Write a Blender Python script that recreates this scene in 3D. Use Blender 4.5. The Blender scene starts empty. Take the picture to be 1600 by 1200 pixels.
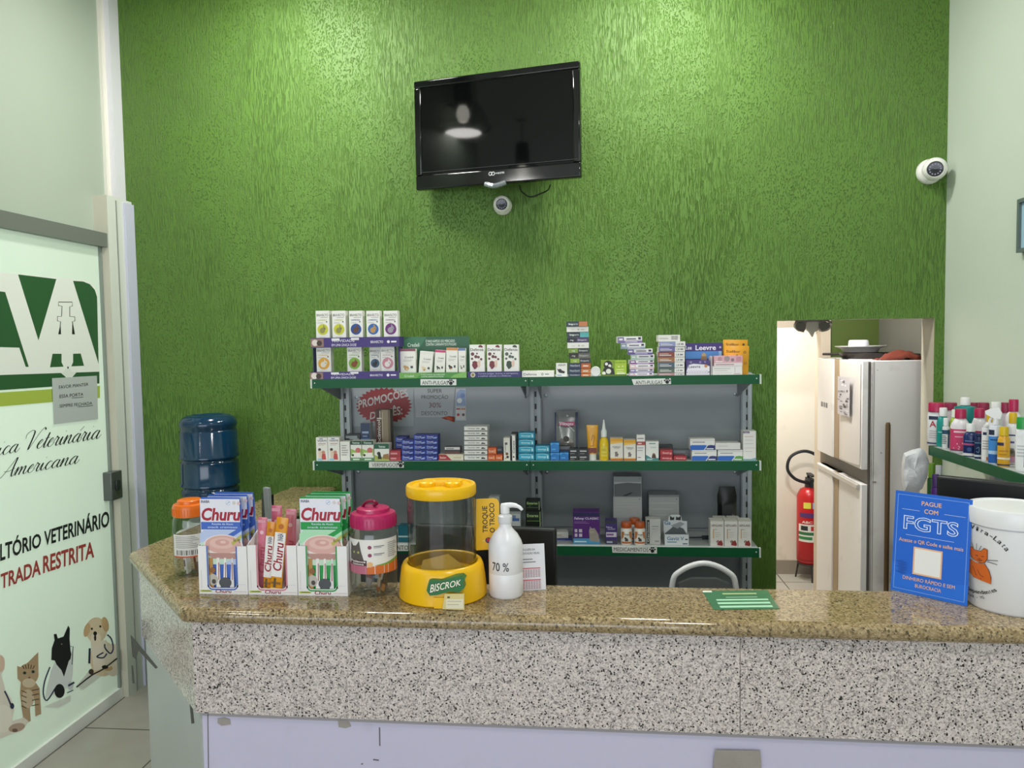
import bpy, math, random
from mathutils import Vector, Matrix
random.seed(7)
S = bpy.context.scene
COL = S.collection
PI = math.pi

# ---------------------------------------------------------------- camera
F = 1200.0
EYE = 1.70
_a = Vector((115, 69, F)).normalized()            # world depth axis seen from the camera (right, up, forward)
_u = Vector((-.0103, 1, 0)); _u = (_u - _u.dot(_a) * _a).normalized()
_x = _a.cross(_u)
if _x.x < 0: _x = -_x
CAMX = (_x, _a, _u)
cam_d = bpy.data.cameras.new('camera'); cam_d.sensor_width = 36; cam_d.sensor_fit = 'HORIZONTAL'; cam_d.lens = 27.0
cam_d.clip_start = .05
cam = bpy.data.objects.new('camera', cam_d); COL.objects.link(cam)
cam.matrix_world = Matrix(((_x.x, _x.y, -_x.z, 0), (_a.x, _a.y, -_a.z, 0), (_u.x, _u.y, -_u.z, EYE), (0, 0, 0, 1)))
S.camera = cam

def ray(px, py):
    c = Vector(((px - 800) / F, (600 - py) / F, 1))
    return Vector((_x.dot(c), _a.dot(c), _u.dot(c)))
def atY(px, py, Y):
    d = ray(px, py); t = Y / d.y; return Vector((d.x * t, Y, EYE + d.z * t))
def atZ(px, py, Z):
    d = ray(px, py); t = (Z - EYE) / d.z; return Vector((d.x * t, d.y * t, Z))
def atX(px, py, X):
    d = ray(px, py); t = X / d.x; return Vector((X, d.y * t, EYE + d.z * t))

# ---------------------------------------------------------------- world, exposure, big lights
S.view_settings.view_transform = 'Standard'; S.view_settings.look = 'None'
S.view_settings.gamma = 1; S.view_settings.use_curve_mapping = False
S.view_settings.exposure = -0.39
W = bpy.data.worlds.new('world'); S.world = W; W.use_nodes = True
W.node_tree.nodes['Background'].inputs[0].default_value = (.75, .85, 1, 1)
W.node_tree.nodes['Background'].inputs[1].default_value = 1.0

def area(name, loc, rot, sx, sy, power, col=(1, 1, 1), shape='RECTANGLE', spread=PI):
    l = bpy.data.lights.new(name, 'AREA'); l.shape = shape; l.size = sx; l.size_y = sy
    l.energy = power; l.color = col; l.spread = spread
    o = bpy.data.objects.new(name, l); o.location = loc; o.rotation_euler = rot; COL.objects.link(o)
    return o
area('storefront_daylight', (-1.6, -5.3, 1.7), (math.radians(90), 0, 0), 6.2, 2.8, 245, (.88, .93, 1.0))
LAMPS = [(-1.27, 3.02, 3.62, 40), (.38, 3.02, 3.62, 40), (-2.17, 1.03, 3.6, 6), (.7, .5, 3.6, 34), (-2.7, -.95, 3.55, 24)]
for lx, ly, lz, lp in LAMPS:
    area('pendant_light', (lx, ly, lz - .16), (0, 0, 0), .30, .30, lp, (1, .985, .95), 'DISK')
area('fridge_fill_light', (.95, 3.83, 2.2), (math.radians(25), 0, 0), .2, .08, 24, (1, .98, .95))  # added fill that brightens the fridge side; the passage has no known lamp
area('consulting_room_light', (-4.3, 2.3, 1.7), (0, math.radians(-82), 0), 1.6, 1.6, 108, (.97, 1, .97))
area('back_room_light', (1.05, 5.05, 2.25), (0, 0, 0), .35, .35, 34, (1, .97, .9), 'DISK')

# ---------------------------------------------------------------- materials
def lin(c):
    return c / 12.92 if c <= .04045 else ((c + .055) / 1.055) ** 2.4
def rgb(h):
    h = h.lstrip('#'); return tuple(lin(int(h[i:i + 2], 16) / 255) for i in (0, 2, 4)) + (1,)
_mats = {}
def mat(h, rough=.5, metal=0.0, spec=.5, bump=0.0, bscale=60, emit=0):
    k = (h, rough, metal, spec, bump, bscale, emit)
    if k in _mats: return _mats[k]
    m = bpy.data.materials.new('paint_' + h.lstrip('#')); m.use_nodes = True
    nt = m.node_tree; b = nt.nodes['Principled BSDF']
    b.inputs['Base Color'].default_value = rgb(h); b.inputs['Roughness'].default_value = rough
    b.inputs['Metallic'].default_value = metal; b.inputs['Specular IOR Level'].default_value = spec
    if emit:
        b.inputs['Emission Color'].default_value = rgb(h); b.inputs['Emission Strength'].default_value = emit
    if bump:
        n = nt.nodes.new('ShaderNodeTexNoise'); n.inputs['Scale'].default_value = bscale; n.inputs['Detail'].default_value = 4
        bp = nt.nodes.new('ShaderNodeBump'); bp.inputs['Strength'].default_value = bump; bp.inputs['Distance'].default_value = .01
        g = nt.nodes.new('ShaderNodeNewGeometry')
        nt.links.new(g.outputs['Position'], n.inputs['Vector'])
        nt.links.new(n.outputs[0], bp.inputs['Height']); nt.links.new(bp.outputs[0], b.inputs['Normal'])
    _mats[k] = m
    return m
def clear_mat(name, tint='#ffffff', rough=.03, edge=.7):
    m = bpy.data.materials.new(name); m.use_nodes = True; nt = m.node_tree
    nt.nodes.clear()
    out = nt.nodes.new('ShaderNodeOutputMaterial'); mx = nt.nodes.new('ShaderNodeMixShader')
    tr = nt.nodes.new('ShaderNodeBsdfTransparent'); gl = nt.nodes.new('ShaderNodeBsdfGlossy'); lw = nt.nodes.new('ShaderNodeLayerWeight')
    tr.inputs[0].default_value = rgb(tint); gl.inputs['Roughness'].default_value = rough; lw.inputs['Blend'].default_value = .5
    pw = nt.nodes.new('ShaderNodeMath'); pw.operation = 'POWER'; pw.inputs[1].default_value = 3.5
    mu = nt.nodes.new('ShaderNodeMath'); mu.operation = 'MULTIPLY_ADD'; mu.inputs[1].default_value = edge; mu.inputs[2].default_value = .06
    nt.links.new(lw.outputs['Facing'], pw.inputs[0]); nt.links.new(pw.outputs[0], mu.inputs[0]); nt.links.new(mu.outputs[0], mx.inputs[0])
    nt.links.new(tr.outputs[0], mx.inputs[1]); nt.links.new(gl.outputs[0], mx.inputs[2]); nt.links.new(mx.outputs[0], out.inputs[0])
    return m
CLEAR = clear_mat('clear_plastic', '#e9eceb', .08)
CLEARB = clear_mat('clear_acrylic', '#dfe2e1', .04)

def nodes(name, rough=.5):
    m = bpy.data.materials.new(name); m.use_nodes = True; nt = m.node_tree; b = nt.nodes['Principled BSDF']
    b.inputs['Roughness'].default_value = rough
    g = nt.nodes.new('ShaderNodeNewGeometry')
    return m, nt, b, g.outputs['Position']
def mapping(nt, vec, scale=(1, 1, 1), rot=(0, 0, 0)):
    mp = nt.nodes.new('ShaderNodeMapping'); mp.inputs['Scale'].default_value = scale; mp.inputs['Rotation'].default_value = rot
    nt.links.new(vec, mp.inputs[0]); return mp.outputs[0]
def noise(nt, vec, scale, detail=3, rough=.5):
    n = nt.nodes.new('ShaderNodeTexNoise'); n.inputs['Scale'].default_value = scale; n.inputs['Detail'].default_value = detail
    n.inputs['Roughness'].default_value = rough
    nt.links.new(vec, n.inputs['Vector']); return n.outputs[0]
def voronoi(nt, vec, scale, out='Color', feature='F1'):
    n = nt.nodes.new('ShaderNodeTexVoronoi'); n.inputs['Scale'].default_value = scale; n.feature = feature
    nt.links.new(vec, n.inputs['Vector']); return n.outputs[out]
def ramp(nt, fac, stops, interp='LINEAR'):
    r = nt.nodes.new('ShaderNodeValToRGB'); r.color_ramp.interpolation = interp
    e = r.color_ramp.elements
    while len(e) < len(stops): e.new(.5)
    for i, (p, c) in enumerate(stops): e[i].position = p; e[i].color = rgb(c)
    nt.links.new(fac, r.inputs[0]); return r.outputs[0]
def mix(nt, fac, a, b, mode='MIX'):
    m = nt.nodes.new('ShaderNodeMix'); m.data_type = 'RGBA'; m.blend_type = mode
    for s, v in ((0, fac), (6, a), (7, b)):
        if isinstance(v, (int, float)): m.inputs[s].default_value = v
        elif isinstance(v, str): m.inputs[s].default_value = rgb(v)
        else: nt.links.new(v, m.inputs[s])
    return m.outputs[2]
def math2(nt, op, a, b=0.0):
    m = nt.nodes.new('ShaderNodeMath'); m.operation = op
    for s, v in ((0, a), (1, b)):
        if isinstance(v, (int, float)): m.inputs[s].default_value = v
        else: nt.links.new(v, m.inputs[s])
    return m.outputs[0]
def bump(nt, b, h, strength, dist):
    n = nt.nodes.new('ShaderNodeBump'); n.inputs['Strength'].default_value = strength; n.inputs['Distance'].default_value = dist
    nt.links.new(h, n.inputs['Height']); nt.links.new(n.outputs[0], b.inputs['Normal'])

def green_plaster():
    m, nt, b, pos = nodes('green_scratched_plaster', .5)
    warp = noise(nt, pos, 6, 2)
    w = nt.nodes.new('ShaderNodeVectorMath'); w.operation = 'SCALE'; w.inputs['Scale'].default_value = .009
    nz = nt.nodes.new('ShaderNodeTexNoise'); nz.inputs['Scale'].default_value = 14; nt.links.new(pos, nz.inputs['Vector'])
    nt.links.new(nz.outputs['Color'], w.inputs[0])
    ad = nt.nodes.new('ShaderNodeVectorMath'); ad.operation = 'ADD'; nt.links.new(pos, ad.inputs[0]); nt.links.new(w.outputs[0], ad.inputs[1])
    n1 = noise(nt, mapping(nt, ad.outputs[0], (250, 250, 20)), 1, 2, .55)
    n2 = noise(nt, mapping(nt, ad.outputs[0], (190, 190, 85)), 1, 2, .5)
    patch = ramp(nt, noise(nt, mapping(nt, pos, (3, 3, 2)), 1, 2), [(.38, '#000000'), (.62, '#ffffff')])
    g1 = ramp(nt, n1, [(.36, '#000000'), (.50, '#ffffff')])
    g2 = ramp(nt, n2, [(.33, '#000000'), (.46, '#ffffff')])
    gr = mix(nt, patch, g1, g2)
    fine = noise(nt, pos, 260, 2)
    h = math2(nt, 'ADD', math2(nt, 'MULTIPLY', gr, 1.0), math2(nt, 'MULTIPLY', fine, .5))
    h = math2(nt, 'ADD', h, math2(nt, 'MULTIPLY', warp, .5))
    c0 = mix(nt, noise(nt, pos, 1.7, 3), '#4f7224', '#5b822c')
    c = mix(nt, math2(nt, 'MULTIPLY', math2(nt, 'SUBTRACT', 1.0, gr), .5), c0, '#3a5b18')
    spk = ramp(nt, noise(nt, mapping(nt, pos, (70, 70, 40)), 1, 2), [(.76, '#000000'), (.80, '#ffffff')])
    c = mix(nt, math2(nt, 'MULTIPLY', spk, .35), c, '#a9c38b')
    nt.links.new(c, b.inputs['Base Color']); bump(nt, b, h, 1.0, .0032)
    return m
def granite(name, cols, scale, tint=None, rough=.1):
    m, nt, b, pos = nodes(name, rough)
    sp = nt.nodes.new('ShaderNodeSeparateColor')
    wv = nt.nodes.new('ShaderNodeTexNoise'); wv.inputs['Scale'].default_value = scale * .9; nt.links.new(pos, wv.inputs['Vector'])
    sc = nt.nodes.new('ShaderNodeVectorMath'); sc.operation = 'SCALE'; sc.inputs['Scale'].default_value = .7 / scale; nt.links.new(wv.outputs['Color'], sc.inputs[0])
    ad = nt.nodes.new('ShaderNodeVectorMath'); ad.operation = 'ADD'; nt.links.new(pos, ad.inputs[0]); nt.links.new(sc.outputs[0], ad.inputs[1])
    nt.links.new(voronoi(nt, ad.outputs[0], scale), sp.inputs[0])
    sp2 = nt.nodes.new('ShaderNodeSeparateColor'); nt.links.new(voronoi(nt, ad.outputs[0], scale * .62), sp2.inputs[0])
    c1 = ramp(nt, sp.outputs[0], cols, 'CONSTANT')
    c2 = ramp(nt, sp2.outputs[1], cols, 'CONSTANT')
    c = mix(nt, .35, c1, c2)
    sp3 = nt.nodes.new('ShaderNodeSeparateColor'); nt.links.new(voronoi(nt, ad.outputs[0], scale * .9), sp3.inputs[0])
    dk = ramp(nt, sp3.outputs[2], [(0, '#ffffff'), (.075, '#000000')], 'CONSTANT')
    c = mix(nt, dk, c, '#1d1a18')
    if tint: c = mix(nt, noise(nt, pos, 7, 3), c, mix(nt, .5, c, tint))
    nt.links.new(c, b.inputs['Base Color'])
    return m
def mottled(name, a, b_, scale=3, rough=.5, bmp=.1, bs=90, dirt=None):
    m, nt, b, pos = nodes(name, rough)
    c = mix(nt, noise(nt, pos, scale, 4), a, b_)
    if dirt:
        d = ramp(nt, noise(nt, pos, scale * 3.1, 6), [(.63, '#000000'), (.78, '#ffffff')])
        c = mix(nt, math2(nt, 'MULTIPLY', d, .4), c, dirt)
    nt.links.new(c, b.inputs['Base Color'])
    if bmp: bump(nt, b, noise(nt, pos, bs, 3), bmp, .004)
    return m
def tiles():
    m, nt, b, pos = nodes('floor_tiles', .22)
    br = nt.nodes.new('ShaderNodeTexBrick'); br.offset = 0; br.inputs['Scale'].default_value = 1
    br.inputs['Brick Width'].default_value = .45; br.inputs['Row Height'].default_value = .45; br.inputs['Mortar Size'].default_value = .004
    br.inputs['Color1'].default_value = rgb('#b6b1a6'); br.inputs['Color2'].default_value = rgb('#aeaaa0'); br.inputs['Mortar'].default_value = rgb('#4b4740')
    nt.links.new(mapping(nt, pos, (1, 1, 1), (0, 0, .0)), br.inputs['Vector'])
    c = mix(nt, math2(nt, 'MULTIPLY', noise(nt, pos, 9, 5), .35), br.outputs[0], '#87837a')
    nt.links.new(c, b.inputs['Base Color'])
    return m
def film():
    m, nt, b, pos = nodes('frosted_green_film', .28)
    c = mix(nt, noise(nt, pos, 1.6, 4), '#d3e2d3', '#dfebdc'); nt.links.new(c, b.inputs['Base Color'])
    t = nt.nodes.new('ShaderNodeBsdfTranslucent'); nt.links.new(c, t.inputs[0]); mx = nt.nodes.new('ShaderNodeMixShader'); mx.inputs[0].default_value = .45
    out = [n for n in nt.nodes if n.type == 'OUTPUT_MATERIAL'][0]
    nt.links.new(b.outputs[0], mx.inputs[1]); nt.links.new(t.outputs[0], mx.inputs[2]); nt.links.new(mx.outputs[0], out.inputs[0])
    return m
M_GREEN = green_plaster()
M_FILM = film()
M_GTOP = granite('brown_granite', [(0, '#544430'), (.14, '#8c7857'), (.34, '#ae9974'), (.55, '#978260'), (.72, '#716045'), (.86, '#c0ae8b')], 235, '#94805c', .08)
M_GFRONT = granite('pale_granite', [(0, '#7c7472'), (.18, '#c9beb9'), (.38, '#d5c9c4'), (.6, '#b6aba7'), (.74, '#dbd0cb'), (.9, '#8f8684')], 300, None, .12)
M_PALEWALL = mottled('pale_sage_wall', '#bcc7b8', '#c5cfc1', 2, .55, .08, 70)
M_LEFTWALL = mottled('left_white_wall', '#a7b2a4', '#b0bbad', 2, .55, .06, 60)
M_CEIL = mat('#e6e6e0', .8)
M_TILE = tiles()
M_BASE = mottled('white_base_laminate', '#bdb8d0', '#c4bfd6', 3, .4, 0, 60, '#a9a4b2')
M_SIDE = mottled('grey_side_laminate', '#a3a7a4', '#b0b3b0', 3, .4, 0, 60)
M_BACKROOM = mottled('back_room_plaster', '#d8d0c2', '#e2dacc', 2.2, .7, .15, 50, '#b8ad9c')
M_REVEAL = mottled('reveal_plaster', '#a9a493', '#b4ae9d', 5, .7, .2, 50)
M_GREYROOM = mottled('grey_room_plaster', '#64645b', '#6c6c63', 3, .7, .1, 50)
M_SHELFG = mat('#07522f', .45, 0, .3)
M_STEELG = mottled('grey_painted_steel', '#878d91', '#90969a', 4, .4, 0)

# ---------------------------------------------------------------- text outlines
_txt = {}; _ext = {}; CAPR = .7
def glyphs(s, bold=0, shear=0):
    k = (s, bold, shear)
    if k in _txt: return _txt[k]
    cu = bpy.data.curves.new('lettering_outline', 'FONT'); cu.body = s; cu.size = 1; cu.resolution_u = 3
    cu.offset = 0 if 'M' in s else min(bold, 3.6) * .011; cu.shear = shear; cu.fill_mode = 'FRONT'
    o = bpy.data.objects.new('lettering_outline', cu)
    me = bpy.data.meshes.new_from_object(o)
    v = [(p.co.x, p.co.y) for p in me.vertices]; f = [tuple(p.vertices) for p in me.polygons]
    bpy.data.objects.remove(o); bpy.data.curves.remove(cu); bpy.data.meshes.remove(me)
    if bold or shear:
        if (s, 0, 0) not in _ext: glyphs(s)
        x0, x1 = _ext[(s, 0, 0)]; x1 += shear * CAPR * .6
    else:
        x0 = min(p[0] for p in v); x1 = max(p[0] for p in v); _ext[k] = (x0, x1)
    _txt[k] = ([((p[0] - x0) / max(1e-6, x1 - x0), p[1] / CAP) for p in v], f)
    return _txt[k]
CAP = 1.0
_h = glyphs('H'); CAP = CAPR = max(p[1] for p in _h[0]); _txt.clear(); _ext.clear()

# ---------------------------------------------------------------- mesh builder
def smooth_path(pts, n=6, closed=False):
    P = [Vector(p) for p in pts]; out = []
    N = len(P); rng = range(N if closed else N - 1)
    for i in rng:
        p0 = P[i - 1] if (i > 0 or closed) else P[0]; p1 = P[i]; p2 = P[(i + 1) % N]
        p3 = P[(i + 2) % N] if (closed or i + 2 < N) else P[-1]
        for k in range(n):
            t = k / n; t2 = t * t; t3 = t2 * t
            out.append(.5 * ((2 * p1) + (p2 - p0) * t + (2 * p0 - 5 * p1 + 4 * p2 - p3) * t2 + (3 * p1 - p0 - 3 * p2 + p3) * t3))
    if not closed: out.append(P[-1])
    return out

class Flat:                                   # a flat picture plane: origin, u axis, v axis
    curved = False
    def __init__(s, o, u, v):
        s.o, s.u, s.v = Vector(o), Vector(u), Vector(v); s.n = s.u.cross(s.v).normalized(); s.asp = s.u.length / s.v.length
    def p(s, a, b, n=0): return s.o + s.u * a + s.v * b + s.n * n
class Wrap:                                   # a picture wrapped on an upright cylinder, facing -Y at u = .5
    curved = True
    def __init__(s, r, z0, z1, half, cx=0, cy=0, turn=0):
        s.r, s.z0, s.z1, s.h, s.cx, s.cy, s.t = r, z0, z1, half, cx, cy, turn; s.asp = 2 * half * r / (z1 - z0)
    def p(s, a, b, n=0):
        th = -PI / 2 + s.t + (a - .5) * 2 * s.h; r = s.r + n
        return Vector((s.cx + r * math.cos(th), s.cy + r * math.sin(th), s.z0 + (s.z1 - s.z0) * b))
class PixX:                                   # picture points measured on the photo, laid on the wall plane X = c
    curved = False; asp = 1
    def __init__(s, X, f=lambda x, y: (x, y)): s.X, s.f = X, f
    def p(s, a, b, n=0):
        x, y = s.f(a, b); return atX(x, y, s.X) + Vector((n, 0, 0))
class PixY:
    curved = False; asp = 1
    def __init__(s, Y, f=lambda x, y: (x, y)): s.Y, s.f = Y, f
    def p(s, a, b, n=0):
        x, y = s.f(a, b); return atY(x, y, s.Y) + Vector((0, -n, 0))

def R(x0, y0, x1, y1, c): return ('r', x0, y0, x1, y1, c)
def C(x, y, r, c, ry=None): return ('c', x, y, r, c, ry)
def T(s, x0, y0, x1, y1, c, b=0, sh=0): return ('t', s, x0, y0, x1, y1, c, b, sh)
def TQ(s, q, c, b=0, sh=0): return ('q', s, q, c, b, sh)      # baseline-left, baseline-right, top-right, top-left
def P(pts, c): return ('p', pts, c)
def L(pts, w, c, sm=0): return ('l', pts, w, c, sm)
def paw(x, y, r, c='#15130f', k=1.0):
    o = [C(x, y - .25 * r / k, .55 * r, c)]
    for dx, dy in ((-.75, .2), (-.28, .65), (.28, .65), (.75, .2)): o.append(C(x + dx * r, y + dy * r / k, .26 * r, c))
    return o

def strips(pts, step=.05):                    # cut an outline into narrow upright strips so that it can bend round a cylinder
    def half(q, x, keep):
        out = []
        for i in range(len(q)):
            a, b = q[i - 1], q[i]; ia, ib = (a[0] - x) * keep >= 0, (b[0] - x) * keep >= 0
            if ia != ib:
                t = (x - a[0]) / (b[0] - a[0]); out.append((x, a[1] + (b[1] - a[1]) * t))
            if ib: out.append(b)
        return out
    lo, hi = min(p[0] for p in pts), max(p[0] for p in pts); n = max(1, math.ceil((hi - lo) / step)); res = []
    for i in range(n):
        q = half(half(pts, lo + (hi - lo) * i / n, 1), lo + (hi - lo) * (i + 1) / n, -1)
        if len(q) > 2: res.append(q)
    return res
class MB:
    def __init__(s): s.v, s.f, s.m, s.sm, s.mats = [], [], [], [], []
    def mi(s, m):
        if isinstance(m, str): m = mat(m)
        if m not in s.mats: s.mats.append(m)
        return s.mats.index(m)
    def face(s, pts, m, smooth=False):
        i = len(s.v); s.v += [tuple(p) for p in pts]; s.f.append(tuple(range(i, i + len(pts)))); s.m.append(s.mi(m)); s.sm.append(smooth)
    def grid(s, rows, m, smooth=True, closed=False):
        b = len(s.v); n = len(rows[0]); k = s.mi(m)
        for r in rows: s.v += [tuple(p) for p in r]
        for i in range(len(rows) - 1):
            for j in range(n if closed else n - 1):
                j2 = (j + 1) % n
                s.f.append((b + i * n + j, b + i * n + j2, b + (i + 1) * n + j2, b + (i + 1) * n + j)); s.m.append(k); s.sm.append(smooth)
        return s
    def box(s, x0, y0, z0, x1, y1, z1, m, faces=None, M=None):
        c = [(x0, y0, z0), (x1, y0, z0), (x1, y1, z0), (x0, y1, z0), (x0, y0, z1), (x1, y0, z1), (x1, y1, z1), (x0, y1, z1)]
        if M: c = [tuple(M @ Vector(p)) for p in c]
        b = len(s.v); s.v += c
        for nm, q in (('-z', (3, 2, 1, 0)), ('+z', (4, 5, 6, 7)), ('-y', (0, 1, 5, 4)), ('+x', (1, 2, 6, 5)), ('+y', (2, 3, 7, 6)), ('-x', (3, 0, 4, 7))):
            s.f.append(tuple(b + i for i in q)); s.m.append(s.mi((faces or {}).get(nm, m))); s.sm.append(False)
        return s
    def prism(s, pts, d, m, mside=None):                # pts: 3D outline, d: extrusion vector
        d = Vector(d); a = [Vector(p) for p in pts]; n = len(a); b = len(s.v)
        s.v += [tuple(p) for p in a] + [tuple(p + d) for p in a]
        k = s.mi(m); ks = s.mi(mside or m)
        s.f.append(tuple(b + i for i in reversed(range(n)))); s.m.append(k); s.sm.append(False)
        s.f.append(tuple(b + n + i for i in range(n))); s.m.append(k); s.sm.append(False)
        for i in range(n):
            j = (i + 1) % n; s.f.append((b + i, b + j, b + n + j, b + n + i)); s.m.append(ks); s.sm.append(False)
        return s
    def lathe(s, prof, m, seg=32, cx=0, cy=0, M=None, sq=None):
        rows = []
        for r, z in prof:
            r = max(r, 1e-5); row = []
            for i in range(seg):
                t = 2 * PI * i / seg; p = Vector((cx + r * math.cos(t), cy + r * math.sin(t) * (sq or 1), z))
                row.append(M @ p if M else p)
            rows.append(row)
        return s.grid(rows, m, True, True)
    def tube(s, pts, r, m, seg=8, sm=0, closed=False, caps=True):
        P_ = smooth_path(pts, sm, closed) if sm else [Vector(p) for p in pts]
        n = len(P_); rows = []; prev = None
        for i, p in enumerate(P_):
            t = (P_[(i + 1) % n] - P_[i - 1]) if closed else (P_[min(i + 1, n - 1)] - P_[max(i - 1, 0)])
            t.normalize()
            if prev is None:
                a = Vector((0, 0, 1)) if abs(t.z) < .9 else Vector((1, 0, 0)); u = t.cross(a).normalized()
            else: u = (prev - t * prev.dot(t)).normalized()
            w = t.cross(u); prev = u
            rr = r[min(i * len(r) // n, len(r) - 1)] if isinstance(r, (list, tuple)) else r
            rows.append([p + (u * math.cos(2 * PI * k / seg) + w * math.sin(2 * PI * k / seg)) * rr for k in range(seg)])
        if closed: rows.append(rows[0])
        s.grid(rows, m, True, True)
        if caps and not closed:
            s.face(list(reversed(rows[0])), m); s.face(rows[-1], m)
        return s
    def art(s, fr, ops, e=.00004, n0=.0003):
        for i, o in enumerate(ops):
            n = n0 + e * i; k = o[0]
            if k == 'r':
                _, x0, y0, x1, y1, c = o
                if fr.curved:
                    N = 14; xs = [x0 + (x1 - x0) * j / N for j in range(N + 1)]
                    s.grid([[fr.p(x, y0, n) for x in xs], [fr.p(x, y1, n) for x in xs]], c, True)
                else: s.face([fr.p(x0, y0, n), fr.p(x1, y0, n), fr.p(x1, y1, n), fr.p(x0, y1, n)], c)
            elif k == 'c':
                _, x, y, r, c, ry = o; ry = ry if ry else r * fr.asp
                q = [(x + r * math.cos(t * PI / 10), y + ry * math.sin(t * PI / 10)) for t in range(20)]
                for z in (strips(q) if fr.curved else (q,)): s.face([fr.p(a, b, n) for a, b in z], c)
            elif k == 'p':
                _, pts, c = o
                for z in (strips(pts) if fr.curved else (pts,)): s.face([fr.p(a, b, n) for a, b in z], c)
            elif k == 'l':
                _, pts, w, c, sm = o[:5]; pen = len(o) > 5
                q = [Vector((x, y, 0)) for x, y in pts]
                if sm: q = smooth_path(q, sm)
                wx, wy = (w, w * fr.asp)
                lft, rgt = [], []
                for j, p in enumerate(q):
                    t = q[min(j + 1, len(q) - 1)] - q[max(j - 1, 0)]
                    t = Vector((t.x, t.y / fr.asp, 0)); t.normalize()
                    if pen: wx = wy = w * (.55 + 1.25 * max(0.0, t.y) ** 1.5)
                    lft.append(fr.p(p.x - t.y * wx / 2, p.y + t.x * wy / 2, n)); rgt.append(fr.p(p.x + t.y * wx / 2, p.y - t.x * wy / 2, n))
                s.grid([rgt, lft], c, False)
            else:
                if k == 't':
                    _, st, x0, y0, x1, y1, c, bo, sh = o; q = ((x0, y0), (x1, y0), (x1, y1), (x0, y1))
                else: _, st, q, c, bo, sh = o
                v, f = glyphs(st, bo, sh); kk = s.mi(c)
                sh_ = [(0, 0)]
                if 'M' in st and bo >= 1: sh_ = [(x * bo * .014 / len(st), y * bo * .016) for x, y in ((-1, -1), (1, -1), (1, 1), (-1, 1))]
                for k4, (da, dt_) in enumerate(sh_):
                  b = len(s.v)
                  for a, t in v:
                    a += da; t += dt_
                    x = (q[0][0] * (1 - a) + q[1][0] * a) * (1 - t) + (q[3][0] * (1 - a) + q[2][0] * a) * t
                    y = (q[0][1] * (1 - a) + q[1][1] * a) * (1 - t) + (q[3][1] * (1 - a) + q[2][1] * a) * t
                    s.v.append(tuple(fr.p(x, y, n + k4 * 5e-6)))
                  for fc in f: s.f.append(tuple(b + i_ for i_ in fc)); s.m.append(kk); s.sm.append(False)
        return s
    def mesh(s, name):
        me = bpy.data.meshes.new(name); me.from_pydata(s.v, [], s.f)
        for m in s.mats: me.materials.append(m)
        me.polygons.foreach_set('material_index', s.m); me.polygons.foreach_set('use_smooth', s.sm); me.update(); me.set_sharp_from_angle(angle=.75)
        return me
    def build(s, name, parent=None, loc=(0, 0, 0), rz=0, bevel=0, seg=2, label=None, cat=None, group=None, kind=None, rot=None):
        o = bpy.data.objects.new(name, s.mesh(name)); COL.objects.link(o)
        o.location = loc; o.rotation_euler = rot or (0, 0, rz)
        if parent: o.parent = parent
        if bevel:
            md = o.modifiers.new('bevel', 'BEVEL'); md.width = bevel; md.segments = seg; md.limit_method = 'ANGLE'; md.angle_limit = .6
            md.harden_normals = False
        tag(o, label, cat, group, kind); return o
def tag(o, label=None, cat=None, group=None, kind=None):
    for k, v in (('label', label), ('category', cat), ('group', group), ('kind', kind)):
        if v: o[k] = v
    return o
def thing(name, label, cat, loc=(0, 0, 0), rz=0, group=None):
    o = bpy.data.objects.new(name, None); COL.objects.link(o); o.location = loc; o.rotation_euler = (0, 0, rz); o.empty_display_size = .05
    return tag(o, label, cat, group)
def dup(o, loc, label=None, rz=None, group=None):
    c = o.copy(); COL.objects.link(c); c.location = loc
    if rz is not None: c.rotation_euler = (0, 0, rz)
    if label: c['label'] = label
    if group: c['group'] = group
    for ch in o.children:
        d = ch.copy(); COL.objects.link(d); d.parent = c
        for g in ch.children:
            e = g.copy(); COL.objects.link(e); e.parent = d
    return c
def struct(mb, name, parent=None, **k):
    return mb.build(name, parent, kind=None if parent else 'structure', **k)
ORD = 'first second third fourth fifth sixth seventh eighth ninth tenth eleventh twelfth'.split()
# ================================================================ the room
YW = 3.65; XL = -2.27; XR = 1.615; CEILZ = 4.1
ox0, ox1, oz = .879, 1.571, 1.775
m = MB()
rv = {'+x': M_REVEAL, '-x': M_REVEAL, '-z': M_REVEAL}
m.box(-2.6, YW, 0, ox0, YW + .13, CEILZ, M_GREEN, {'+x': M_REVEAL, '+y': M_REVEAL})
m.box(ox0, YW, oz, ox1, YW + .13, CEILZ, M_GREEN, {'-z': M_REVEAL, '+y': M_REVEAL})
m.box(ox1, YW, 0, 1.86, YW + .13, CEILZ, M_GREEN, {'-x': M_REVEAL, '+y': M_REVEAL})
struct(m, 'wall_back')
struct(MB().box(XR, -5.6, 0, XR + .12, YW, CEILZ, M_PALEWALL), 'wall_right')
m = MB(); m.box(XL - .15, .6, 2.235, XL - .03, YW, CEILZ, M_LEFTWALL); m.box(XL - .15, .6, 0, XL - .03, 1.9, 2.235, M_LEFTWALL)
struct(m, 'wall_left')
struct(MB().box(-6, .48, 0, XL - .15, .6, CEILZ, M_LEFTWALL), 'wall_waiting_area')
struct(MB().box(-6, YW, 0, -2.601, YW + .13, CEILZ, M_LEFTWALL), 'wall_consulting_room')
struct(MB().box(-6.12, -5.6, 0, -6, YW + .13, CEILZ, M_LEFTWALL), 'wall_far_left')
m = MB(); m.box(-6, -5.72, 3.0, XR, -5.6, CEILZ, M_LEFTWALL); m.box(-6, -5.72, 0, -4.9, -5.6, 3.0, M_LEFTWALL); m.box(1.4, -5.72, 0, XR, -5.6, 3.0, M_LEFTWALL)
struct(m, 'wall_front')
struct(MB().box(-6.2, -5.8, CEILZ, 2.2, 6.2, CEILZ + .1, M_CEIL), 'ceiling')
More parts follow.
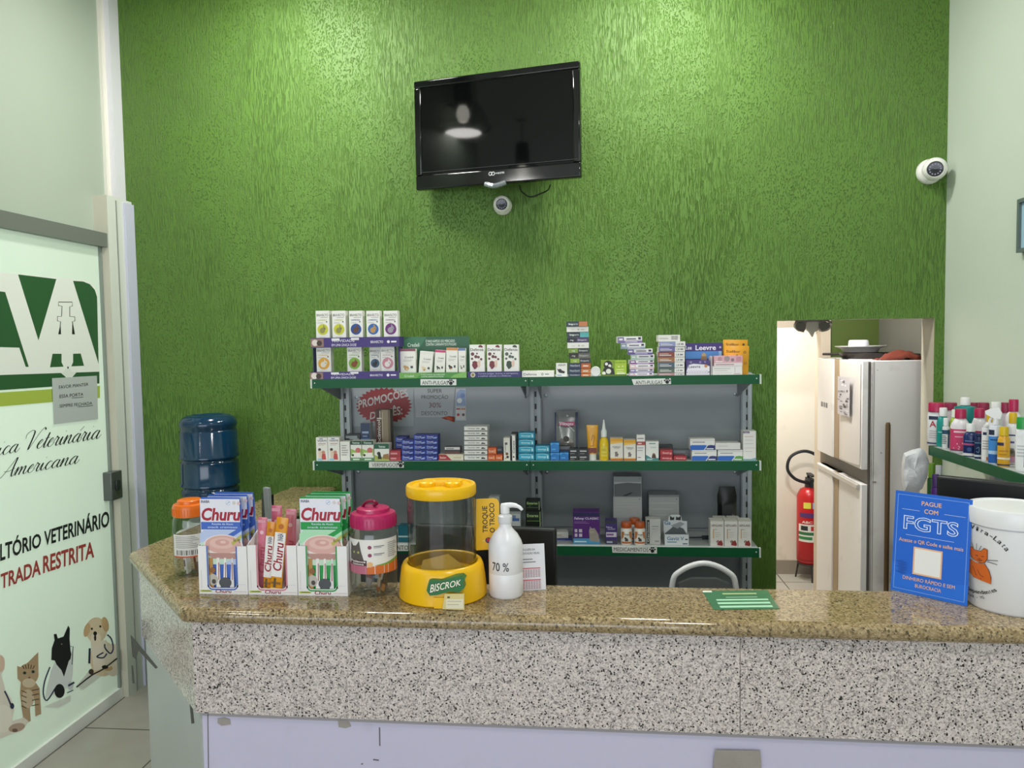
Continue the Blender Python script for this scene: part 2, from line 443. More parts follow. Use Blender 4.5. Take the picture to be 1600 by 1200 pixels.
struct(MB().box(-6.2, -9, -.1, 2.2, 6.2, 0, M_TILE), 'floor')
# corner trim above the door post
m = MB(); m.box(XL - .03, 3.575, 2.42, XL + .012, YW, CEILZ, '#dcdbe0'); m.box(XL - .03, 3.545, 2.42, XL - .016, 3.575, CEILZ, '#e8e4d8')
struct(m, 'trim_1')
# door post
m = MB()
m.box(XL - .13, 3.45, 0, XL + .04, YW - .001, 2.415, '#d3d7cf', {'-y': mat('#c9c6b4', .5), '+z': mat('#6b675e')})
m.box(XL + .04, 3.575, 0, XL + .052, YW - .001, 2.40, '#c6c8da')
m.box(XL + .04, 3.515, 0, XL + .044, 3.520, 2.40, '#8a8d86')
struct(m, 'trim_2')
# header rail over the glass door
struct(MB().box(XL - .05, 1.9, 2.17, XL + .035, 3.452, 2.235, mat('#70756f', .4)), 'trim_3')

# ---------------------------------------------------------------- glass door with its printed film
XD = XL + .004
door = thing('door_1', None, None, (XL, 3.46, 0)); door['kind'] = 'structure'
inv = Vector((-XL, -3.46, 0))
class Sh:                                     # the same picture plane, in the door's own coordinates
    curved = False; asp = 1
    def __init__(s, base, off): s.b, s.off = base, off
    def p(s, a, b, n=0): return s.b.p(a, b, n) + s.off
m = MB(); m.box(-.006, -1.56, .02, .002, -.035, 2.17, CLEARB, {'+x': M_FILM})
fr = Sh(PixX(XD), inv)
Z7 = lambda a: [(x / 2.5, 300 + y / 2.5) for x, y in a]
dg = '#2c5a33'
ops = [P(Z7([(-160, 300), (0, 314), (325, 342), (352, 352), (372, 374), (383, 410), (389, 748), (0, 776), (-160, 786)]), '#e9ece6'),
       P(Z7([(70, 322), (220, 340), (150, 580)]), dg),
       P(Z7([(285, 347), (325, 350), (350, 360), (370, 382), (379, 410), (385, 672)]), dg),
       P(Z7([(-160, 380), (0, 388), (20, 391), (112, 683), (100, 683), (75, 608), (0, 606), (-160, 600)]), dg),
       P(Z7([(205, 632), (240, 632), (240, 665), (248, 682), (195, 685)]), dg),
       P(Z7([(285, 632), (315, 631), (328, 679), (278, 681), (285, 665)]), dg),
       P(Z7([(-160, 725), (0, 715), (388, 702), (388, 748), (0, 774), (-160, 786)]), dg),
       P(Z7([(-160, 792), (0, 783), (390, 757), (390, 804), (0, 838), (-160, 850)]), '#a9bd4e'),
       P(Z7([(236, 706), (246, 706), (256, 690), (272, 690), (282, 704), (300, 703), (283, 722), (280, 770), (268, 815), (258, 770), (256, 722)]), '#dfe6dc')]
for pl in ([(232, 556), (236, 506), (224, 504), (224, 486), (240, 486), (242, 446), (228, 444), (228, 430), (282, 430), (282, 446), (272, 448), (272, 486), (292, 488), (292, 504), (282, 506), (291, 556)],):
    ops.append(L(Z7(pl), 1.1, '#1c211c'))
ops += [P(Z7([(227, 556), (238, 556), (236, 512)]), '#1c211c'), P(Z7([(281, 556), (292, 556), (282, 512)]), '#1c211c'), L(Z7([(265, 682), (265, 690)]), 2, '#1c211c')]
# handwritten style script: strokes per letter on a unit x-height, slanted
SCR = {'i': ([[(-.1, .35), (.15, .95), (.1, .3), (.22, 0), (.4, .12), (.55, .45)], [(.27, 1.5), (.31, 1.58)]], .5),
 'í': ([[(-.1, .35), (.15, .95), (.1, .3), (.22, 0), (.4, .12), (.55, .45)], [(.25, 1.3), (.5, 1.75)]], .5),
 'c': ([[(.62, .8), (.45, 1), (.2, .8), (.08, .35), (.25, 0), (.5, .08), (.8, .5)]], .7),
 'a': ([[(.65, .85), (.45, 1), (.15, .7), (.08, .25), (.28, 0), (.5, .25), (.7, .98), (.62, .3), (.74, 0), (.9, .1), (1.05, .45)]], .95),
 'á': ([[(.65, .85), (.45, 1), (.15, .7), (.08, .25), (.28, 0), (.5, .25), (.7, .98), (.62, .3), (.74, 0), (.9, .1), (1.05, .45)], [(.5, 1.3), (.8, 1.75)]], .95),
 'n': ([[(-.1, .4), (.1, .95), (.15, .9), (.08, 0)], [(.08, .05), (.3, .7), (.52, 1), (.6, .8), (.55, .25), (.66, 0), (.84, .1), (1.0, .45)]], .92),
 'm': ([[(-.1, .4), (.1, .95), (.15, .9), (.08, 0)], [(.08, .05), (.3, .75), (.48, 1), (.55, .8), (.48, 0)], [(.48, .05), (.7, .75), (.9, 1), (.97, .8), (.92, .25), (1.03, 0), (1.2, .1), (1.36, .45)]], 1.3),
 'r': ([[(-.1, .4), (.1, .9), (.14, 1.12), (.3, .92), (.42, .9), (.33, .3), (.43, 0), (.6, .1), (.75, .45)]], .68),
 'e': ([[(0, .4), (.3, .55), (.5, .85), (.38, 1), (.15, .7), (.1, .25), (.3, 0), (.55, .1), (.78, .45)]], .68),
 't': ([[(0, .4), (.25, 1.1), (.3, 1.7), (.2, .6), (.2, .1), (.36, 0), (.55, .4)], [(.0, 1.05), (.5, 1.12)]], .5),
 'l': ([[(0, .4), (.3, 1.4), (.35, 2.2), (.22, 1.8), (.15, .3), (.3, 0), (.5, .4)]], .5),
 'C': ([[(.95, 1.8), (.9, 2.3), (.5, 2.2), (.1, 1.2), (.15, .2), (.55, 0), (.9, .3), (1.1, .6)]], 1.1),
 'V': ([[(-.45, 1.4), (-.5, 1.9), (-.1, 2.25), (.3, 2.1), (.33, 1.2), (.28, .05), (.55, .7), (.95, 1.9), (1.3, 2.4), (1.5, 2.1)]], 1.15),
 'A': ([[(-.5, .5), (-.6, .15), (-.3, -.05), (.05, .3), (.6, 1.6), (.95, 2.3), (.9, 1.0), (.98, .1), (1.15, 0), (1.3, .4)], [(.0, .75), (.5, .7), (1.1, .95)]], 1.3)}
def script(s, x0, y0, x1, y1, xh, c, w):
    tot = sum(SCR[ch][1] for ch in s); o = []; k = (x1 - x0) / tot; pen = 0
    for ch in s:
        for st in SCR[ch][0]:
            q = []
            for a, b in st:
                t = pen + a + .42 * b * xh / k
                q.append((x0 + t * k, y0 + (y1 - y0) * t / tot - b * xh))
            o.append(L(q, w, c, 5) + (1,))
        pen += SCR[ch][1]
    return o
ink = '#191d1b'
ops += script('Clínica', -52, 722, 27, 706, 12.5, ink, 1.25) + script('Veterinária', 39, 704, 154, 685, 13, ink, 1.25) + script('Americana', 2, 747, 120, 724, 12, ink, 1.25)
Z8 = lambda x, y: (x / 2.728, 760 + y / 2.728)
def q8(*a): return [Z8(*p) for p in a]
blk, red = '#15191a', '#a63f3a'
ops += [TQ('CONSU', q8((-190, 372), (-6, 316), (-6, 248), (-190, 300)), blk, 2.3), TQ('LTÓRIO', q8((0, 316), (172, 256), (172, 201), (0, 248)), blk, 2.3),
        TQ('VETERINÁRIO', q8((188, 251), (463, 168), (463, 106), (188, 193)), blk, 2.3),
        TQ('EN', q8((-90, 468), (-6, 440), (-6, 380), (-90, 402)), red, 2.3), TQ('TRADA', q8((2, 436), (170, 374), (170, 312), (2, 376)), red, 2.3), TQ('RESTRITA', q8((183, 368), (398, 300), (398, 236), (183, 300)), red, 2.3)]
fr8 = Sh(PixX(XD, Z8), inv)
def E8(x, y, rx, ry, c, a=0):
    ca, sa = math.cos(a), math.sin(a)
    return P([(x + rx * math.cos(t) * ca - ry * math.sin(t) * sa, y + rx * math.cos(t) * sa + ry * math.sin(t) * ca) for t in [2 * PI * i / 22 for i in range(22)]], c)
m.art(fr, ops, e=.00003)
cr, tn, wh, bk, nv = '#e6d3b2', '#d3b185', '#eef0ea', '#17181b', '#2a3350'
# labrador puppy, black dog, kitten, pale puppy
a = [P([(325, 850), (400, 760), (515, 720), (515, 745), (350, 870)], '#dfe4d9'), P([(185, 940), (300, 890), (300, 915), (250, 945)], '#e2e8de'),
     E8(440, 735, 58, 75, cr), E8(480, 740, 40, 70, '#eee3cf'), E8(420, 790, 24, 16, cr), E8(460, 775, 20, 12, tn), P([(385, 660), (455, 655), (470, 770), (400, 785)], '#f0e6d3'),
     E8(410, 612, 46, 54, cr), E8(370, 612, 13, 30, tn, .25), E8(448, 588, 15, 32, tn, -.2), E8(408, 650, 22, 26, '#f1e4cb'), E8(405, 627, 8, 9, bk), E8(405, 645, 5, 14, '#3b2a22'), E8(391, 607, 4.5, 5, bk), E8(427, 597, 4.5, 5, bk),
     L([(456, 632), (474, 650), (482, 690), (470, 712), (448, 690), (446, 672)], 6, nv, 4), L([(455, 712), (440, 730), (412, 726), (440, 708)], 6, nv, 4), L([(382, 690), (380, 755)], 9, nv), L([(325, 856), (390, 805), (440, 778), (512, 722)], 6, '#2b2723', 3),
     E8(447, 770, 14, 8, bk), E8(388, 790, 11, 12, '#4a3a33'),
     # black dog
     P([(218, 740), (220, 690), (232, 655), (228, 630), (240, 628), (246, 648), (270, 640), (290, 593), (297, 605), (296, 650), (300, 700), (306, 725), (300, 760), (275, 800), (250, 780), (232, 742)], bk),
     P([(232, 750), (262, 785), (300, 735), (308, 690), (312, 700), (310, 800), (300, 850), (240, 880), (190, 905), (200, 850), (215, 790)], '#dfe5e2'), P([(246, 745), (300, 720), (272, 812)], bk),
     L([(300, 682), (311, 682), (306, 760)], 3.5, '#3a4458'), L([(212, 770), (190, 830), (184, 885), (200, 912), (235, 860)], 6, nv, 4), E8(253, 872, 22, 30, bk), E8(300, 850, 12, 18, '#c9d1d2'), L([(290, 850), (316, 835)], 8, nv), L([(285, 880), (312, 868)], 4, nv), E8(262, 672, 3, 3, '#9a8f86'),
     # kitten
     P([(72, 765), (92, 772), (120, 748), (162, 706), (163, 790), (150, 835), (168, 860), (175, 970), (150, 980), (146, 905), (126, 930), (130, 1000), (102, 1012), (92, 950), (84, 880), (88, 835), (74, 820)], '#b49a78'),
     E8(120, 800, 44, 46, '#b89e7b'), E8(122, 838, 28, 20, '#d7c6aa'), E8(104, 795, 8, 7, '#5d6d57'), E8(140, 790, 8, 7, '#5d6d57'), E8(104, 795, 4, 5, bk), E8(140, 790, 4, 5, bk), E8(124, 815, 5, 4, '#8c5b50'), E8(118, 905, 26, 40, '#cdbb9f')]
for dx in (-26, -13, 0, 13, 26): a.append(L([(120 + dx, 756 + abs(dx) * .3), (120 + dx * .7, 778)], 4, '#57432f'))
for yy in (870, 890, 912, 935): a += [L([(90, yy), (112, yy + 10)], 4, '#6b543b'), L([(135, yy), (165, yy - 6)], 4, '#6b543b')]
a += [P([(-60, 1130), (-70, 900), (-30, 780), (0, 715), (18, 735), (18, 780), (4, 800), (22, 870), (46, 905), (60, 950), (50, 1000), (100, 985), (120, 1000), (95, 1040), (40, 1058), (0, 1075)], '#e6dfd2'), E8(2, 755, 17, 36, '#dfc3ae'), E8(12, 990, 40, 60, '#efe9dd'), E8(70, 1028, 36, 18, '#b79f8d', -.25), E8(62, 1040, 12, 8, '#7a5f54'), L([(18, 872), (34, 905), (46, 935)], 7, nv, 3), E8(50, 936, 9, 13, nv)]
m.art(fr8, a, e=.00002, n0=.0004)
m.build('door_pane', door)
m = MB(); m.box(-.012, -1.56, 0.0, .016, -.02, .055, mat('#e4e6e1', .3)); m.box(-.012, -.036, .055, .014, -.022, 2.17, mat('#8a938c', .35, .2))
m.build('door_frame', door)
h = atX(181, 755, XL + .03)
m = MB(); m.box(-.02, h.y - 3.46 - .055, h.z - .075, .045, h.y - 3.46 + .03, h.z + .06, mat('#666a6a', .3, .6)); m.box(.045, h.y - 3.46 - .03, h.z - .03, .055, h.y - 3.46 + .005, h.z + .02, mat('#3a3d3e', .3, .5))
m.build('door_lock', door, bevel=.006)
# notice taped on the door
nt_ = thing('paper_notice', 'grey paper notice taped on the glass door asking to keep it shut', 'notice', (XD + .002, 3.3, 1.5)); off = Vector((-XD - .002, -3.3, -1.5))
q = [(81, 591), (151, 587), (153, 655), (84, 663)]
m = MB(); m.prism([PixX(XD + .003).p(*p) + off for p in q], (.0012, 0, 0), '#b9c0be')
m.art(Sh(PixX(XD + .0045), off), [TQ('FAVOR MANTER', [(92, 608), (138, 602.5), (138, 598), (92, 602.5)], '#23282b', .5), TQ('ESSA PORTA', [(93, 622), (130, 618), (130, 613.5), (93, 617)], '#23282b', .5),
      TQ('SEMPRE FECHADA', [(93, 637), (144, 632), (144, 627.5), (93, 632)], '#23282b', .5), L([(112, 622), (130, 620.4)], .7, '#23282b'), L([(121, 636), (145, 633.6)], .7, '#23282b')])
m.build('sheet', nt_)
# framed picture at the right edge
pA = atX(1590, 312, XR - .02); pB = atX(1590, 395, XR - .02)
pf = thing('framed_picture', 'pale blue picture in a thin grey frame on the sage wall', 'picture', (XR, pA.y - .3, pB.z))
hh = pA.z - pB.z
m = MB()
for b_ in ((-.3, 0, .3, .014), (-.3, hh - .014, .3, hh)): m.box(-.022, b_[0], b_[1], -.001, b_[2], b_[3], mat('#5d6a66', .35))
for y in (-.3, .286): m.box(-.022, y, .014, -.001, y + .014, hh - .014, mat('#5d6a66', .35))
m.build('frame', pf)
m = MB(); m.box(-.012, -.286, .014, -.002, .286, hh - .014, mottled('blue_print', '#8fb4c6', '#a9c6d3', 6, .15, 0)); m.build('print', pf)

# ---------------------------------------------------------------- back room seen through the opening
struct(MB().box(1.72, YW + .13, 0, 1.86, 4.75, 2.3, M_GREYROOM), 'wall_back_room_right')
m = MB(); m.box(1.44, 4.72, 0, 1.72, 4.8, 2.3, mottled('green_room_plaster', '#47591f', '#506326', 3, .6, .15, 50)); struct(m, 'wall_back_room_green')
m = MB(); m.box(1.385, 4.70, 0, 1.44, 4.82, 1.76, '#c4b7a3'); m.box(-.2, 4.70, 1.755, 1.44, 4.82, 1.82, '#b3a795'); struct(m, 'door_2')
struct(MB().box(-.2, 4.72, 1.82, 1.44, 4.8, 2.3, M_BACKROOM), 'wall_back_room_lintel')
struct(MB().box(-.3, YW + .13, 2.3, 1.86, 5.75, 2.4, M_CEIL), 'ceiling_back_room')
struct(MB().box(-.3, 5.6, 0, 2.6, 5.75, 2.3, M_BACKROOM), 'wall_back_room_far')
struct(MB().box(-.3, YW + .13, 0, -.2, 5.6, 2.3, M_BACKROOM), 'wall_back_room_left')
struct(MB().box(2.5, 4.8, 0, 2.6, 5.6, 2.3, M_BACKROOM), 'wall_corridor_right')
struct(MB().box(1.2, 5.585, 0, 2.2, 5.6, .10, '#8f8678'), 'baseboard_back_room')
m = MB(); m.box(1.72, 5.575, 0, 1.80, 5.6, 1.9, '#b8ab97'); m.box(1.66, 5.57, .9, 1.72, 5.6, 1.83, '#d9dde6'); struct(m, 'trim_4')

# lintel bracket
c = atY(1268, 505, YW + .10)
b = thing('door_closer', 'crumpled dark metal bracket hanging under the lintel of the back opening', 'bracket', (c.x, YW + .09, oz))
m = MB(); k = lambda x, y: ((x - 490) / 5.454 / 1200 * 3.74, 0, -(y - 125) / 5.454 / 1200 * 3.74)
m.prism([k(*p) for p in [(440, 130), (545, 130), (540, 205), (512, 222), (495, 262), (472, 222), (448, 200)]], (0, .02, 0), mat('#8c8478', .35, .7))
for s_ in (1, -1):
    kk = lambda x, y: (k(490 + s_ * (x - 490), y)[0], -.012, k(0, y)[2])
    m.prism([kk(*p) for p in [(545, 150), (580, 132), (622, 150), (628, 182), (600, 205), (560, 220), (545, 190)]], (0, .03, 0), mat('#4d4740', .35, .7))
    m.tube([kk(540, 140), kk(600, 128), kk(635, 160), kk(612, 200), kk(560, 215)], .005, mat('#8c8478', .3, .8), sm=4)
m.box(-.07, -.02, -.006, .07, .03, -.0005, mat('#6c655b', .4, .6))
m.build('metal_bracket', b)

# fridge
fx0, fx1, fy0, fy1 = 1.356, 1.668, 3.93, 4.62
ft = atY(1327, 564, fy0).z; sp1 = atY(1327, 736, fy0).z; sp0 = atY(1327, 757, fy0).z
fg = thing('refrigerator', 'worn white two-door refrigerator standing inside the back opening', 'refrigerator', (fx0, fy0, 0))
wt = mottled('fridge_enamel', '#dbd9d6', '#e2e0de', 3, .35, 0, 60, '#a9a39a')
m = MB(); m.box(.045, 0, .04, fx1 - fx0, fy1 - fy0, ft, wt); m.box(.03, .004, .05, .045, fy1 - fy0 - .004, ft - .005, '#5c5750')
m.build('body', fg, bevel=.004)
D = fy1 - fy0
for nm, z0, z1 in (('door', sp1 + .006, ft - .002), ('door', .06, sp0)):
    m = MB(); m.box(0, 0, z0, .03, D, z1, wt); m.box(-.004, D * .49, z0, .03, D * .60, z1, mat('#a08a6c', .5)); m.box(-.012, D * .60, z0, .03, D, z1, wt)
    dd = m.build(nm, fg, bevel=.003)
    if z0 > .5:
        m = MB(); fr = Flat((-.001, D * .47, z0 + .02), (0, -D * .45, 0), (0, 0, z1 - z0 - .03))
        rows = []
        for i in range(9):
            v = i / 8; rows.append([fr.p(a, v, .002 + .022 * math.sin(PI * a) * (.25 + .75 * (1 - v) ** 2)) for a in (0, .12, .3, .5, .7, .88, 1)])
        m.grid(rows, mat('#cfcac4', .4)); pl = m.build('peeling_panel', dd)
        m = MB(); o = []
        fr2 = Flat((-.027, D * .41, z0 + (z1 - z0) * .47), (0, -D * .27, 0), (0, 0, (z1 - z0) * .37))
        o.append(R(0, 0, 1, 1, '#b9b6bb'))
        rnd = random.Random(3)
        for i in range(34):
            x, y = rnd.random() * .75, rnd.random() * .92
            o.append(R(x, y, x + .08 + rnd.random() * .16, y + .02 + rnd.random() * .045, rnd.choice(['#3b3a40', '#6b6970', '#8d8b92', '#d9d7da'])))
        m.art(fr2, o, e=.00004); m.build('paper_note', dd)
        m = MB(); m.art(Flat((-.0125, D * .9, z0 + .26), (0, -D * .18, 0), (0, 0, .035)), [R(0, .1, .3, .9, '#77757a'), R(.4, .1, .6, .9, '#77757a'), R(.7, .1, .95, .9, '#77757a')]); m.build('door_badge', dd)
    else:
        m = MB(); m.box(-.018, .02, sp0 - .03, 0, D - .02, sp0 - .002, mat('#bdb9b2', .3)); m.build('handle', dd, bevel=.004)
m = MB(); m.art(Flat((.045, -.0005, 0), (fx1 - fx0 - .045, 0, 0), (0, 0, ft)), [R(.03, .62, .10, .615, '#8f8b85'), R(0, .02, .012, .995, '#5a5651'), R(.035, .02, .045, .995, '#6d6964'), C(.1, .97, .008, '#6b6761'), C(.18, .71, .012, '#8a857e')]); m.build('side_trim', fg)
for i, (x, y) in enumerate(((.08, .05), (.27, .05), (.08, .62), (.27, .62))): MB().lathe([(0, 0), (.018, 0), (.018, .04), (0, .04)], '#2b2a28', 12, x, y).build('foot', fg)
# on the fridge
MB().lathe([(0, 0), (.085, 0), (.10, .02), (.13, .03), (.132, .034), (.10, .026), (.08, .006), (0, .005)], mat('#d8d8d6', .3), 28).build('metal_tray', None, (1.50, 4.38, ft + .034), label='round pale tray overhanging on top of the refrigerator', cat='tray')
MB().lathe([(0, 0), (.11, 0), (.125, .02), (.128, .032), (.118, .032), (.11, .006), (0, .006)], mat('#35302d', .3, .4), 28).tube([(-.06, .10, .022), (-.16, .19, .022)], .007, '#26211f').build('frying_pan', None, (1.50, 4.32, ft + .0005), label='dark flat pan under the tray on the refrigerator top', cat='pan')
m = MB(); m.lathe([(0, 0), (.05, 0), (.055, .015), (.05, .055), (.045, .06), (0, .06)], mat('#dfe2ea', .5), 18); m.build('white_tub', None, (1.49, 4.38, ft + .0405), label='small white tub sitting on the tray above the refrigerator', cat='tub')
rows = []; rnd = random.Random(5)
for i in range(9):
    rows.append([((i - 4) * .024 + rnd.uniform(-.004, .004), (j - 3) * .02, max(.001, .045 * math.cos((i - 4.8) * .33) * math.cos((j - 3) * .45) + rnd.uniform(-.006, .008))) for j in range(7)])
m = MB(); m.grid(rows, mat('#6d2c1a', .85)); o = m.build('red_cloth', None, (1.545, 4.0, ft + .001), label='crumpled rust red cloth lying on the refrigerator top', cat='cloth'); md = o.modifiers.new('thick', 'SOLIDIFY'); md.thickness = .004; md.offset = 1
MB().box(-.03, -.16, 0, .03, .16, .03, '#1b1714').build('dark_case', None, (1.632, 4.16, ft + .0005), bevel=.006, label='slim dark case lying at the back corner of the refrigerator top', cat='case')
# broom handle leaning on the fridge side
pt = atY(1387, 660, 3.90); 
m = MB(); m.tube([(0, 0, .13), (.0, .0, pt.z - .012), (0, 0, pt.z)], [.0115, .0115, .008], mat('#4e3a20', .5), 12)
br = m.build('broom', None, (pt.x, 3.895, 0), label='broom with brown wooden handle leaning beside the refrigerator side panel', cat='broom')
m = MB(); m.prism([(-.13, -.02, .03), (.13, -.02, .03), (.09, -.02, .13), (-.09, -.02, .13)], (0, .035, 0), '#5b4b2e'); m.build('broom_head', br)
MB().box(-.14, -.025, 0, .14, .02, .03, '#3f3624').build('bristles', br)
# fire extinguisher
c = atY(1258, 800, 5.45); zt = atY(1258, 762, 5.45).z
ex = thing('fire_extinguisher', 'red fire extinguisher with black hose against the bright back room wall', 'fire extinguisher', (c.x + .035, 5.48, 0))
zb = .12
MB().lathe([(0, zb), (.07, zb), (.082, zb + .02), (.082, zt - .06), (.06, zt - .015), (.03, zt), (0, zt)], mat('#b3161c', .3), 28).build('cylinder', ex)
m = MB(); m.art(Wrap(.0825, zb, zt, 1.2), [R(0, .05, 1, .06, '#7c1014'), R(0, .30, 1, .53, '#d9d6cf'), R(0, .33, .5, .37, '#2f7d45'), R(0, .39, 1, .43, '#2c6b3e'), R(.1, .45, .35, .51, '#23282c'), R(.45, .45, .6, .51, '#b02a2a'), R(.05, .62, .9, .68, '#53306a'), R(.2, .74, .45, .82, '#d8d24d'), R(.5, .74, .62, .82, '#7fb6d8'), T('ABC', .15, .545, .5, .575, '#e9e4dc', 1)]); m.build('label', ex)
m = MB(); m.lathe([(0, zt), (.03, zt), (.03, zt + .05), (.018, zt + .06), (0, zt + .06)], mat('#26262a', .4), 16); m.box(-.02, -.09, zt + .05, .02, .03, zt + .065, '#1d1d20'); m.box(-.015, -.1, zt + .085, .015, .02, zt + .097, '#1d1d20'); m.tube([(0, .02, zt + .05), (0, .02, zt + .09)], .01, '#1d1d20'); m.build('valve', ex)
m = MB(); m.tube([(-.01, -.02, zt + .03), (-.10, -.03, zt + .06), (-.155, -.03, zt + .13), (-.13, -.03, zt + .22), (-.03, -.03, zt + .255), (.07, -.02, zt + .19), (.12, 0, zt + .0), (.1, 0, zt - .2)], .011, '#17171a', sm=6); m.build('hose', ex)
m = MB(); m.tube([(.075 * math.cos(t), .075 * math.sin(t), .115) for t in [2 * PI * i / 16 for i in range(16)]], .006, '#2a2522', closed=True)
for t in (.5, 2.6, 4.7): m.tube([(.07 * math.cos(t), .07 * math.sin(t), .115), (.09 * math.cos(t), .09 * math.sin(t), .0)], .006, '#2a2522')
m.build('stand', ex)
# lamps (they also show in the television's glass)
def pendant(i, x, y, z):
    t = thing('pendant_lamp', ['clear domed pendant lamp over the left end of the counter aisle', 'clear domed pendant lamp over the middle of the counter aisle', 'clear domed pendant lamp over the waiting area beside the left wall', 'clear domed pendant lamp over the customer side near the sage wall', 'clear domed pendant lamp above the middle of the waiting area'][i], 'lamp', (x, y, z), 0, 'pendant lamps under the ceiling')
    MB().lathe([(0, .30), (.07, .30), (.08, .12), (.06, .06), (0, .06)], mat('#4a4d50', .4, .5), 20).tube([(0, 0, .30), (0, 0, CEILZ - z)], .006, '#222222').lathe([(0, CEILZ - z - .03), (.05, CEILZ - z - .03), (.05, CEILZ - z), (0, CEILZ - z)], '#d9d9d6', 20).build('housing', t)
    MB().lathe([(.075, .10), (.16, .06), (.20, -.02), (.22, -.10), (.235, -.11), (.235, -.125), (.215, -.115)], CLEARB, 32).build('shade', t)
    MB().lathe([(0, -.08), (.035, -.065), (.055, -.02), (.05, .03), (.03, .06), (0, .06)], mat('#fff8ea', .5, emit=14), 20).build('bulb', t)
    return t
for i, (lx, ly, lz, lp) in enumerate(LAMPS): pendant(i, lx, ly, lz)
# ================================================================ television and cameras
tl, tr_ = atY(648, 212, 3.565), atY(906.5, 200, 3.40)
tx = Vector((tr_.x - tl.x, tr_.y - tl.y, 0)); tw = tx.length; ang = math.atan2(tx.y, tx.x)
zt_, zb_ = atY(645, 127.5, 3.565).z, atY(652, 297, 3.565).z
tvh = zt_ - zb_
tv = thing('television', 'black flat television with glossy frame mounted high on the green wall', 'television', (tl.x, tl.y, zb_), ang)
gl = mat('#060607', .08, 0, .6)
m = MB()
bz = .032
def ring(y0, y1, a, b, mt):
    m.box(0, y0, 0, tw, y1, a, mt); m.box(0, y0, tvh - b, tw, y1, tvh, mt); m.box(0, y0, a, b, y1, tvh - b, mt); m.box(tw - b, y0, a, tw, y1, tvh - b, mt)
ring(0, .035, .065, bz, gl)
m.build('bezel', tv, bevel=.006, seg=3)
m = MB(); m.box(bz, .006, .065, tw - bz, .012, tvh - bz, mat('#060707', .04, 0, .32)); m.build('screen', tv)
m = MB(); m.box(.03, .03, .03, tw - .03, .07, tvh - .03, '#0b0b0c'); m.box(tw * .3, .07, tvh * .25, tw * .7, .085, tvh * .75, '#131314'); m.build('back_cover', tv, bevel=.01)
m = MB(); fr = Flat((0, -.0005, 0), (tw, 0, 0), (0, 0, tvh))
m.art(fr, [C(.47, .092, .011, '#d9dadc'), C(.47, .092, .008, '#0a0a0b'), C(.487, .092, .011, '#d9dadc'), C(.487, .092, .008, '#0a0a0b'), L([(.474, .082), (.483, .103)], .003, '#d9dadc'), T('H-BUSTER', .503, .085, .555, .1, '#d9dadc', 1), R(.03, .155, .985, .158, '#3a3b3d')]); m.build('badge', tv)
m = MB(); m.tube([(tw * .44, .002, .002), (tw * .5, -.012, -.012), (tw * .56, .002, .002)], .012, mat('#9aa0a6', .1, .6), sm=5); m.build('status_light', tv)
m = MB(); m.box(tw * .47, .085, tvh * .35, tw * .53, .13, tvh * .65, '#1a1a1b'); m.build('wall_bracket', tv)
m = MB(); w0 = atY(812, 296, 3.6)
cab = [atY(812, 290, 3.56), atY(815, 299, 3.6), atY(828, 307.5, 3.63), atY(843, 303, 3.63), atY(856, 297, 3.6), atY(860, 289, 3.54)]
m.tube([p - cab[0] for p in cab], .003, '#101011', 8, sm=6); m.build('television_cable', None, cab[0], label='thin black cable looping below the television', cat='cable')
def dome_camera(name, label, px, py, Y, r, aim, wall):
    c = atY(px, py, Y)
    t = thing(name, label, 'security camera', c, 0, 'dome cameras on the green wall')
    z = Vector(aim).normalized()
    rot = z.to_track_quat('Z', 'Y').to_matrix().to_4x4()
    wq = Vector(wall).normalized().to_track_quat('Z', 'Y').to_matrix().to_4x4()
    depth = YW - Y - .0015
    mb = MB().lathe([(0, -depth), (r, -depth), (r, -depth + .012), (r * .98, -depth + .02), (r * .8, -depth + .03), (0, -depth + .03)], mat('#e6e5de', .35), 30, M=wq); mb.build('mount', t)
    MB().lathe([(r * .9 * math.sin(a), r * .9 * -math.cos(a)) for a in [PI * i / 14 for i in range(9)]] + [(r * .86, .35 * r), (r * .62, .60 * r), (r * .60, .58 * r), (r * .58, .5 * r), (0, .5 * r)], mat('#eceae4', .3), 30, M=rot).build('housing', t)
    g = MB().lathe([(r * .58, .52 * r), (r * .53, .60 * r), (r * .2, .63 * r), (0, .64 * r)], mat('#15151a', .12), 24, M=rot)
    for i in range(12):
        a = 2 * PI * i / 12; p = rot @ Vector((r * .4 * math.cos(a), r * .4 * math.sin(a), .618 * r)); q = rot @ Vector((r * .4 * math.cos(a), r * .4 * math.sin(a), .64 * r))
        g.tube([p, q], r * .06, '#8d8ca0', 8)
    g.lathe([(r * .17, .625 * r), (r * .16, .67 * r), (0, .68 * r)], mat('#050508', .05), 16, M=rot); g.build('lens', t)
dome_camera('dome_camera', 'round white dome camera just under the television', 784, 319, 3.60, .044, (.08, -1, -.20), (0, -1, 0))
dome_camera('dome_camera', 'white dome camera in the corner beside the sage wall', 1461, 264, 3.585, .055, (-.40, -1, -.22), (0, -1, 0))

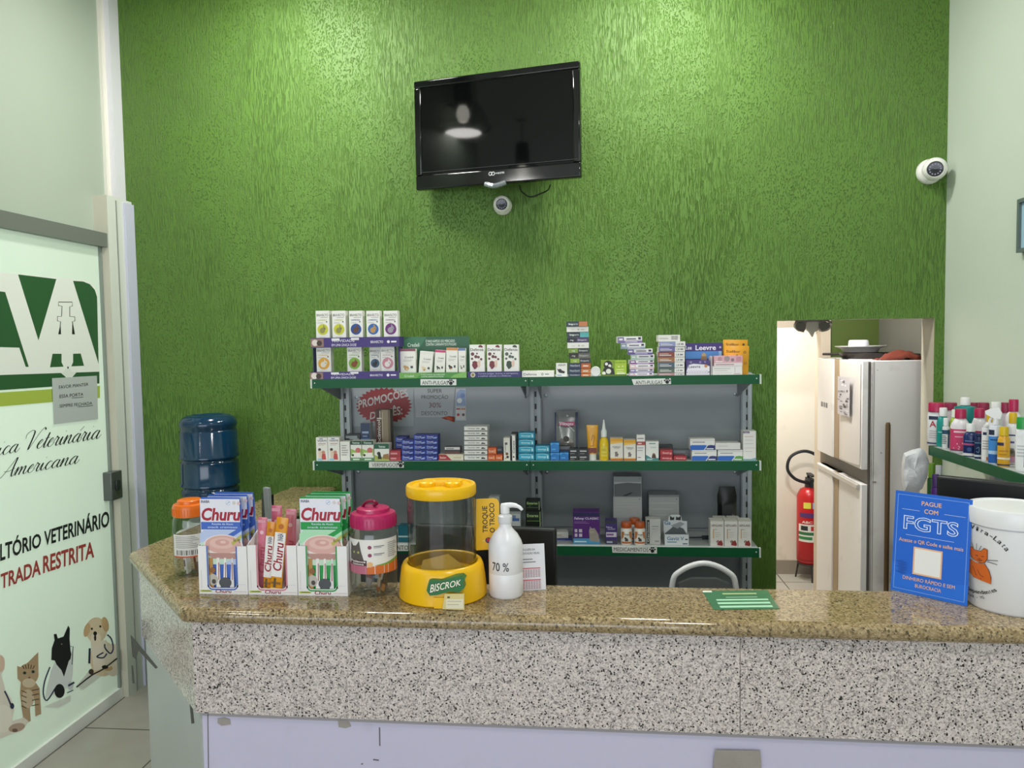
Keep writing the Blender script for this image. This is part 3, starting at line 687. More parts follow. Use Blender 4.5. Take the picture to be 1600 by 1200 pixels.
# ================================================================ reception counter
CZ = 1.0
ct = thing('reception_counter', 'long granite topped reception counter with pale speckled granite apron', 'counter', (-.3, 2.05, 0))
O = Vector((-.3, 2.05, 0))
top = [(-1.086, 1.918), (1.595, 1.878), (1.595, 2.165), (-.72, 2.185), (-.95, 2.50), (-1.225, 2.80), (-1.225, 3.645), (-1.46, 3.645), (-1.568, 2.457)]
m = MB(); m.prism([Vector((x, y, CZ - .042)) - O for x, y in top], (0, 0, .042), M_GTOP); m.build('countertop', ct, bevel=.0195, seg=5)
ap0, ap1 = .715, CZ - .043
ins = .028
Cf = Vector((-1.086 + .018, 1.918 + ins, 0)); Lf = Vector((-1.568 + .03, 2.457 + .012, 0)); Rf = Vector((1.59, 1.878 + ins, 0))
zs = atY(900, 1133, 1.945).z; ap0 = zs
sx = atY(1155, 1050, 1.935).x
def panel(a, b, z0, z1, th, mt, name, bevel=.0):
    d = (b - a).normalized(); n = Vector((-d.y, d.x, 0))
    if n.y < 0: n = -n
    mb = MB(); mb.prism([a + Vector((0, 0, z0)) - O, b + Vector((0, 0, z0)) - O, b + n * th + Vector((0, 0, z0)) - O, a + n * th + Vector((0, 0, z0)) - O], (0, 0, z1 - z0), mt)
    return mb.build(name, ct, bevel=bevel)
dfr = (Rf - Cf).normalized(); seam = Cf + dfr * ((sx - Cf.x) / dfr.x)
panel(Cf, seam - dfr * .0008, ap0, ap1, .02, M_GFRONT, 'granite_panel'); panel(seam + dfr * .0008, Rf, ap0, ap1, .02, M_GFRONT, 'granite_panel')
dl = (Lf - Cf).normalized(); panel(Cf + dl * .001, Lf, ap0, ap1, .02, M_GFRONT, 'granite_panel')
nb = Vector((0, .012, 0)); ds = Vector((.008, .008, 0))
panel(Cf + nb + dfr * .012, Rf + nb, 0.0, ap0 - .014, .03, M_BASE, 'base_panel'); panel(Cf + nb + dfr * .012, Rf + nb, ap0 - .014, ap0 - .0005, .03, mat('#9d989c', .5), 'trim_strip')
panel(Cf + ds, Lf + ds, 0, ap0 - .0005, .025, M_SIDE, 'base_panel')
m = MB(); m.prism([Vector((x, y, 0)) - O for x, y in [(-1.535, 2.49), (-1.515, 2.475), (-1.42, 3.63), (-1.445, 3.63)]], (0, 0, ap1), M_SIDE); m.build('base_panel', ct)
m = MB(); m.prism([Vector((x, y, .70)) - O for x, y in [(-1.0, 2.2), (1.58, 2.12), (1.58, 2.62), (-.6, 2.62), (-.95, 2.75), (-1.2, 2.95), (-1.4, 2.9)]], (0, 0, .03), mat('#b5b2ac', .4)); m.build('work_surface', ct, bevel=.003)
def lipY(px): return 1.918 + ins + (px - 300) * -.00001
def onbase(q, c, name, th=.0008, Y=1.955):
    mb = MB(); mb.prism([atY(x, y, Y) - O for x, y in q], (0, th, 0), c); return mb.build(name, ct)
onbase([(1117, 1172), (1188, 1173), (1190, 1200), (1160, 1232), (1113, 1231), (1115, 1190)], mottled('tape_residue', '#8d857e', '#9b948d', 20, .6, .2, 200), 'tape_patch', Y=1.9275)
for q, Y in (([(340, 1123), (350, 1121), (359, 1124), (360, 1132), (346, 1134), (340, 1130)], 1.955), ([(528, 1125), (545, 1126), (549, 1135), (540, 1138), (529, 1136)], 1.951), ([(915, 1137), (1008, 1141), (1012, 1145), (1000, 1146), (916, 1141)], 1.9425), ([(1343, 1159), (1352, 1159), (1352, 1163), (1343, 1163)], 1.9335)):
    onbase(q, mat('#97908a', .6), 'tape_patch', Y=Y)
for q, Y in (([(592, 1136), (594, 1137), (594.5, 1166), (592.5, 1165)], 1.950), ([(583, 1186), (592, 1187), (592, 1189), (583, 1188)], 1.950), ([(563, 1194), (567, 1192), (567, 1195)], 1.951), ([(324, 1116), (325, 1116), (326, 1200), (325, 1200)], 1.956)):
    onbase(q, mat('#5d595c', .6), 'scuff_mark', Y=Y)
onbase([(953, 981), (960, 981), (964, 985), (972, 987), (971, 992), (962, 991), (953, 987)], mat('#dcdad6', .5), 'tape_patch', Y=1.9435)
# dark adhesive strips on the bevelled end
def onside(q, c, name):
    n = Vector((-dl.y, dl.x, 0)); n = n if n.y < 0 else -n
    o = Cf + ds + n * .0012; pts = []
    for x, y in q:
        d = ray(x, y); t = (o - Vector((0, 0, EYE))).dot(n) / d.dot(n); pts.append(Vector((0, 0, EYE)) + d * t - O)
    mb = MB(); mb.prism(pts, n * -.0009, c); return mb.build(name, ct)
for q in ([(204, 992), (212, 1001), (246, 1043), (243, 1045), (216, 1016), (212, 1030), (207, 1026)], [(296, 1098), (300, 1102), (303, 1130), (299, 1131)], [(205, 1040), (207.5, 1040), (210, 1068), (207, 1068)]):
    onside(q, mat('#3f3c3b', .6), 'adhesive_strip')
# green flyer lying on top
q = [atZ(x, y, CZ + .0005) for x, y in [(1115, 953), (1218, 951.5), (1199, 922.5), (1097, 923.5)]]
fl = thing('flyer', 'green printed flyer lying flat on the counter top', 'flyer', q[0])
m = MB(); m.prism([p - q[0] for p in q], (0, 0, .0008), mottled('flyer_paper', '#3d6f4d', '#497f5a', 30, .25, 0))
class Quad:
    curved = False; asp = 1.5
    def __init__(s, q): s.q = [Vector(p) for p in q]
    def p(s, a, b, n=0):
        q = s.q; return (q[0] * (1 - a) + q[1] * a) * (1 - b) + (q[3] * (1 - a) + q[2] * a) * b + Vector((0, 0, n))
m.art(Quad([p - q[0] + Vector((0, 0, .0008)) for p in q]), [R(.12, .08, .92, .18, '#a9d8b9'), R(.12, .26, .92, .36, '#a9d8b9'), R(.13, .44, .92, .52, '#a9d8b9'), R(.3, .6, .78, .63, '#9fc6a9'), R(.28, .78, .8, .84, '#b9c78f'), R(.0, .9, .14, .99, '#dfe9df')]); m.build('paper', fl)

# ================================================================ wall shelving
S1, S2, S3, S4 = 1.542, 1.180, .811, .44
GX0, GXM, GX1, GY0, GY1 = -1.197, -.243, .717, 3.27, 3.60
go = thing('shelving_unit', 'grey steel two bay shelving unit with green edged shelves against the green wall', 'shelving', (-.24, 3.6, 0))
gO = Vector((-.24, 3.6, 0)); SH = lambda x, y, z: (x - gO.x, y - gO.y, z)
def gbox(mb, x0, y0, z0, x1, y1, z1, mt): a = SH(x0, y0, z0); b = SH(x1, y1, z1); return mb.box(*a, *b, mt)
UX = [(-1.172, -1.118), (-.262, -.208), (.700, .748)]
bt = 1.530
for a, b in ((UX[0][1], UX[1][0]), (UX[1][1], UX[2][0])):
    for z0, z1 in ((.04, .455), (.457, .817), (.819, 1.17), (1.172, bt)):
        m = MB(); gbox(m, a - .004, 3.588, z0, b + .004, 3.603, z1, M_STEELG); m.build('back_panel', go, bevel=.002)
for i, (a, b) in enumerate(UX):
    m = MB(); gbox(m, a, 3.56, 0, b, 3.632, bt + .01, mat('#9aa1a5', .4)); gbox(m, a + .004, 3.552, 0, a + .02, 3.56, bt, mat('#a6adb1', .4)); gbox(m, b - .02, 3.552, 0, b - .004, 3.56, bt, mat('#a6adb1', .4))
    cx = (a + b) / 2
    for k in range(26):
        z = .07 + k * .057
        if z < bt - .02: m.face([SH(cx - .0045, 3.5594, z), SH(cx + .0045, 3.5594, z), SH(cx + .0045, 3.5594, z + .026), SH(cx - .0045, 3.5594, z + .026)], '#131414')
    m.build('upright', go)
    for zz in (S1 - .10, S2 - .10, S3 - .10):
        for xx in ((b + .02,) if i == 0 else (a - .02, b + .02) if i == 1 else (a - .02,)): MB().lathe([(0, 0), (.009, 0), (.008, .004), (0, .005)], mat('#7d8488', .3, .5), 12, M=Matrix.Translation(SH(xx, 3.5875, zz)) @ Matrix.Rotation(PI / 2, 4, 'X')).build('bolt', go)
for zi, S_ in enumerate((S1, S2, S3, S4, .13)):
    for a, b in ((GX0, GXM - .002), (GXM + .002, GX1)):
        m = MB(); gbox(m, a, GY0 + .004, S_ - .012, b, GY1 - .042, S_, mat('#b4b8b8', .4)); sh = m.build('shelf', go)
        m = MB(); gbox(m, a - .003, GY0 - .004, S_ - .036, b + .003, GY0 + .004, S_ + .003, M_SHELFG)
        for x in (a + .012, b - .012): m.lathe([(0, 0), (.003, 0), (.002, .002), (0, .002)], '#cfd6d0', 8, M=Matrix.Translation(SH(x, GY0 - .004, S_ - .013)) @ Matrix.Rotation(PI / 2, 4, 'X'))
        m.build('price_rail', sh)
        m = MB(); xx = a - .004 if a < -1 else b + .003
        gbox(m, xx - .003, GY0 - .006, S_ - .036, xx + .004, GY0 + .010, S_ + .004, '#cdd3cd'); m.build('end_cap', sh)
        for x in (a + .03, b - .036):
            m = MB(); m.prism([SH(x, GY0 + .01, S_ - .0125), SH(x, GY1 - .042, S_ - .0125), SH(x, GY1 - .042, S_ - .11), SH(x, GY1 - .075, S_ - .10), SH(x, GY0 + .01, S_ - .035)], (.004, 0, 0), mat('#7d8588', .4)); m.build('bracket', sh)
# printed shelf signs
def shelf_sign(label, quad, txt, txq, pw, Y=GY0 - .0048):
    c = atY(*quad[0], Y)
    t = thing('shelf_label', label, 'label', c)
    m = MB(); m.prism([atY(x, y, Y) - c for x, y in quad], (0, .0008, 0), '#dfe0dc')
    m.art(Sh(PixY(Y - .0002), -c), [TQ(txt, txq, '#2a2c2b', .2)] + paw(pw[0], pw[1], 5.2, '#121312', -1.0)); m.build('paper', t)
shelf_sign('white ANTI-PULGAS label with a paw on the green edge of the left top shelf', [(657, 602), (713, 602), (713, 592.5), (657, 592.5)], 'ANTI-PULGAS', [(659.5, 600.8), (700, 600.8), (700, 595), (659.5, 595)], (704.5, 597.5))
shelf_sign('white ANTI-PULGAS label with a torn corner on the right top shelf edge', [(990, 601.5), (1048.5, 600), (1048, 591), (987, 592.5)], 'ANTI-PULGAS', [(993, 600.6), (1035, 600), (1035, 594.4), (993, 595)], (1042.5, 595.5))
shelf_sign('white VERMIFUGOS label on the edge of the left middle shelf', [(576.5, 730.8), (631, 730.8), (631, 721.8), (576.5, 721.8)], 'VERMIFUGOS', [(581, 729.3), (621, 729.3), (621, 723.6), (581, 723.6)], (626, 726))
shelf_sign('white MEDICAMENTOS label on the edge of the right bottom shelf', [(957, 863.5), (1026.5, 865), (1026.5, 855.5), (956, 853.5)], 'MEDICAMENTOS', [(959, 861.2), (1013, 862.2), (1013, 856.2), (959, 855.2)], (1019.5, 859.5))
shelf_sign('white label ending in NTO seen between the pink jar and the yellow dispenser', [(575, 861), (641, 861), (641, 850.5), (575, 850.5)], 'SUPLEMENTO', [(586, 859), (638, 859), (638, 852.5), (586, 852.5)], (579, 856))
# posters on the back panels
PY = 3.586
def poster(name, label, quad, colr, ops, th=.0008, Y=PY):
    c = atY(*quad[0], Y); t = thing(name, label, 'poster', c)
    m = MB(); m.prism([atY(x, y, Y) - c for x, y in quad], (0, th, 0), colr); m.art(Sh(PixY(Y), -c), ops); m.build('sheet', t); return t
star = []
for i in range(64):
    a = 2 * PI * i / 64; k = 1.0 if i % 2 else .88
    star.append((600 + 44.5 * k * math.cos(a), 634 + 29 * k * math.sin(a)))
z1 = lambda x, y: (480 + x / 4.444, 470 + y / 4.444)
poster('sale_poster', 'clear sale poster with a dark red starburst and white PROMOÇÕES lettering', [(549, 666), (646.5, 666), (646.5, 605), (549, 605)], '#a3a9ac',
       [P(star[::-1], '#933235'), TQ('PROMOÇÕES', [z1(358, 748), z1(700, 662), z1(692, 612), z1(356, 694)], '#c9c4c2', 2), TQ('DO MÊS:', [z1(436, 822), z1(662, 786), z1(656, 732), z1(440, 776)], '#c9c4c2', 2)])
dk = '#3f4346'
poster('discount_notice', 'grey paper notice SUPER PROMOÇÃO 30% DESCONTO on the shelf back panel', [(650, 652), (707, 652), (711, 605), (646.5, 605)], '#a9adb0',
       [TQ('SUPER', [z1(836, 638), z1(936, 638), z1(936, 612), z1(836, 612)], dk), TQ('PROMOÇÃO', [z1(792, 681), z1(978, 681), z1(978, 656), z1(792, 656)], dk), TQ('30%', [z1(845, 741), z1(930, 741), z1(930, 708), z1(845, 708)], '#6d3036'), TQ('DESCONTO', [z1(794, 794), z1(974, 794), z1(974, 768), z1(794, 768)], dk)])
poster('picture_card', 'narrow blue and red picture card beside the discount notice', [(711.5, 657), (728.5, 657), (728, 607), (712, 607)], '#b6bbc0',
       [P([(713, 634), (727.5, 634), (727, 610), (720, 608), (713, 614)], '#8b9fc0'), C(718, 626, 4, '#dfe0dd'), C(723, 618, 3.4, '#6f86b4'), R(713, 655, 719, 637, '#c9c3bf'), R(720.5, 655, 727, 637, '#c9c3bf'), C(716, 648, 2.3, '#a8343b'), C(724, 648, 2.3, '#5a4a4d'), R(713, 640, 719, 638, '#a23a3d'), R(720.5, 640, 727, 638, '#b96b3d')])
m = MB(); c = atY(700, 655, PY - .002); o = lambda x, y, n=0: atY(*z1(x, y), PY - .002 - n) - c
m.grid([[o(930, 812), o(955, 806, .004), o(985, 800, .006), o(1022, 806, .003)], [o(962, 824), o(980, 826, .006), o(1000, 836, .010), o(1020, 842, .006)]], mat('#b2503a', .5)); po = m.build('paper_ribbon', None, c, label='small orange red paper ribbon stuck under the discount notice', cat='ribbon'); md = po.modifiers.new('thick', 'SOLIDIFY'); md.thickness = .001

# ================================================================ water dispenser and jug
jx, jy = atY(327, 700, 3.42).x, 3.42
wd = thing('water_dispenser', 'white floor standing water dispenser holding the blue jug behind the counter end', 'water dispenser', (jx, jy, 0))
z0 = .86
MB().box(-.112, -.14, .02, .14, .14, z0, mat('#dcdcd8', .4)).build('body', wd, bevel=.02, seg=4)
MB().lathe([(.11, z0), (.11, z0 + .02), (.10, z0 + .03), (.06, z0 + .028), (.05, z0 - .0)], mat('#d3d3cf', .4), 28).build('collar', wd)
m = MB(); m.box(-.11, -.143, .45, .11, -.139, .75, '#8d9094'); m.box(-.06, -.175, .68, -.03, -.14, .71, '#2a5ba8'); m.box(.03, -.175, .68, .06, -.14, .71, '#b43232'); m.build('tap_panel', wd)
jt = atY(327, 651, jy - .1).z
def jm():
    m, nt, b, pos = nodes('blue_jug_plastic', .12); b.inputs['Base Color'].default_value = rgb('#06304c'); b.inputs['Specular IOR Level'].default_value = .6
    return m
R0 = .128; z = 0; b0 = z0 + .034
H = jt - b0
pr = [(.028, 0), (.03, .03), (.05, .045), (.09, .07), (.118, .095), (R0, .12)]
def rib(zz): return [(R0, zz - .018), (R0 - .008, zz - .010), (R0 - .009, zz - .004), (R0 + .004, zz + .004), (R0 + .005, zz + .012), (R0, zz + .02)]
for zz in (.155, .285): pr += rib(zz)
pr += [(R0 - .002, H - .075), (R0 - .007, H - .068), (R0 - .004, H - .055), (R0, H - .045), (R0 - .002, H - .03), (R0 - .015, H - .012), (R0 - .03, H - .003), (R0 - .05, H), (R0 - .06, H - .008), (0, H - .012)]
MB().lathe(pr, jm(), 48).build('water_jug', None, (jx, jy, b0 - .0), label='large blue ribbed water jug upended against the green wall', cat='water jug')
# ================================================================ goods on the wall shelves
E0 = .0006
class It: pass
def carton(label, x0, x1, yt, base, ops=(), side='#e6e4de', Y=3.30, dep=.05, cat='carton', name='medicine_carton', group=None, rz=0, front=None, tilt=0, top=None, e=.00004):
    ym = (yt + 715) / 2 if base is None else yt
    X0, X1 = atY(x0, ym, Y).x, atY(x1, ym, Y).x
    w = X1 - X0; zt = atY((x0 + x1) / 2, yt, Y).z; h = zt - base
    m = MB(); f = {'-y': mat(front or side, .42)}
    if top: f['+z'] = mat(top, .42)
    m.box(-w / 2, 0, 0, w / 2, dep, h, mat(side, .42), f)
    m.art(Flat((-w / 2, 0, 0), (w, 0, 0), (0, 0, h)), ops, e=e, n0=.0002)
    o = m.build(name, None, ((X0 + X1) / 2, Y, base), label=label, cat=cat, group=group, rot=(0, tilt, rz))
    o['_w'] = w; o['_h'] = h
    return o
def top(o): return o.location.z + o['_h'] + E0
def pile(rows, base, mk, Y=3.30, dep=.06, group=None, jit=0.0, rnd=random.Random(11)):
    """rows: bottom first, each (x0, x1, y_top); cartons lie flat one on another"""
    b = base; out = []
    for i, (x0, x1, yt) in enumerate(rows):
        lab, side, ops, kw = mk(i)
        o = carton(lab, x0, x1, yt, b, ops, side, Y + rnd.uniform(0, jit), dep, group=group, rz=rnd.uniform(-jit, jit) * 6, **kw); b = top(o); out.append(o)
    return out
def lines(x0, x1, y0, y1, n, c):
    o = []; rr = random.Random(int(1000 * (x0 + y0 + y1)) + n)
    for i in range(n):
        y = y1 - (y1 - y0) * (i + .5) / n; h = (y1 - y0) / n * .22
        o.append(R(x0, y - h, x0 + (x1 - x0) * rr.uniform(.6, 1), y + h, c))
    return o
def tray(label, x0, x1, yt, base, colr, ops, Y=3.285, dep=.085, cheek=None, back=None, backops=(), group=None, name='display_tray'):
    X0, X1 = atY(x0, yt, Y).x, atY(x1, yt, Y).x; w = X1 - X0; h = atY((x0 + x1) / 2, yt, Y).z - base
    t = thing(name, label, 'display tray', ((X0 + X1) / 2, Y, base), 0, group)
    m = MB(); th = .0018
    m.box(-w / 2, 0, 0, w / 2, dep, th, colr); m.box(-w / 2, 0, th, w / 2, th, h, colr); m.box(-w / 2, th, th, -w / 2 + th, dep, h, colr)
    hc = h if not cheek else atY(x1, cheek, Y).z - base - .0006
    m.box(w / 2 - th, th, th, w / 2, dep, hc, colr)
    if cheek: m.box(-w / 2, dep * .55, th, -w / 2 + th, dep, hc, colr)
    m.art(Flat((-w / 2, 0, 0), (w, 0, 0), (0, 0, h)), ops, e=.00004, n0=.0002); m.build('tray', t)
    if back:
        hb = atY((x0 + x1) / 2, back, Y + dep).z - base
        m = MB(); m.box(-w / 2, dep - .002, th, w / 2, dep, hb, colr); m.art(Flat((-w / 2, dep - .002, 0), (w, 0, 0), (0, 0, hb)), backops, e=.00004, n0=.0002); m.build('header_card', t)
    t['_w'] = w; t['_h'] = hc if cheek else h
    return t
# -- flea and tick boxes in two purple trays
purple = '#3f2d74'
pet = {'y': ('#c3c52c', '#8d8a4e'), 'b': ('#23488f', '#5d3d2b'), 'lb': ('#2a64a8', '#b98d55'), 'pu': ('#6b2a72', '#9b96a3'), 'or': ('#e0a53a', '#e8dccb'), 'gr': ('#7fb03a', '#8a4a26'), 'db': ('#3b5c7b', '#2b2b2c'), 'pk': ('#cf8a9c', '#efe3e2')}
def up(ops, k):                               # lift a front design above the part the tray hides
    o = []
    for t in ops:
        t = list(t)
        if t[0] == 'r': t[2] = k + (1 - k) * t[2]; t[4] = k + (1 - k) * t[4]
        elif t[0] == 'c': t[2] = k + (1 - k) * t[2]
        elif t[0] == 't': t[3] = k + (1 - k) * t[3]; t[5] = k + (1 - k) * t[5]
        elif t[0] == 'p': t[1] = [(x, k + (1 - k) * y) for x, y in t[1]]
        o.append(tuple(t))
    return o
def pill_box(k):
    c, an = pet[k]
    return [T('BRAVECTO', .07, .80, .93, .885, '#5d5650', 1), R(.35, .745, .9, .765, '#a8a29b'), T('COMPRIMIDO', .14, .635, .82, .69, c, 1), C(.80, .6, .05, '#4a4748'), R(.12, .555, .55, .575, '#b7b2aa'),
            C(.5, .33, .40, c), C(.47, .29, .2, an), C(.6, .36, .13, an), P([(.52, .42), (.56, .52), (.64, .43)], an), C(.62, .35, .03, '#1d1a18'), R(.25, .06, .7, .075, '#c9c4bd')]
tr_ops = [R(0, .08, .15, .92, '#8d6f66'), C(.05, .5, .035, '#d9cfc6'), C(.1, .45, .03, '#3e2d2a'), T('EM UMA ÚNICA DOSE', .24, .12, .52, .36, '#d8d2e2', 1), T('NOVIDADE', .25, .55, .5, .8, '#d8d2e2', 1), R(.24, .68, .33, .92, '#e3e0e4'), R(.46, .72, .55, .95, '#e3e0e4'), T('BRAVECTO', .68, .38, .82, .62, '#e6e2ec', 1), C(.88, .5, .016, '#e6e2ec'), R(.91, .42, .97, .58, '#e6e2ec')]
lt = tray('lower purple display tray holding flea tablet boxes at the left end of the top shelf', 484, 623, 580.5, S1 + E0, purple, tr_ops, cheek=541.5, group='purple display trays')
G = 'flea tablet boxes in the purple trays'
lows = [(494, 516.5, 'or', 'white box with an orange circle and pale dog, first in the lower purple tray'), (542, 564.5, 'gr', 'white box with a green circle and brown dog in the lower purple tray'), (577, 594, 'db', 'white box with a dark blue circle half hidden in the lower purple tray'), (594.5, 616, 'pk', 'white box with a pink circle and pale dog in the lower purple tray')]
for i, (a, b, k, lab) in enumerate(lows):
    carton(lab, a, b, 541.8 if i != 2 else 542.5, S1 + .0035, up(pill_box(k), .22), Y=3.305 - (.0 if i != 2 else -.03), dep=.038, group=G, side='#e9e7e2')
ut = tray('upper purple display tray set on top of the lower boxes at the shelf end', 485, 623.5, 527, S1 + E0 + lt['_h'] + .0008, purple, tr_ops, group='purple display trays')
ub = ut.location.z + .0028
for a, b, k, lab in ((493, 514, 'y', 'white box with a lime circle at the left end of the upper purple tray'), (518.5, 539.5, 'y', 'second white box with a lime circle in the upper purple tray'), (545, 566, 'b', 'white box with a dark blue circle and dog in the upper purple tray'), (572, 593, 'lb', 'white box with a blue sky circle and tan dog in the upper purple tray'), (599, 621, 'pu', 'white box with a purple circle at the right end of the upper purple tray')):
    carton(lab, a, b, 485.5, ub, up(pill_box(k), .23), Y=3.305, dep=.038, group=G, side='#e9e7e2')
# -- green display with leaning white boxes
tray('green display tray with a dark green header card on the top shelf', 623.5, 729, 582, S1 + E0, '#4f8d45', [P([(.25, 0), (.3, .5), (.45, 1), (.0, 1), (0, 0)], '#6da24f'), P([(.75, 0), (.82, .6), (.95, 1), (1, 1), (1, 0)], '#7cb05c'), T('É MAIS RÁPIDO DO MERCADO', .33, .55, .68, .75, '#d7e4cf', 1), T('CONTRA CARRAPATOS E PULGAS', .33, .22, .66, .42, '#d7e4cf', 1), T('Credeli', .08, .3, .22, .62, '#d7e4cf', 1)], back=526, dep=.10,
     backops=[R(0, 0, 1, 1, '#2b5a41'), P([(.2, .62), (.35, 1), (.1, 1), (0, .9), (0, .62)], '#3a7052'), T('Credeli', .06, .76, .24, .85, '#cfd9cf', 1), T('É MAIS RÁPIDO DO MERCADO', .34, .86, .78, .92, '#cfd9cf', 1), T('CONTRA CARRAPATOS E PULGAS', .34, .78, .8, .84, '#cfd9cf', 1)], name='display_tray')
G = 'white boxes leaning in the green display'
def wb(c, dog, dog2): return [R(0, .90, 1, 1, c), T('Credeli', .3, .62, .85, .69, '#6b6a68', 1), R(.2, .53, .8, .55, '#b7b4ad'), R(.2, .48, .7, .495, '#b7b4ad'), R(0, .36, 1, .37, '#ddd9cf'), C(.4, .2, .15, dog), C(.28, .27, .09, dog), C(.42, .16, .07, dog2), R(.66, .2, .82, .3, '#4a4a4a')]
for a, b, yt, c, d1, d2, tl_, lab in ((625, 649, 545, '#8a5160', '#c79a63', '#e0c9a3', 0, 'white box with a maroon top edge, leftmost in the green display'), (652.5, 673, 549, '#e7e4de', '#e0c6a8', '#b98d5f', .10, 'white box leaning right, second in the green display'), (677, 693.5, 547, '#c9467a', '#4a4441', '#e9e6e0', .07, 'white box with a magenta top edge in the green display'), (696, 714, 543.5, '#d98a4c', '#3a3532', '#c98e4e', .03, 'white box with an orange top edge in the green display'), (716, 727, 544, '#6a7fae', '#8f8a82', '#5a4a3e', 0, 'narrow white box with a blue top edge at the right of the green display')):
    carton(lab, a, b, yt, S1 + .0035, up(wb(c, d1, d2), .16), Y=3.315, dep=.03, group=G, tilt=tl_, side='#e9e6df')
# -- dark paw print boxes
tray('indigo display tray holding three paw print boxes on the top shelf', 730.5, 814, 580.5, S1 + E0, '#37316b', [C(.1, .5, .045, '#d9d4bd'), C(.1, .5, .03, '#8d7a4d'), T('Contra pulgas, ácaros e carrapatos,', .2, .58, .95, .8, '#b9b6d0', .5), T('a melhor atitude é a Defenza.', .2, .2, .82, .42, '#b9b6d0', .5)])
def dfz(c, c2):
    o = [T('Defenza', .06, .76, .94, .86, '#3a3536', 1), P([(.6, .9), (.62, .96), (.75, .99), (.88, .95), (.9, .88)], c)]
    for x, y, r in ((.2, .64, .12), (.16, .46, .08), (.42, .54, .11), (.6, .52, .09), (.78, .44, .08), (.5, .66, .06)): o.append(C(x, y, r, c2))
    return o + [P([(.15, .2), (.2, .35), (.35, .38), (.52, .34), (.62, .22), (.42, .08), (.3, .05)], c), P([(.55, .12), (.5, .3), (.62, .42), (.72, .36), (.7, .16)], '#e2c3b2')]
for i, (a, b, c, lab) in enumerate(((733.5, 756.5, ('#7a3440', '#6e3f45'), 'white box with maroon paw print, left one in the indigo tray'), (760.5, 783, ('#7a3440', '#6e3f45'), 'white box with maroon paw print, middle of the indigo tray'), (787, 810, ('#3c4a42', '#56625a'), 'white box with dark green paw print in the indigo tray'))):
    carton(lab, a, b, 538.5, S1 + .0035, up(dfz(*c), .2), Y=3.302, dep=.045, group='paw print boxes in the indigo tray', side='#ebe9e4')
carton('white flat carton lying beside the indigo tray on the top shelf', 815.5, 865.5, 580, S1 + E0, [T('Defenza', .05, .32, .46, .68, '#3a3a3b', 1), C(.64, .48, .035, '#3a3a3b'), C(.64, .48, .02, '#e9e7e2'), R(.72, .42, .84, .56, '#6a6a6a'), R(.53, .3, .535, .7, '#b5b2ac')], dep=.09)
z2 = lambda x, y: (820 + x / 4.2105, 480 + y / 4.2105)
def zc(label, x0, x1, yt, base, *a, **k): return carton(label, z2(x0, 0)[0], z2(x1, 0)[0], z2(0, yt)[1], base, *a, **k)
zc('small white carton with a black dog beside the tall carton tower', 205, 278, 368, S1 + E0, [T('AZIUM', .2, .8, .85, .92, '#2a3550', 1), C(.35, .45, .17, '#2a2a2c'), P([(.3, .5), (.1, .62), (.16, .45)], '#2a2a2c'), P([(.3, .3), (.75, .25), (.8, .4), (.4, .5)], '#2a2a2c'), R(.08, .1, .5, .16, '#7b93b8')], dep=.035)
# -- the tall tower
tw_ = [(286, 432, 437, '#26364f', '#c9713a'), (286, 432, 403, '#2b3c57', '#cf7a3e'), (288, 432, 369, '#26364f', '#c9662f'), (300, 432, 337, '#2a2f36', '#8cab3f'), (290, 428, 302, '#6d6a62', '#33322f'), (288, 424, 270, '#27312f', '#7d9a3c'), (280, 421, 233, '#e4e2dc', '#d2cfc8'), (278, 418, 200, '#473564', '#2a2838'), (278, 420, 163, '#26343f', '#5fb7b9'), (275, 418, 129, '#e6e4de', '#d9d6cf'), (272, 412, 93, '#23323a', '#c07a4c')]
nm = ['navy carton with orange end at the foot of the tall carton tower', 'navy carton with orange end, second from the foot of the tall tower', 'navy carton with rust end, third from the foot of the tall tower', 'black carton with lime mark, fourth from the foot of the tall tower', 'grey carton, fifth from the foot of the tall carton tower', 'dark green carton, sixth from the foot of the tall carton tower', 'white carton in the middle of the tall carton tower', 'purple carton above the middle white one in the tall tower', 'dark carton with turquoise end, third from the top of the tall tower', 'white carton just under the topmost of the tall tower', 'dark carton with orange end on top of the tall tower']
def mk(i):
    c1, c2 = tw_[i][3], tw_[i][4]; wht = i in (6, 9)
    if wht: o = [R(.5, .3, .58, .6, '#b5b1aa'), R(.65, .3, .8, .55, '#c9c5be'), R(.2, .35, .35, .5, '#cfccc5')]
    elif i < 3: o = [R(.58, 0, 1, 1, c2), T('NexGard', .08, .4, .5, .72, '#d5d9df', 1), R(.66, .35, .9, .62, '#e9dccb'), R(0, 0, 1, .06, '#15181d')]
    else: o = [R(.0 if i not in (8, 10) else .6, .05, .45 if i not in (8, 10) else 1, .95, c2), T('Simparic', .5 if i not in (8, 10) else .1, .36, .92 if i not in (8, 10) else .55, .66, '#d9d9d6', 1), T('mg', .15, .36, .3, .66, '#dfe2d6', 1)]
    return nm[i], c1, o, {}
pile([(z2(a, 0)[0], z2(b, 0)[0], z2(0, y)[1]) for a, b, y, _, _ in tw_], S1 + E0, mk, dep=.055, group='cartons in the tall tower', jit=.006)
m = MB(); m.lathe([(.014, -.012), (.021, -.012), (.0215, -.008), (.0215, .010), (.020, .012), (.0, .012)], mat('#d6d6d3', .4), 28, M=Matrix.Rotation(PI / 2, 4, 'X')); c = atY(*z2(466, 437), 3.31)
m.build('tape_roll', None, (c.x, 3.315, S1 + .0222), label='round white roll standing on edge beside the lime carton', cat='roll')
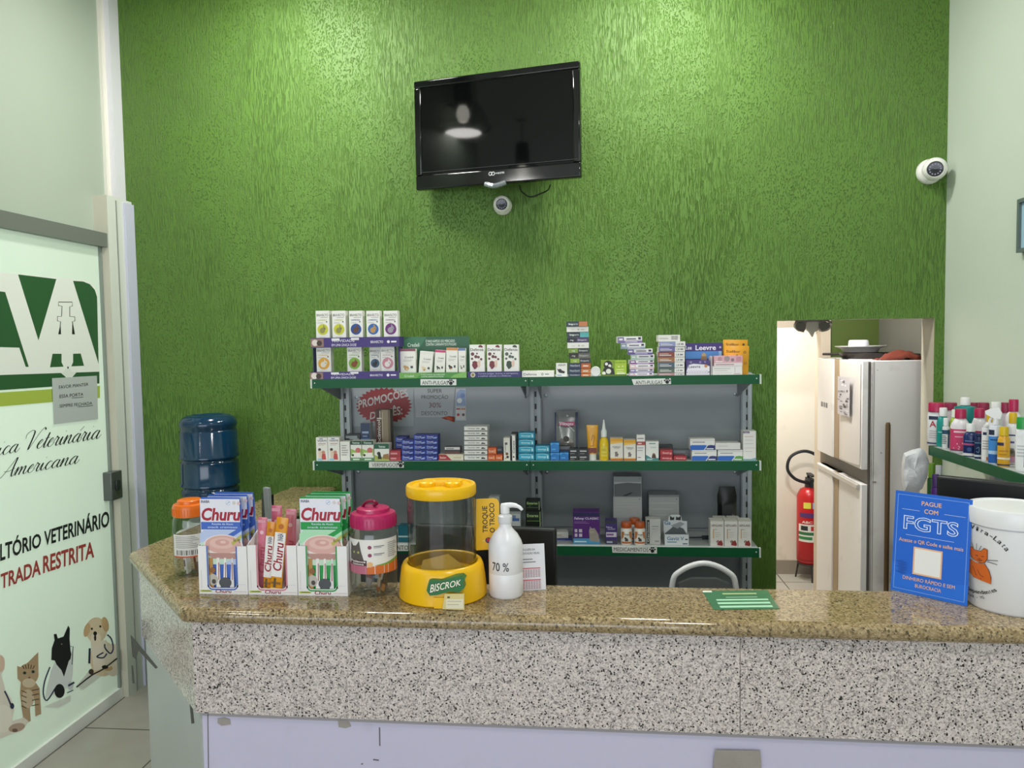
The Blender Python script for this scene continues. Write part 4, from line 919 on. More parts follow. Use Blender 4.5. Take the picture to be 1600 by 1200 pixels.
zc('lime green carton with a black and white dog on the top shelf', 500, 668, 350, S1 + E0, [R(0, 0, .55, 1, '#7d9a2b'), C(.28, .72, .17, '#23231f'), C(.22, .78, .06, '#e9e7df'), C(.35, .66, .06, '#e9e7df'), P([(.05, .1), (.1, .5), (.3, .62), (.5, .5), (.55, .1)], '#2a2a26'), C(.3, .32, .1, '#dfe0d2'), C(.12, .2, .07, '#e5e4da'), T('Comfortis', .5, .83, .96, .93, '#5e7520', 1), R(.62, .38, .9, .44, '#dbe58f'), R(.62, .26, .88, .3, '#dbe58f'), C(.7, .6, .03, '#e9e9a5'), C(.85, .62, .03, '#e9e9a5'), R(0, 0, 1, .12, '#5b7420'), R(.62, .14, .95, .22, '#e3e6cb')], '#a3c22c', dep=.05)
ms = [(685, 845, 432, '#c9a3b5', 'pink'), (690, 848, 405, '#8f7fb5', 'lilac'), (690, 851, 376, '#d9b7bd', 'pale pink'), (690, 850, 347, '#7a4f86', 'purple'), (697, 852, 312, '#a9c3b5', 'pale green'), (676, 840, 274, '#6a5a9a', 'violet'), (630, 792, 236, '#8fa0b8', 'grey blue'), (612, 772, 192, '#7d6f9c', 'mauve')]
pos8 = ['at the foot', 'second from the foot', 'third from the foot', 'fourth from the foot', 'fifth from the foot', 'sixth from the foot', 'just under the top', 'on top']
def mk(i):
    c = ms[i][3]
    return 'white carton with %s stripe, %s of the crooked stack' % (ms[i][4], pos8[i]), '#e6e3e4', [R(0, 0, 1, .34, c), R(0, .02, .25, .9, c), R(.05, .4, .2, .7, '#e9e6ea'), R(.35, .52, .75, .7, '#5a5570'), R(.84, .5, .95, .85, '#3a3550'), R(.3, .1, .8, .22, '#d8cfdf')], {}
pile([(z2(a, 0)[0], z2(b, 0)[0], z2(0, y)[1]) for a, b, y, _, _ in ms], S1 + E0, mk, dep=.075, group='cartons in the crooked stack', jit=.012, rnd=random.Random(4))
st = [(880, 1050, 432, '#b98d90', 'dusty pink'), (880, 1050, 400, '#56685c', 'grey green'), (880, 1050, 363, '#4d5f70', 'slate blue'), (878, 1052, 330, '#9c6a46', 'tan'), (876, 1052, 294, '#87443b', 'rust red'), (882, 1054, 260, '#6d659c', 'violet'), (886, 1056, 226, '#8a92bb', 'pale blue'), (878, 1022, 182, '#dcdad4', 'barcode')]
def mk(i):
    c = st[i][3]
    if i == 7: return 'white carton with a barcode on top of the striped carton stack', '#e2e0da', [R(.05, .4, .45, .55, '#bdbab3')] + [R(.6 + .035 * k, .25, .615 + .035 * k, .85, '#3a3a3b') for k in range(9)], {}
    return 'carton with %s front, %s of the striped stack' % (st[i][4], pos8[i]), '#e0deda', [R(0, 0, .62, 1, c), R(.05, .3, .5, .45, '#d8d4d0'), R(.05, .6, .4, .7, '#cfcac5'), T('1,4', .68, .28, .78, .7, '#3f3e42', 1), R(.82, .35, .93, .6, '#77747a'), R(0, 0, 1, .05, '#6b6866')], {}
pile([(z2(a, 0)[0], z2(b, 0)[0], z2(0, y)[1]) for a, b, y, _, _ in st], S1 + E0, mk, dep=.075, group='cartons in the striped stack', jit=.005)
zc('wide purple carton with white lettering and dog photo behind smaller boxes', 1056, 1300, 236, S1 + E0, [T('Leevre', .28, .78, .82, .93, '#e6e2ee', 2), T('Lee', .01, .8, .17, .92, '#e6e2ee', 2), R(.0, .5, .9, .74, '#4f86c6'), C(.5, .62, .06, '#b99a6b'), R(.42, .42, .58, .58, '#8c6f4f'), R(.9, .5, .98, .74, '#8fb6dc'), C(.94, .86, .03, '#b7aed0')], '#3c2a72', Y=3.385, dep=.06)
zc('small purple and white carton in front of the wide purple one', 1062, 1216, 350, S1 + E0, [P([(0, .25), (.1, .7), (.3, .78), (.8, .72), (1, .6), (1, .25)], '#e5e1e8'), T('Leevre', .1, .5, .6, .68, '#3b2a63', 1), C(.84, .62, .07, '#c98b54')] + [C(.1 + .11 * k, .27, .06, '#d5cfdd') for k in range(8)] + [R(0, 0, 1, .2, '#cfcad2'), C(.2, .88, .05, '#8b83a8'), C(.6, .88, .05, '#8b83a8'), C(.8, .9, .04, '#8b83a8')], '#4a3a78', Y=3.30, dep=.06)
yl = '#d99a25'
def ypack(label, x0, x1, yt, Y, tl_, wd):
    a, b = atY(z2(x0, 0)[0], 560, Y).x, atY(z2(x1, 0)[0], 560, Y).x; zt = atY(z2(x0, 0)[0], z2(0, yt)[1], Y).z; h = zt - S1 - E0
    m = MB(); w = b - a; rows = []
    for k in range(7):
        v = k / 6; th = .004 + .012 * math.sin(PI * min(1, max(0, v)) ) ** .7
        rows.append([(-w / 2, 0, h * v), (-w / 4, -th, h * v), (w / 4, -th, h * v), (w / 2, 0, h * v), (w / 4, th, h * v), (-w / 4, th, h * v)])
    m.grid(rows, mat('#d99a25', .35), True, True); m.face(list(reversed(rows[0])), yl); m.face(rows[-1], yl)
    m.art(Flat((-w / 2, -.0175, 0), (w, 0, 0), (0, 0, h)), [T('Scalibor', .06, .76, .62, .84, '#3b3322', 1), C(.8, .78, .05, '#3b3322'), C(.8, .78, .03, yl), P([(.4, .62), (.5, .7), (.56, .62)], '#3b3322'), R(.1, .5, .6, .53, '#a8741d'), R(.1, .42, .7, .45, '#a8741d'), C(.85, .4, .05, '#a8741d')] if wd else [T('Scalibor', .1, .82, .6, .9, '#4a3f28', 1), C(.8, .86, .05, '#4a3f28')])
    m.build('collar_packet', None, ((a + b) / 2, Y, S1 + E0), rot=(0, tl_, 0), label=label, cat='packet', group='yellow packets at the end of the top shelf')
ypack('yellow packet at the back of the right end of the top shelf', 1300, 1462, 215, 3.40, .02, 0)
ypack('yellow packet in front of another yellow one, behind the pink carton', 1306, 1470, 254, 3.355, .03, 1)
pk1 = zc('white carton under the pink one at the right end of the top shelf', 1236, 1430, 388, S1 + E0, [R(.05, .7, .6, .78, '#b7b3b0'), R(.05, .48, .5, .54, '#c2beba'), R(.75, .3, .76, .85, '#77747a'), R(.05, .2, .65, .26, '#cbc7c2'), R(.72, .1, .95, .2, '#c3aab0')], '#dedbd8', dep=.05)
zc('pink patterned carton topping the white one at the right shelf end', 1246, 1432, 320, top(pk1), [R(0, 0, 1, .3, '#e2d8d8'), C(.2, .7, .08, '#b99096'), C(.45, .72, .1, '#a08f92'), C(.65, .6, .06, '#8a7479'), R(.05, .1, .7, .2, '#b08d95'), R(.78, .45, .96, .9, '#c98c9b'), R(.05, .4, .3, .5, '#e9dedd')], '#dba9b4', dep=.05)
for i, (x0, x1) in enumerate(((1222, 1233),)):
    zc('thin grey carton standing beside the pink and white cartons', x0, x1, 322, S1 + E0, [R(.2, .1, .5, .9, '#8f8d8d')], '#c4c1c0', Y=3.312, dep=.05)

# ---------------- middle shelf, left bay
M2 = S2 + E0
z1c = lambda label, x0, x1, yt, base, *a, **k: carton(label, 480 + x0 / 4.444, 480 + x1 / 4.444, 470 + yt / 4.444, base, *a, **k)
vm = lambda s: [T(s, .12, .82, .9, .90, '#2e3a66', 1), R(.3, .93, .6, .965, '#4e6bb0'), R(.2, .72, .85, .745, '#c06a6a'), R(.2, .66, .7, .68, '#bdb8b2'), C(.3, .48, .13, '#3a3434'), C(.62, .36, .16, '#c98d78'), P([(.2, .12), (.2, .42), (.42, .45), (.5, .12)], '#e1c7b4'), P([(.45, .05), (.5, .3), (.8, .3), (.85, .05)], '#c04a48'), R(.1, .02, .5, .1, '#8fc0d8')]
z1c('white box with child and dog picture, leftmost on the middle shelf', 60, 139, 950, M2, vm('VERM'), dep=.05, group='child and dog boxes')
z1c('white box with child and dog picture, second from the middle shelf end', 142, 222, 948, M2, vm('VERMI'), dep=.05, group='child and dog boxes')
z1c('plain white box with grey lines beside the child and dog boxes', 228, 294, 978, M2, lines(.15, .85, .25, .85, 5, '#a9a6a2'), dep=.05)
gs = lambda: [R(0, .80, 1, 1, '#1f4a38'), T('Vetmax', .15, .85, .85, .95, '#d9e4dc', 1), P([(0, .25), (.0, .6), (.5, .5), (1, .62), (1, .25)], '#9dbb62'), C(.68, .52, .24, '#c96f6c'), R(.15, .2, .9, .4, '#ece9e2'), C(.2, .28, .1, '#2f2a28'), R(0, 0, 1, .15, '#4d8a55'), R(.2, .04, .8, .1, '#dfe8db')]
z1c('white and green box with a red heart shape, left one of the two', 300, 375, 972, M2, gs(), dep=.045, group='green topped boxes')
z1c('white and green box with a red heart shape, right one of the two', 379, 459, 972, M2, gs(), dep=.045, group='green topped boxes')
z1c('wider green and white box with a dark dog, right of the heart boxes', 465, 567, 992, M2, [R(0, .70, 1, 1, '#245c44'), T('Vetmax', .3, .76, .75, .9, '#dfe6df', 1), P([(0, 0), (0, .35), (.4, .2), (1, .3), (1, 0)], '#a5af5a'), C(.3, .42, .12, '#23352c'), P([(.22, .1), (.25, .4), (.42, .4), (.5, .1)], '#2b2f2a'), P([(.55, .12), (.6, .35), (.95, .42), (1, .2), (1, .08)], '#9a7347')], dep=.05)
z1c('dark flat carton with silver front behind the plain white box', 262, 368, 930, M2 + 0, [R(0, 0, 1, .78, '#55585c'), R(.05, .84, .8, .95, '#9ea2a7'), R(.3, .8, .9, .83, '#c9ccd0')], '#3a3d43', Y=3.40, dep=.07)
z1c('blue topped white box standing behind the heart boxes', 370, 434, 850, M2, [R(0, .55, 1, 1, '#33415e'), R(.15, .7, .85, .76, '#9fb0cf'), R(.2, .6, .7, .64, '#7e90b5'), R(0, .53, 1, .56, '#4f7fc0'), R(.15, .3, .7, .34, '#a7a9ae')], '#b9bec6', Y=3.40, dep=.05)
o = z1c('tall brown and beige carton with upright lettering in front of the sale poster', 470, 575, 757, M2, [R(0, 0, .42, 1, '#43241f'), R(.42, 0, 1, 1, '#8d8069'), R(.12, .80, .42, .83, '#c9c2b5'), R(.30, .83, .36, .98, '#c9c2b5'), R(.45, .4, .5, .95, '#b3a68b'), R(.85, 0, 1, 1, '#6a5c49'), TQ('Furocimicol', [(.34, .08), (.34, .78), (.12, .78), (.12, .08)], '#d9cfc4', 1), R(.02, .02, .09, .98, '#5f2f28')], '#5a4c3c', Y=3.42, dep=.05)
z1c('flat red carton next to the pile of blue cartons', 571, 648, 1042, M2, [R(0, .45, 1, .5, '#7f2a31'), R(.1, .65, .7, .8, '#d59a9c'), R(.1, .15, .6, .3, '#d59a9c')], '#a83a42', dep=.07)
blue = [R(0, .1, .12, .9, '#3452b4'), T('Drontal', .12, .42, .62, .78, '#cfd6ee', 1), P([(.55, .2), (.7, .5), (.95, .6), (.9, .25)], '#8fa3dd'), R(.1, .15, .5, .28, '#7286cd'), R(0, 0, 1, .07, '#111a55')]
b0 = None; nb_ = 0
rows_n = ['bottom', 'second', 'third', 'fourth', 'top']
for ci, (x0, x1, n, cn) in enumerate(((656, 739, 4, 'left'), (741, 822, 5, 'middle'), (824, 906, 5, 'right'))):
    b = M2
    for k in range(n):
        yt = 1105 - 35 * (k + 1); rn = 'top' if k == n - 1 else rows_n[k]
        lab = 'small blue carton, %s one in the %s column of the blue pile' % (rn, cn)
        o = z1c(lab, x0, x1, yt, b, blue, '#1d2c82', dep=.06, group='blue cartons'); b = top(o)
b = M2
for k, rn in enumerate(('bottom', 'second', 'third', 'top')):
    o = z1c('blue carton, %s one of the column half hidden behind the blue pile' % rn, 614, 690, 1105 - 40 * (k + 1), b, blue, '#1d2c82', Y=3.375, dep=.06, group='blue cartons'); b = top(o)
rw = z1c('red and cream flat carton lying beside the blue pile', 912, 1084, 1068, M2, [P([(0, 0), (0, 1), (.3, 1), (.55, 0)], '#a92f36'), R(.0, 0, 1, .1, '#8f8a80'), T('Basken', .06, .35, .3, .7, '#e6d6cf', 1), R(.6, .4, .9, .6, '#c2bb9f')], '#d9d3bd', dep=.07)
z1c('small dark and white carton on the red and cream one', 955, 1060, 1016, top(rw), [R(0, .62, 1, 1, '#dcdad8'), R(0, 0, 1, .3, '#6e4c48'), R(.1, .7, .6, .85, '#8d8a92')], '#46424a', Y=3.32, dep=.05)
def mk(i): return 'white slim carton, %s of the seven carton stack' % (['at the bottom', 'second from the bottom', 'third from the bottom', 'in the middle', 'third from the top', 'second from the top', 'on top'][i]), '#e0deda', [R(0, 0, 1, .13, '#3c3b3d'), T('Vermivet', .16, .42, .46, .68, '#55545a', 1), R(.52, .45, .66, .62, '#8a8990'), P([(.72, .3), (.78, .65), (.9, .5), (.92, .3)], '#3c3a3c'), R(0, .94, 1, 1, '#b7b4b0')], {}
pile([(480 + 1090 / 4.444, 480 + 1250 / 4.444, 470 + (1105 - 33.3 * (k + 1)) / 4.444) for k in range(7)], M2, mk, dep=.075, group='white slim cartons', jit=.003)
org = [T('Endal', .15, .35, .7, .68, '#f1d9c4', 1), R(0, 0, 1, .1, '#8f3d18'), R(.75, .2, .95, .8, '#e9955e')]
oa = z1c('small orange carton on the shelf next to the white stack', 1254, 1304, 1070, M2, org, '#cf5a22', dep=.05, group='orange cartons')
z1c('small orange carton, outer one on the shelf near the dog box', 1307, 1355, 1070, M2, org, '#cf5a22', dep=.05, group='orange cartons')
z1c('orange carton lying on top of another orange one', 1254, 1312, 1022, top(oa), org, '#c95a26', dep=.05, group='orange cartons')
z1c('pale blue grey carton behind the orange cartons', 1312, 1356, 1020, M2, [R(.1, .7, .8, .85, '#d3d8de')], '#79879a', Y=3.39, dep=.05)
z1c('narrow white box with brown dogs, left of the black and white box', 1363, 1407, 952, M2, [R(0, .86, 1, 1, '#d8d3c9'), R(.2, .7, .6, .8, '#5c5855'), TQ('Canex', [(.35, .35), (.35, .8), (.15, .8), (.15, .35)], '#6a6663', 1), C(.5, .3, .22, '#7a4f33'), C(.6, .16, .2, '#2d2623'), C(.3, .1, .15, '#c1a07a')], '#dcd8d0', dep=.05)
z1c('narrow black and white box with upright lettering beside the turquoise stack', 1412, 1444, 936, M2, [R(0, 0, .3, 1, '#1b1b1c'), TQ('Canex', [(.82, .3), (.82, .8), (.45, .8), (.45, .3)], '#2b2b2c', 1), C(.6, .15, .2, '#6e3b30')], '#e2dfda', dep=.05)
z1c('black carton tucked behind the narrow black and white box', 1418, 1460, 918, M2, [R(.7, .1, .9, .9, '#2d6f4b'), R(.1, .8, .6, .86, '#c9c9c5')], '#161618', Y=3.37, dep=.05)
tq = [R(0, .0, 1, .12, '#0d5c72'), P([(.05, .2), (.0, .8), (.5, .95), (.95, .75), (1, .3), (.5, .12)], '#2c9dbb'), T('Advantage', .15, .4, .75, .66, '#c9e6ee', 1), L([(.1, .85), (.5, .92), (.9, .8)], .03, '#a9dbe6', 3), R(.82, .3, .9, .7, '#cfe8ee')]
b = M2
for k in range(4):
    o = z1c('turquoise carton, %s of the four carton stack beside the middle post' % ['at the bottom', 'second from the bottom', 'second from the top', 'on top'][k], 1467, 1578, 1108 - 48.2 * (k + 1), b, tq, '#1682a3', dep=.065, group='turquoise cartons'); b = top(o)
o = zc('turquoise carton on the shelf right of the turquoise stack', 70, 163, 961, M2, tq, '#1682a3', dep=.065, group='turquoise cartons')
zc('turquoise carton lying on the outer turquoise one', 70, 163, 912, top(o), tq, '#1682a3', dep=.065, group='turquoise cartons')
bl2 = [R(0, 0, 1, .1, '#0e4f86'), P([(0, .7), (.4, .95), (1, .8), (1, 1), (0, 1)], '#4fa3dc'), R(.15, .3, .6, .42, '#5aa9de')]
o = zc('sky blue carton on the shelf beside the turquoise ones', 168, 227, 960, M2, bl2, '#1a6fb5', dep=.06, group='sky blue cartons')
zc('sky blue carton on top of another sky blue one', 168, 225, 893, top(o), bl2, '#1f78c0', dep=.06, group='sky blue cartons')
zc('sky blue carton next to the black cartons', 230, 288, 958, M2, bl2, '#1a6fb5', dep=.06, group='sky blue cartons')
zc('smoky grey carton behind the sky blue cartons', 228, 300, 915, M2, [R(0, .75, 1, 1, '#77797d'), R(.2, .3, .8, .5, '#5c5e63')], '#45474d', Y=3.37, dep=.04)
# foil pouch
a, b = atY(z2(197, 0)[0], 690, 3.45).x, atY(z2(350, 0)[0], 690, 3.45).x; zt = atY(z2(270, 0)[0], z2(0, 687)[1], 3.47).z; h = zt - M2; w = b - a
m = MB(); rows = []
for k in range(9):
    v = k / 8; th = .002 + .022 * math.sin(PI * (1 - v) * .55) ** 1.2 * (1 if k < 8 else 0)
    if k == 0: th = .02
    rows.append([(-w / 2, .06 * v, h * v), (-w / 4, .06 * v - th, h * v), (0, .06 * v - th * 1.2, h * v), (w / 4, .06 * v - th, h * v), (w / 2, .06 * v, h * v), (w / 4, .06 * v + th * .6, h * v), (-w / 4, .06 * v + th * .6, h * v)])
m.grid(rows, mat('#9b9d9e', .28, .4), True, True); m.face(rows[-1], '#8d8f90'); m.face(list(reversed(rows[0])), '#8d8f90')
fr = Flat((-w / 2, -.0265, .0), (w, 0, 0), (0, .06, h))
m.art(fr, [R(0, .05, .07, .98, '#22304f'), R(.9, .03, 1, .98, '#22304f'), P([(.15, .70), (.2, .76), (.85, .77), (.88, .68), (.5, .66)], '#b04a72'), T('Vetcats', .2, .69, .8, .75, '#efe3ea', 1), L([(.18, .76), (.5, .72), (.85, .55)], .02, '#d8d8da', 3), C(.3, .33, .12, '#6c6460'), C(.5, .38, .13, '#3c3734'), C(.7, .32, .1, '#a39a92'), R(.2, .08, .82, .3, '#5d5854'), C(.4, .2, .09, '#8a7b70'), C(.62, .2, .09, '#2f2b2a'), C(.55, .9, .04, '#c3c5c6')])
m.build('foil_pouch', None, ((a + b) / 2, 3.45, M2), label='silver foil pouch with navy edges leaning at the back of the middle shelf', cat='pouch')
bkc = [R(.1, .55, .8, .75, '#b9b9b6'), R(.1, .2, .6, .32, '#7d7d7b'), R(0, .92, 1, 1, '#33343a')]
for x0, x1, cn in ((294, 350, 'left'), (356, 418, 'right')):
    o = zc('black small carton, lower one of the %s black pair' % cn, x0, x1, 975, M2, bkc, '#17171a', dep=.05, group='black small cartons')
    zc('black small carton, upper one of the %s black pair' % cn, x0, x1, 932, top(o), bkc, '#17171a', dep=.05, group='black small cartons')
def px_w(x0, x1, Y=3.30, y=690): return atY(x1, y, Y).x - atY(x0, y, Y).x
# yellow tube
xa, xb = z2(407, 0)[0], z2(483, 0)[0]; w = px_w(xa, xb); h = atY(xa, z2(0, 775)[1], 3.32).z - M2; cx = atY((xa + xb) / 2, 700, 3.32).x
t = thing('cream_tube', 'yellow squeeze tube standing on its white cap on the middle shelf', 'tube', (cx, 3.32, M2))
MB().lathe([(0, 0), (w * .33, 0), (w * .33, .028), (0, .028)], mat('#e2e0da', .4), 20).build('cap', t)
m = MB(); rows = []
for k in range(8):
    v = k / 7; z = .029 + (h - .029) * v; rx = w * (.42 + .08 * v); ry = w * .40 * (1 - v) + .0012
    rows.append([(rx * math.cos(2 * PI * i / 20), ry * math.sin(2 * PI * i / 20), z) for i in range(20)])
m.grid(rows, mat('#dd9f1f', .3), True, True); m.face(rows[-1], '#c98f1c'); m.face(list(reversed(rows[0])), '#6b2f1d')
y0 = -w * .41; m.art(Flat((-w * .36, y0, .03), (w * .72, 0, 0), (0, -y0 - .004, h - .03)), [R(.0, .02, 1, .2, '#6b2a1c'), R(.3, .92, .7, .96, '#f0c868'), L([(.4, .45), (.55, .65), (.75, .55), (.6, .35), (.7, .28)], .05, '#8a4a17', 4), R(.2, .25, .7, .29, '#b87d17')]); m.build('body', t)
# yellow bottle with nozzle
xa, xb = z2(489, 0)[0], z2(553, 0)[0]; w = px_w(xa, xb); cx = atY((xa + xb) / 2, 700, 3.32).x; r = w / 2; zz = lambda y: atY(cx, 0, 1).z * 0 + atY((xa + xb) / 2, z2(0, y)[1], 3.32).z - M2
t = thing('oil_bottle', 'yellow liquid bottle with a long clear nozzle on the middle shelf', 'bottle', (cx, 3.32, M2))
MB().lathe([(0, 0), (r * .95, 0), (r, .004), (r, zz(905)), (r * .9, zz(875)), (r * .55, zz(855)), (0, zz(855))], mat('#d9b81f', .15), 24).art(Wrap(r + .0002, 0.012, zz(905) - .003, .75), [R(0, .1, 1, .95, '#d8c445'), T('ÓLEO', .2, .6, .8, .75, '#8f7a1a', 1), R(.1, .3, .9, .36, '#b59d2d')]).build('body', t)
MB().lathe([(r * .5, zz(855)), (r * .62, zz(852)), (r * .62, zz(815)), (r * .38, zz(800)), (r * .26, zz(770)), (r * .1, zz(740)), (0, zz(739))], mat('#dfe3df', .25), 20).build('nozzle', t)
mg = lambda: [R(0, .86, 1, 1, '#d59a2a'), P([(0, .86), (1, .86), (1, .8), (0, .74)], '#e2b24c'), T('Calmyn', .2, .58, .8, .65, '#4a463f', 1), R(.3, .53, .7, .55, '#a39c90'), C(.45, .34, .1, '#6e6862'), P([(.35, .18), (.4, .4), (.56, .4), (.62, .18)], '#7a706a'), C(.6, .28, .05, '#2d2a28'), R(0, 0, 1, .08, '#b5652a'), R(0, .08, 1, .12, '#d9a545')]
zc('white box with yellow top and dog drawing, left one of the two', 562, 645, 862, M2, mg(), '#d9d4ca', dep=.05, group='yellow topped boxes')
zc('white box with yellow top and dog drawing, right one of the two', 651, 729, 872, M2, mg(), '#d9d4ca', dep=.05, group='yellow topped boxes')
zc('slim white box with a red band on the middle shelf', 736, 790, 840, M2, [R(0, .60, 1, .74, '#a3433d'), R(.15, .64, .6, .69, '#e3c9c3'), R(.1, .84, .85, .88, '#7d7a78'), R(.1, .48, .8, .51, '#a39ab5'), R(.1, .38, .7, .41, '#a39ab5'), R(.1, .1, .5, .14, '#8d8a88')], '#dedbd6', dep=.035)
zc('white box with a small dog photo left of the red cartons', 796, 880, 884, M2, [R(.25, .87, .75, .92, '#6e8c80'), T('Condro', .35, .66, .82, .74, '#8fa096', 1), C(.62, .32, .11, '#7a5c3e'), P([(.45, .12), (.5, .3), (.75, .32), (.82, .12)], '#4d3b2b'), P([(0, .3), (.15, .25), (.5, .1), (1, .14), (1, 0), (0, 0)], '#3d7f80'), R(.1, .05, .5, .09, '#d8e2de')], '#dcdcd6', dep=.05)
rd = [R(0, .05, 1, .15, '#6f1d24'), T('Rimadyl', .2, .4, .7, .7, '#e9c5c3', 1), R(.75, .3, .92, .6, '#d98a8c')]
o = zc('red carton on the shelf, below another red one', 891, 972, 981, M2, rd, '#a7272f', dep=.06, group='red cartons')
zc('red carton on top of another red one', 891, 972, 941, top(o), rd, '#a7272f', dep=.06, group='red cartons')
zc('red carton lying alone right of the red pair', 979, 1063, 981, M2, rd, '#a7272f', dep=.06, group='red cartons')
zc('dark low carton behind the red cartons', 886, 976, 912, M2, [R(.1, .75, .8, .85, '#55595c')], '#2c2f33', Y=3.39, dep=.06)
zc('grey carton behind the lone red carton', 976, 1092, 940, M2, [R(.05, .7, .7, .82, '#8e9195'), R(.1, .3, .8, .5, '#85888d')], '#6e7176', Y=3.375, dep=.06)
def bw(c2): return [R(0, .86, 1, .9, '#b5b5b5'), R(.1, .66, .6, .74, '#8f8f95'), P([(0, 0), (0, .38), (.06, .44), (.62, .44), (.68, .38), (.55, 0)], '#2a62b8'), P([(.6, 0), (.72, .4), (.85, .45), (1, .4), (1, 0)], c2), R(.66, .05, .95, .16, '#d3d8e2')]
o = zc('white and blue carton on the shelf, left one of the blue patterned block', 1100, 1262, 940, M2, bw('#28336e'), '#dfdeda', dep=.06, group='white and blue cartons')
zc('white and blue carton topping the left of the blue patterned block', 1088, 1250, 866, top(o), bw('#28336e'), '#dfdeda', dep=.06, group='white and blue cartons')
o = zc('white, blue and green carton beside the tall white box', 1270, 1434, 940, M2, bw('#5d9a45'), '#dfdeda', dep=.06, group='white and blue cartons')
zc('plain white carton topping the right of the blue patterned block', 1254, 1418, 893, top(o), [R(0, 0, 1, .06, '#2c3344'), R(.1, .5, .5, .6, '#c4c2be')], '#dcdad6', dep=.06, group='white and blue cartons')
zc('tall white box at the right end of the middle shelf', 1437, 1521, 814, M2, [R(0, .92, .5, .985, '#57466f'), T('Bioguard', .08, .935, .45, .97, '#d9d3e0', 1), R(.1, .8, .8, .815, '#c08a86'), R(.1, .68, .75, .695, '#bdb8b2'), R(.1, .56, .8, .575, '#bdb8b2'), R(.05, .42, .95, .43, '#b9a4ad'), R(.1, .3, .7, .315, '#c9b7b7'), P([(.0, 0), (.0, .06), (.6, .05), (1, .1), (1, 0)], '#7faab0')], '#e3e1dc', dep=.05)

# ---------------- bottom shelf
M3 = S3 + E0
z4c = lambda label, x0, x1, yt, base, *a, **k: carton(label, 820 + x0 / 4.2105, 820 + x1 / 4.2105, 700 + yt / 4.2105, base, *a, **k)
ent = [R(.05, .72, .95, .9, '#15301d'), T('Enterex', .1, .62, .85, .85, '#b9dd8d', 1), R(.08, .3, .9, .33, '#6f9a4c'), R(.94, .1, .97, .9, '#c9e0a0'), C(.3, .45, .1, '#2a4a2f')]
o = z4c('black and green carton, lower of two behind the black monitor', 5, 104, 415, M3, [R(.05, .72, .95, .98, '#1c2a20'), T('Enterex', .1, .80, .85, .9, '#b9dd8d', 1), R(.08, .66, .9, .68, '#6f9a4c'), R(.94, .4, .97, .98, '#c9e0a0')], '#101512', Y=3.36, dep=.06, group='black and green cartons')
z4c('black and green carton lying on top of its twin above the monitor', 5, 98, 345, top(o), ent, '#101512', Y=3.36, dep=.06, group='black and green cartons')
o = z4c('blue low carton under a small white one on the bottom shelf', 200, 308, 597, M3, [R(0, .1, 1, .25, '#d0cfd8'), R(.1, .5, .6, .7, '#5b67a3')], '#2c3a86', Y=3.36, dep=.06)
z4c('small white carton lying on the blue low one', 200, 286, 552, top(o), [R(.1, .4, .5, .55, '#a09c98'), R(.1, .2, .7, .28, '#b5b1ac')], '#d5d3cf', Y=3.37, dep=.05, rz=.12)
fel = [R(0, .86, 1, .98, '#2b2555'), T('Feliway', .05, .76, .42, .83, '#e4dced', 1.5, .2), T('CLASSIC', .46, .765, .96, .825, '#e4dced', 1.5), R(.05, .68, .5, .69, '#b98ac0'), R(.05, .64, .6, .65, '#b98ac0'), R(0, 0, 1, .17, '#4f9ccc'), R(.06, .36, .16, .46, '#d8c9dd'), R(.22, .36, .34, .46, '#d8c9dd'), R(.06, .22, .16, .32, '#d8c9dd'), R(.22, .22, .34, .32, '#d8c9dd'), P([(.62, .1), (.6, .4), (.64, .55), (.7, .48), (.8, .5), (.88, .4), (.95, .3), (.98, .06)], '#a59a92'), C(.7, .4, .09, '#b5aaa1'), C(.68, .42, .015, '#2c2a25'), C(.74, .42, .015, '#2c2a25'), R(.05, .05, .5, .09, '#d3e6f2')]
z4c('big purple carton with a grey cat beside the black monitor', 316, 492, 420, M3, fel, '#5a2a7c', Y=3.32, dep=.07)
z4c('small purple and white carton between the cat carton and pill bottles', 530, 607, 476, M3, [R(0, .86, 1, 1, '#3a3c4a'), T('Feliway', .08, .68, .6, .75, '#d8d0e4', 1), T('CLASSIC', .2, .6, .85, .66, '#d8d0e4', 1), R(.05, .3, .95, .5, '#d6d0da'), R(.1, .36, .7, .44, '#8a5a9c'), R(0, 0, 1, .18, '#45405a'), R(.1, .05, .6, .12, '#b5bcd0')], '#46327a', Y=3.32, dep=.05)
pb = None
for i, (px, Y, lab) in enumerate(((668, 3.325, 'white pill bottle with an orange lid, left one of the front two'), (756, 3.325, 'white pill bottle with an orange lid, right one of the front two'), (722, 3.395, 'white pill bottle with an orange lid behind the front two'))):
    x = atY(820 + px / 4.2105, 830, Y).x
    if pb is None:
        r = px_w(820 + 631 / 4.2105, 820 + 706 / 4.2105, 3.325, 830) / 2; hh = .098
        pb = thing('pill_bottle', lab, 'bottle', (x, Y, M3), 0, 'orange lidded pill bottles')
        MB().lathe([(0, 0), (r * .95, 0), (r, .004), (r, hh * .68), (r * .8, hh * .75), (0, hh * .75)], mat('#e3e0da', .3), 26).art(Wrap(r + .0002, .008, hh * .6, 1.0), [P([(0, .3), (0, 1), (.3, 1), (.2, .5)], '#c77a3c'), P([(1, .3), (1, 1), (.7, 1), (.8, .5)], '#c77a3c'), T('Artrogen', .28, .72, .72, .86, '#2e2c2b', 1), C(.4, .45, .09, '#3b3733'), P([(.35, .2), (.4, .5), (.6, .42), (.65, .2)], '#4a4540'), R(0, 0, 1, .14, '#c4672c')]).build('body', pb)
        MB().lathe([(0, hh * .75), (r * .88, hh * .75), (r * .9, hh * .78), (r * .9, hh * .98), (r * .84, hh), (0, hh)], mat('#b9551f', .35), 26).build('lid', pb)
    else: dup(pb, (x, Y, M3), lab)
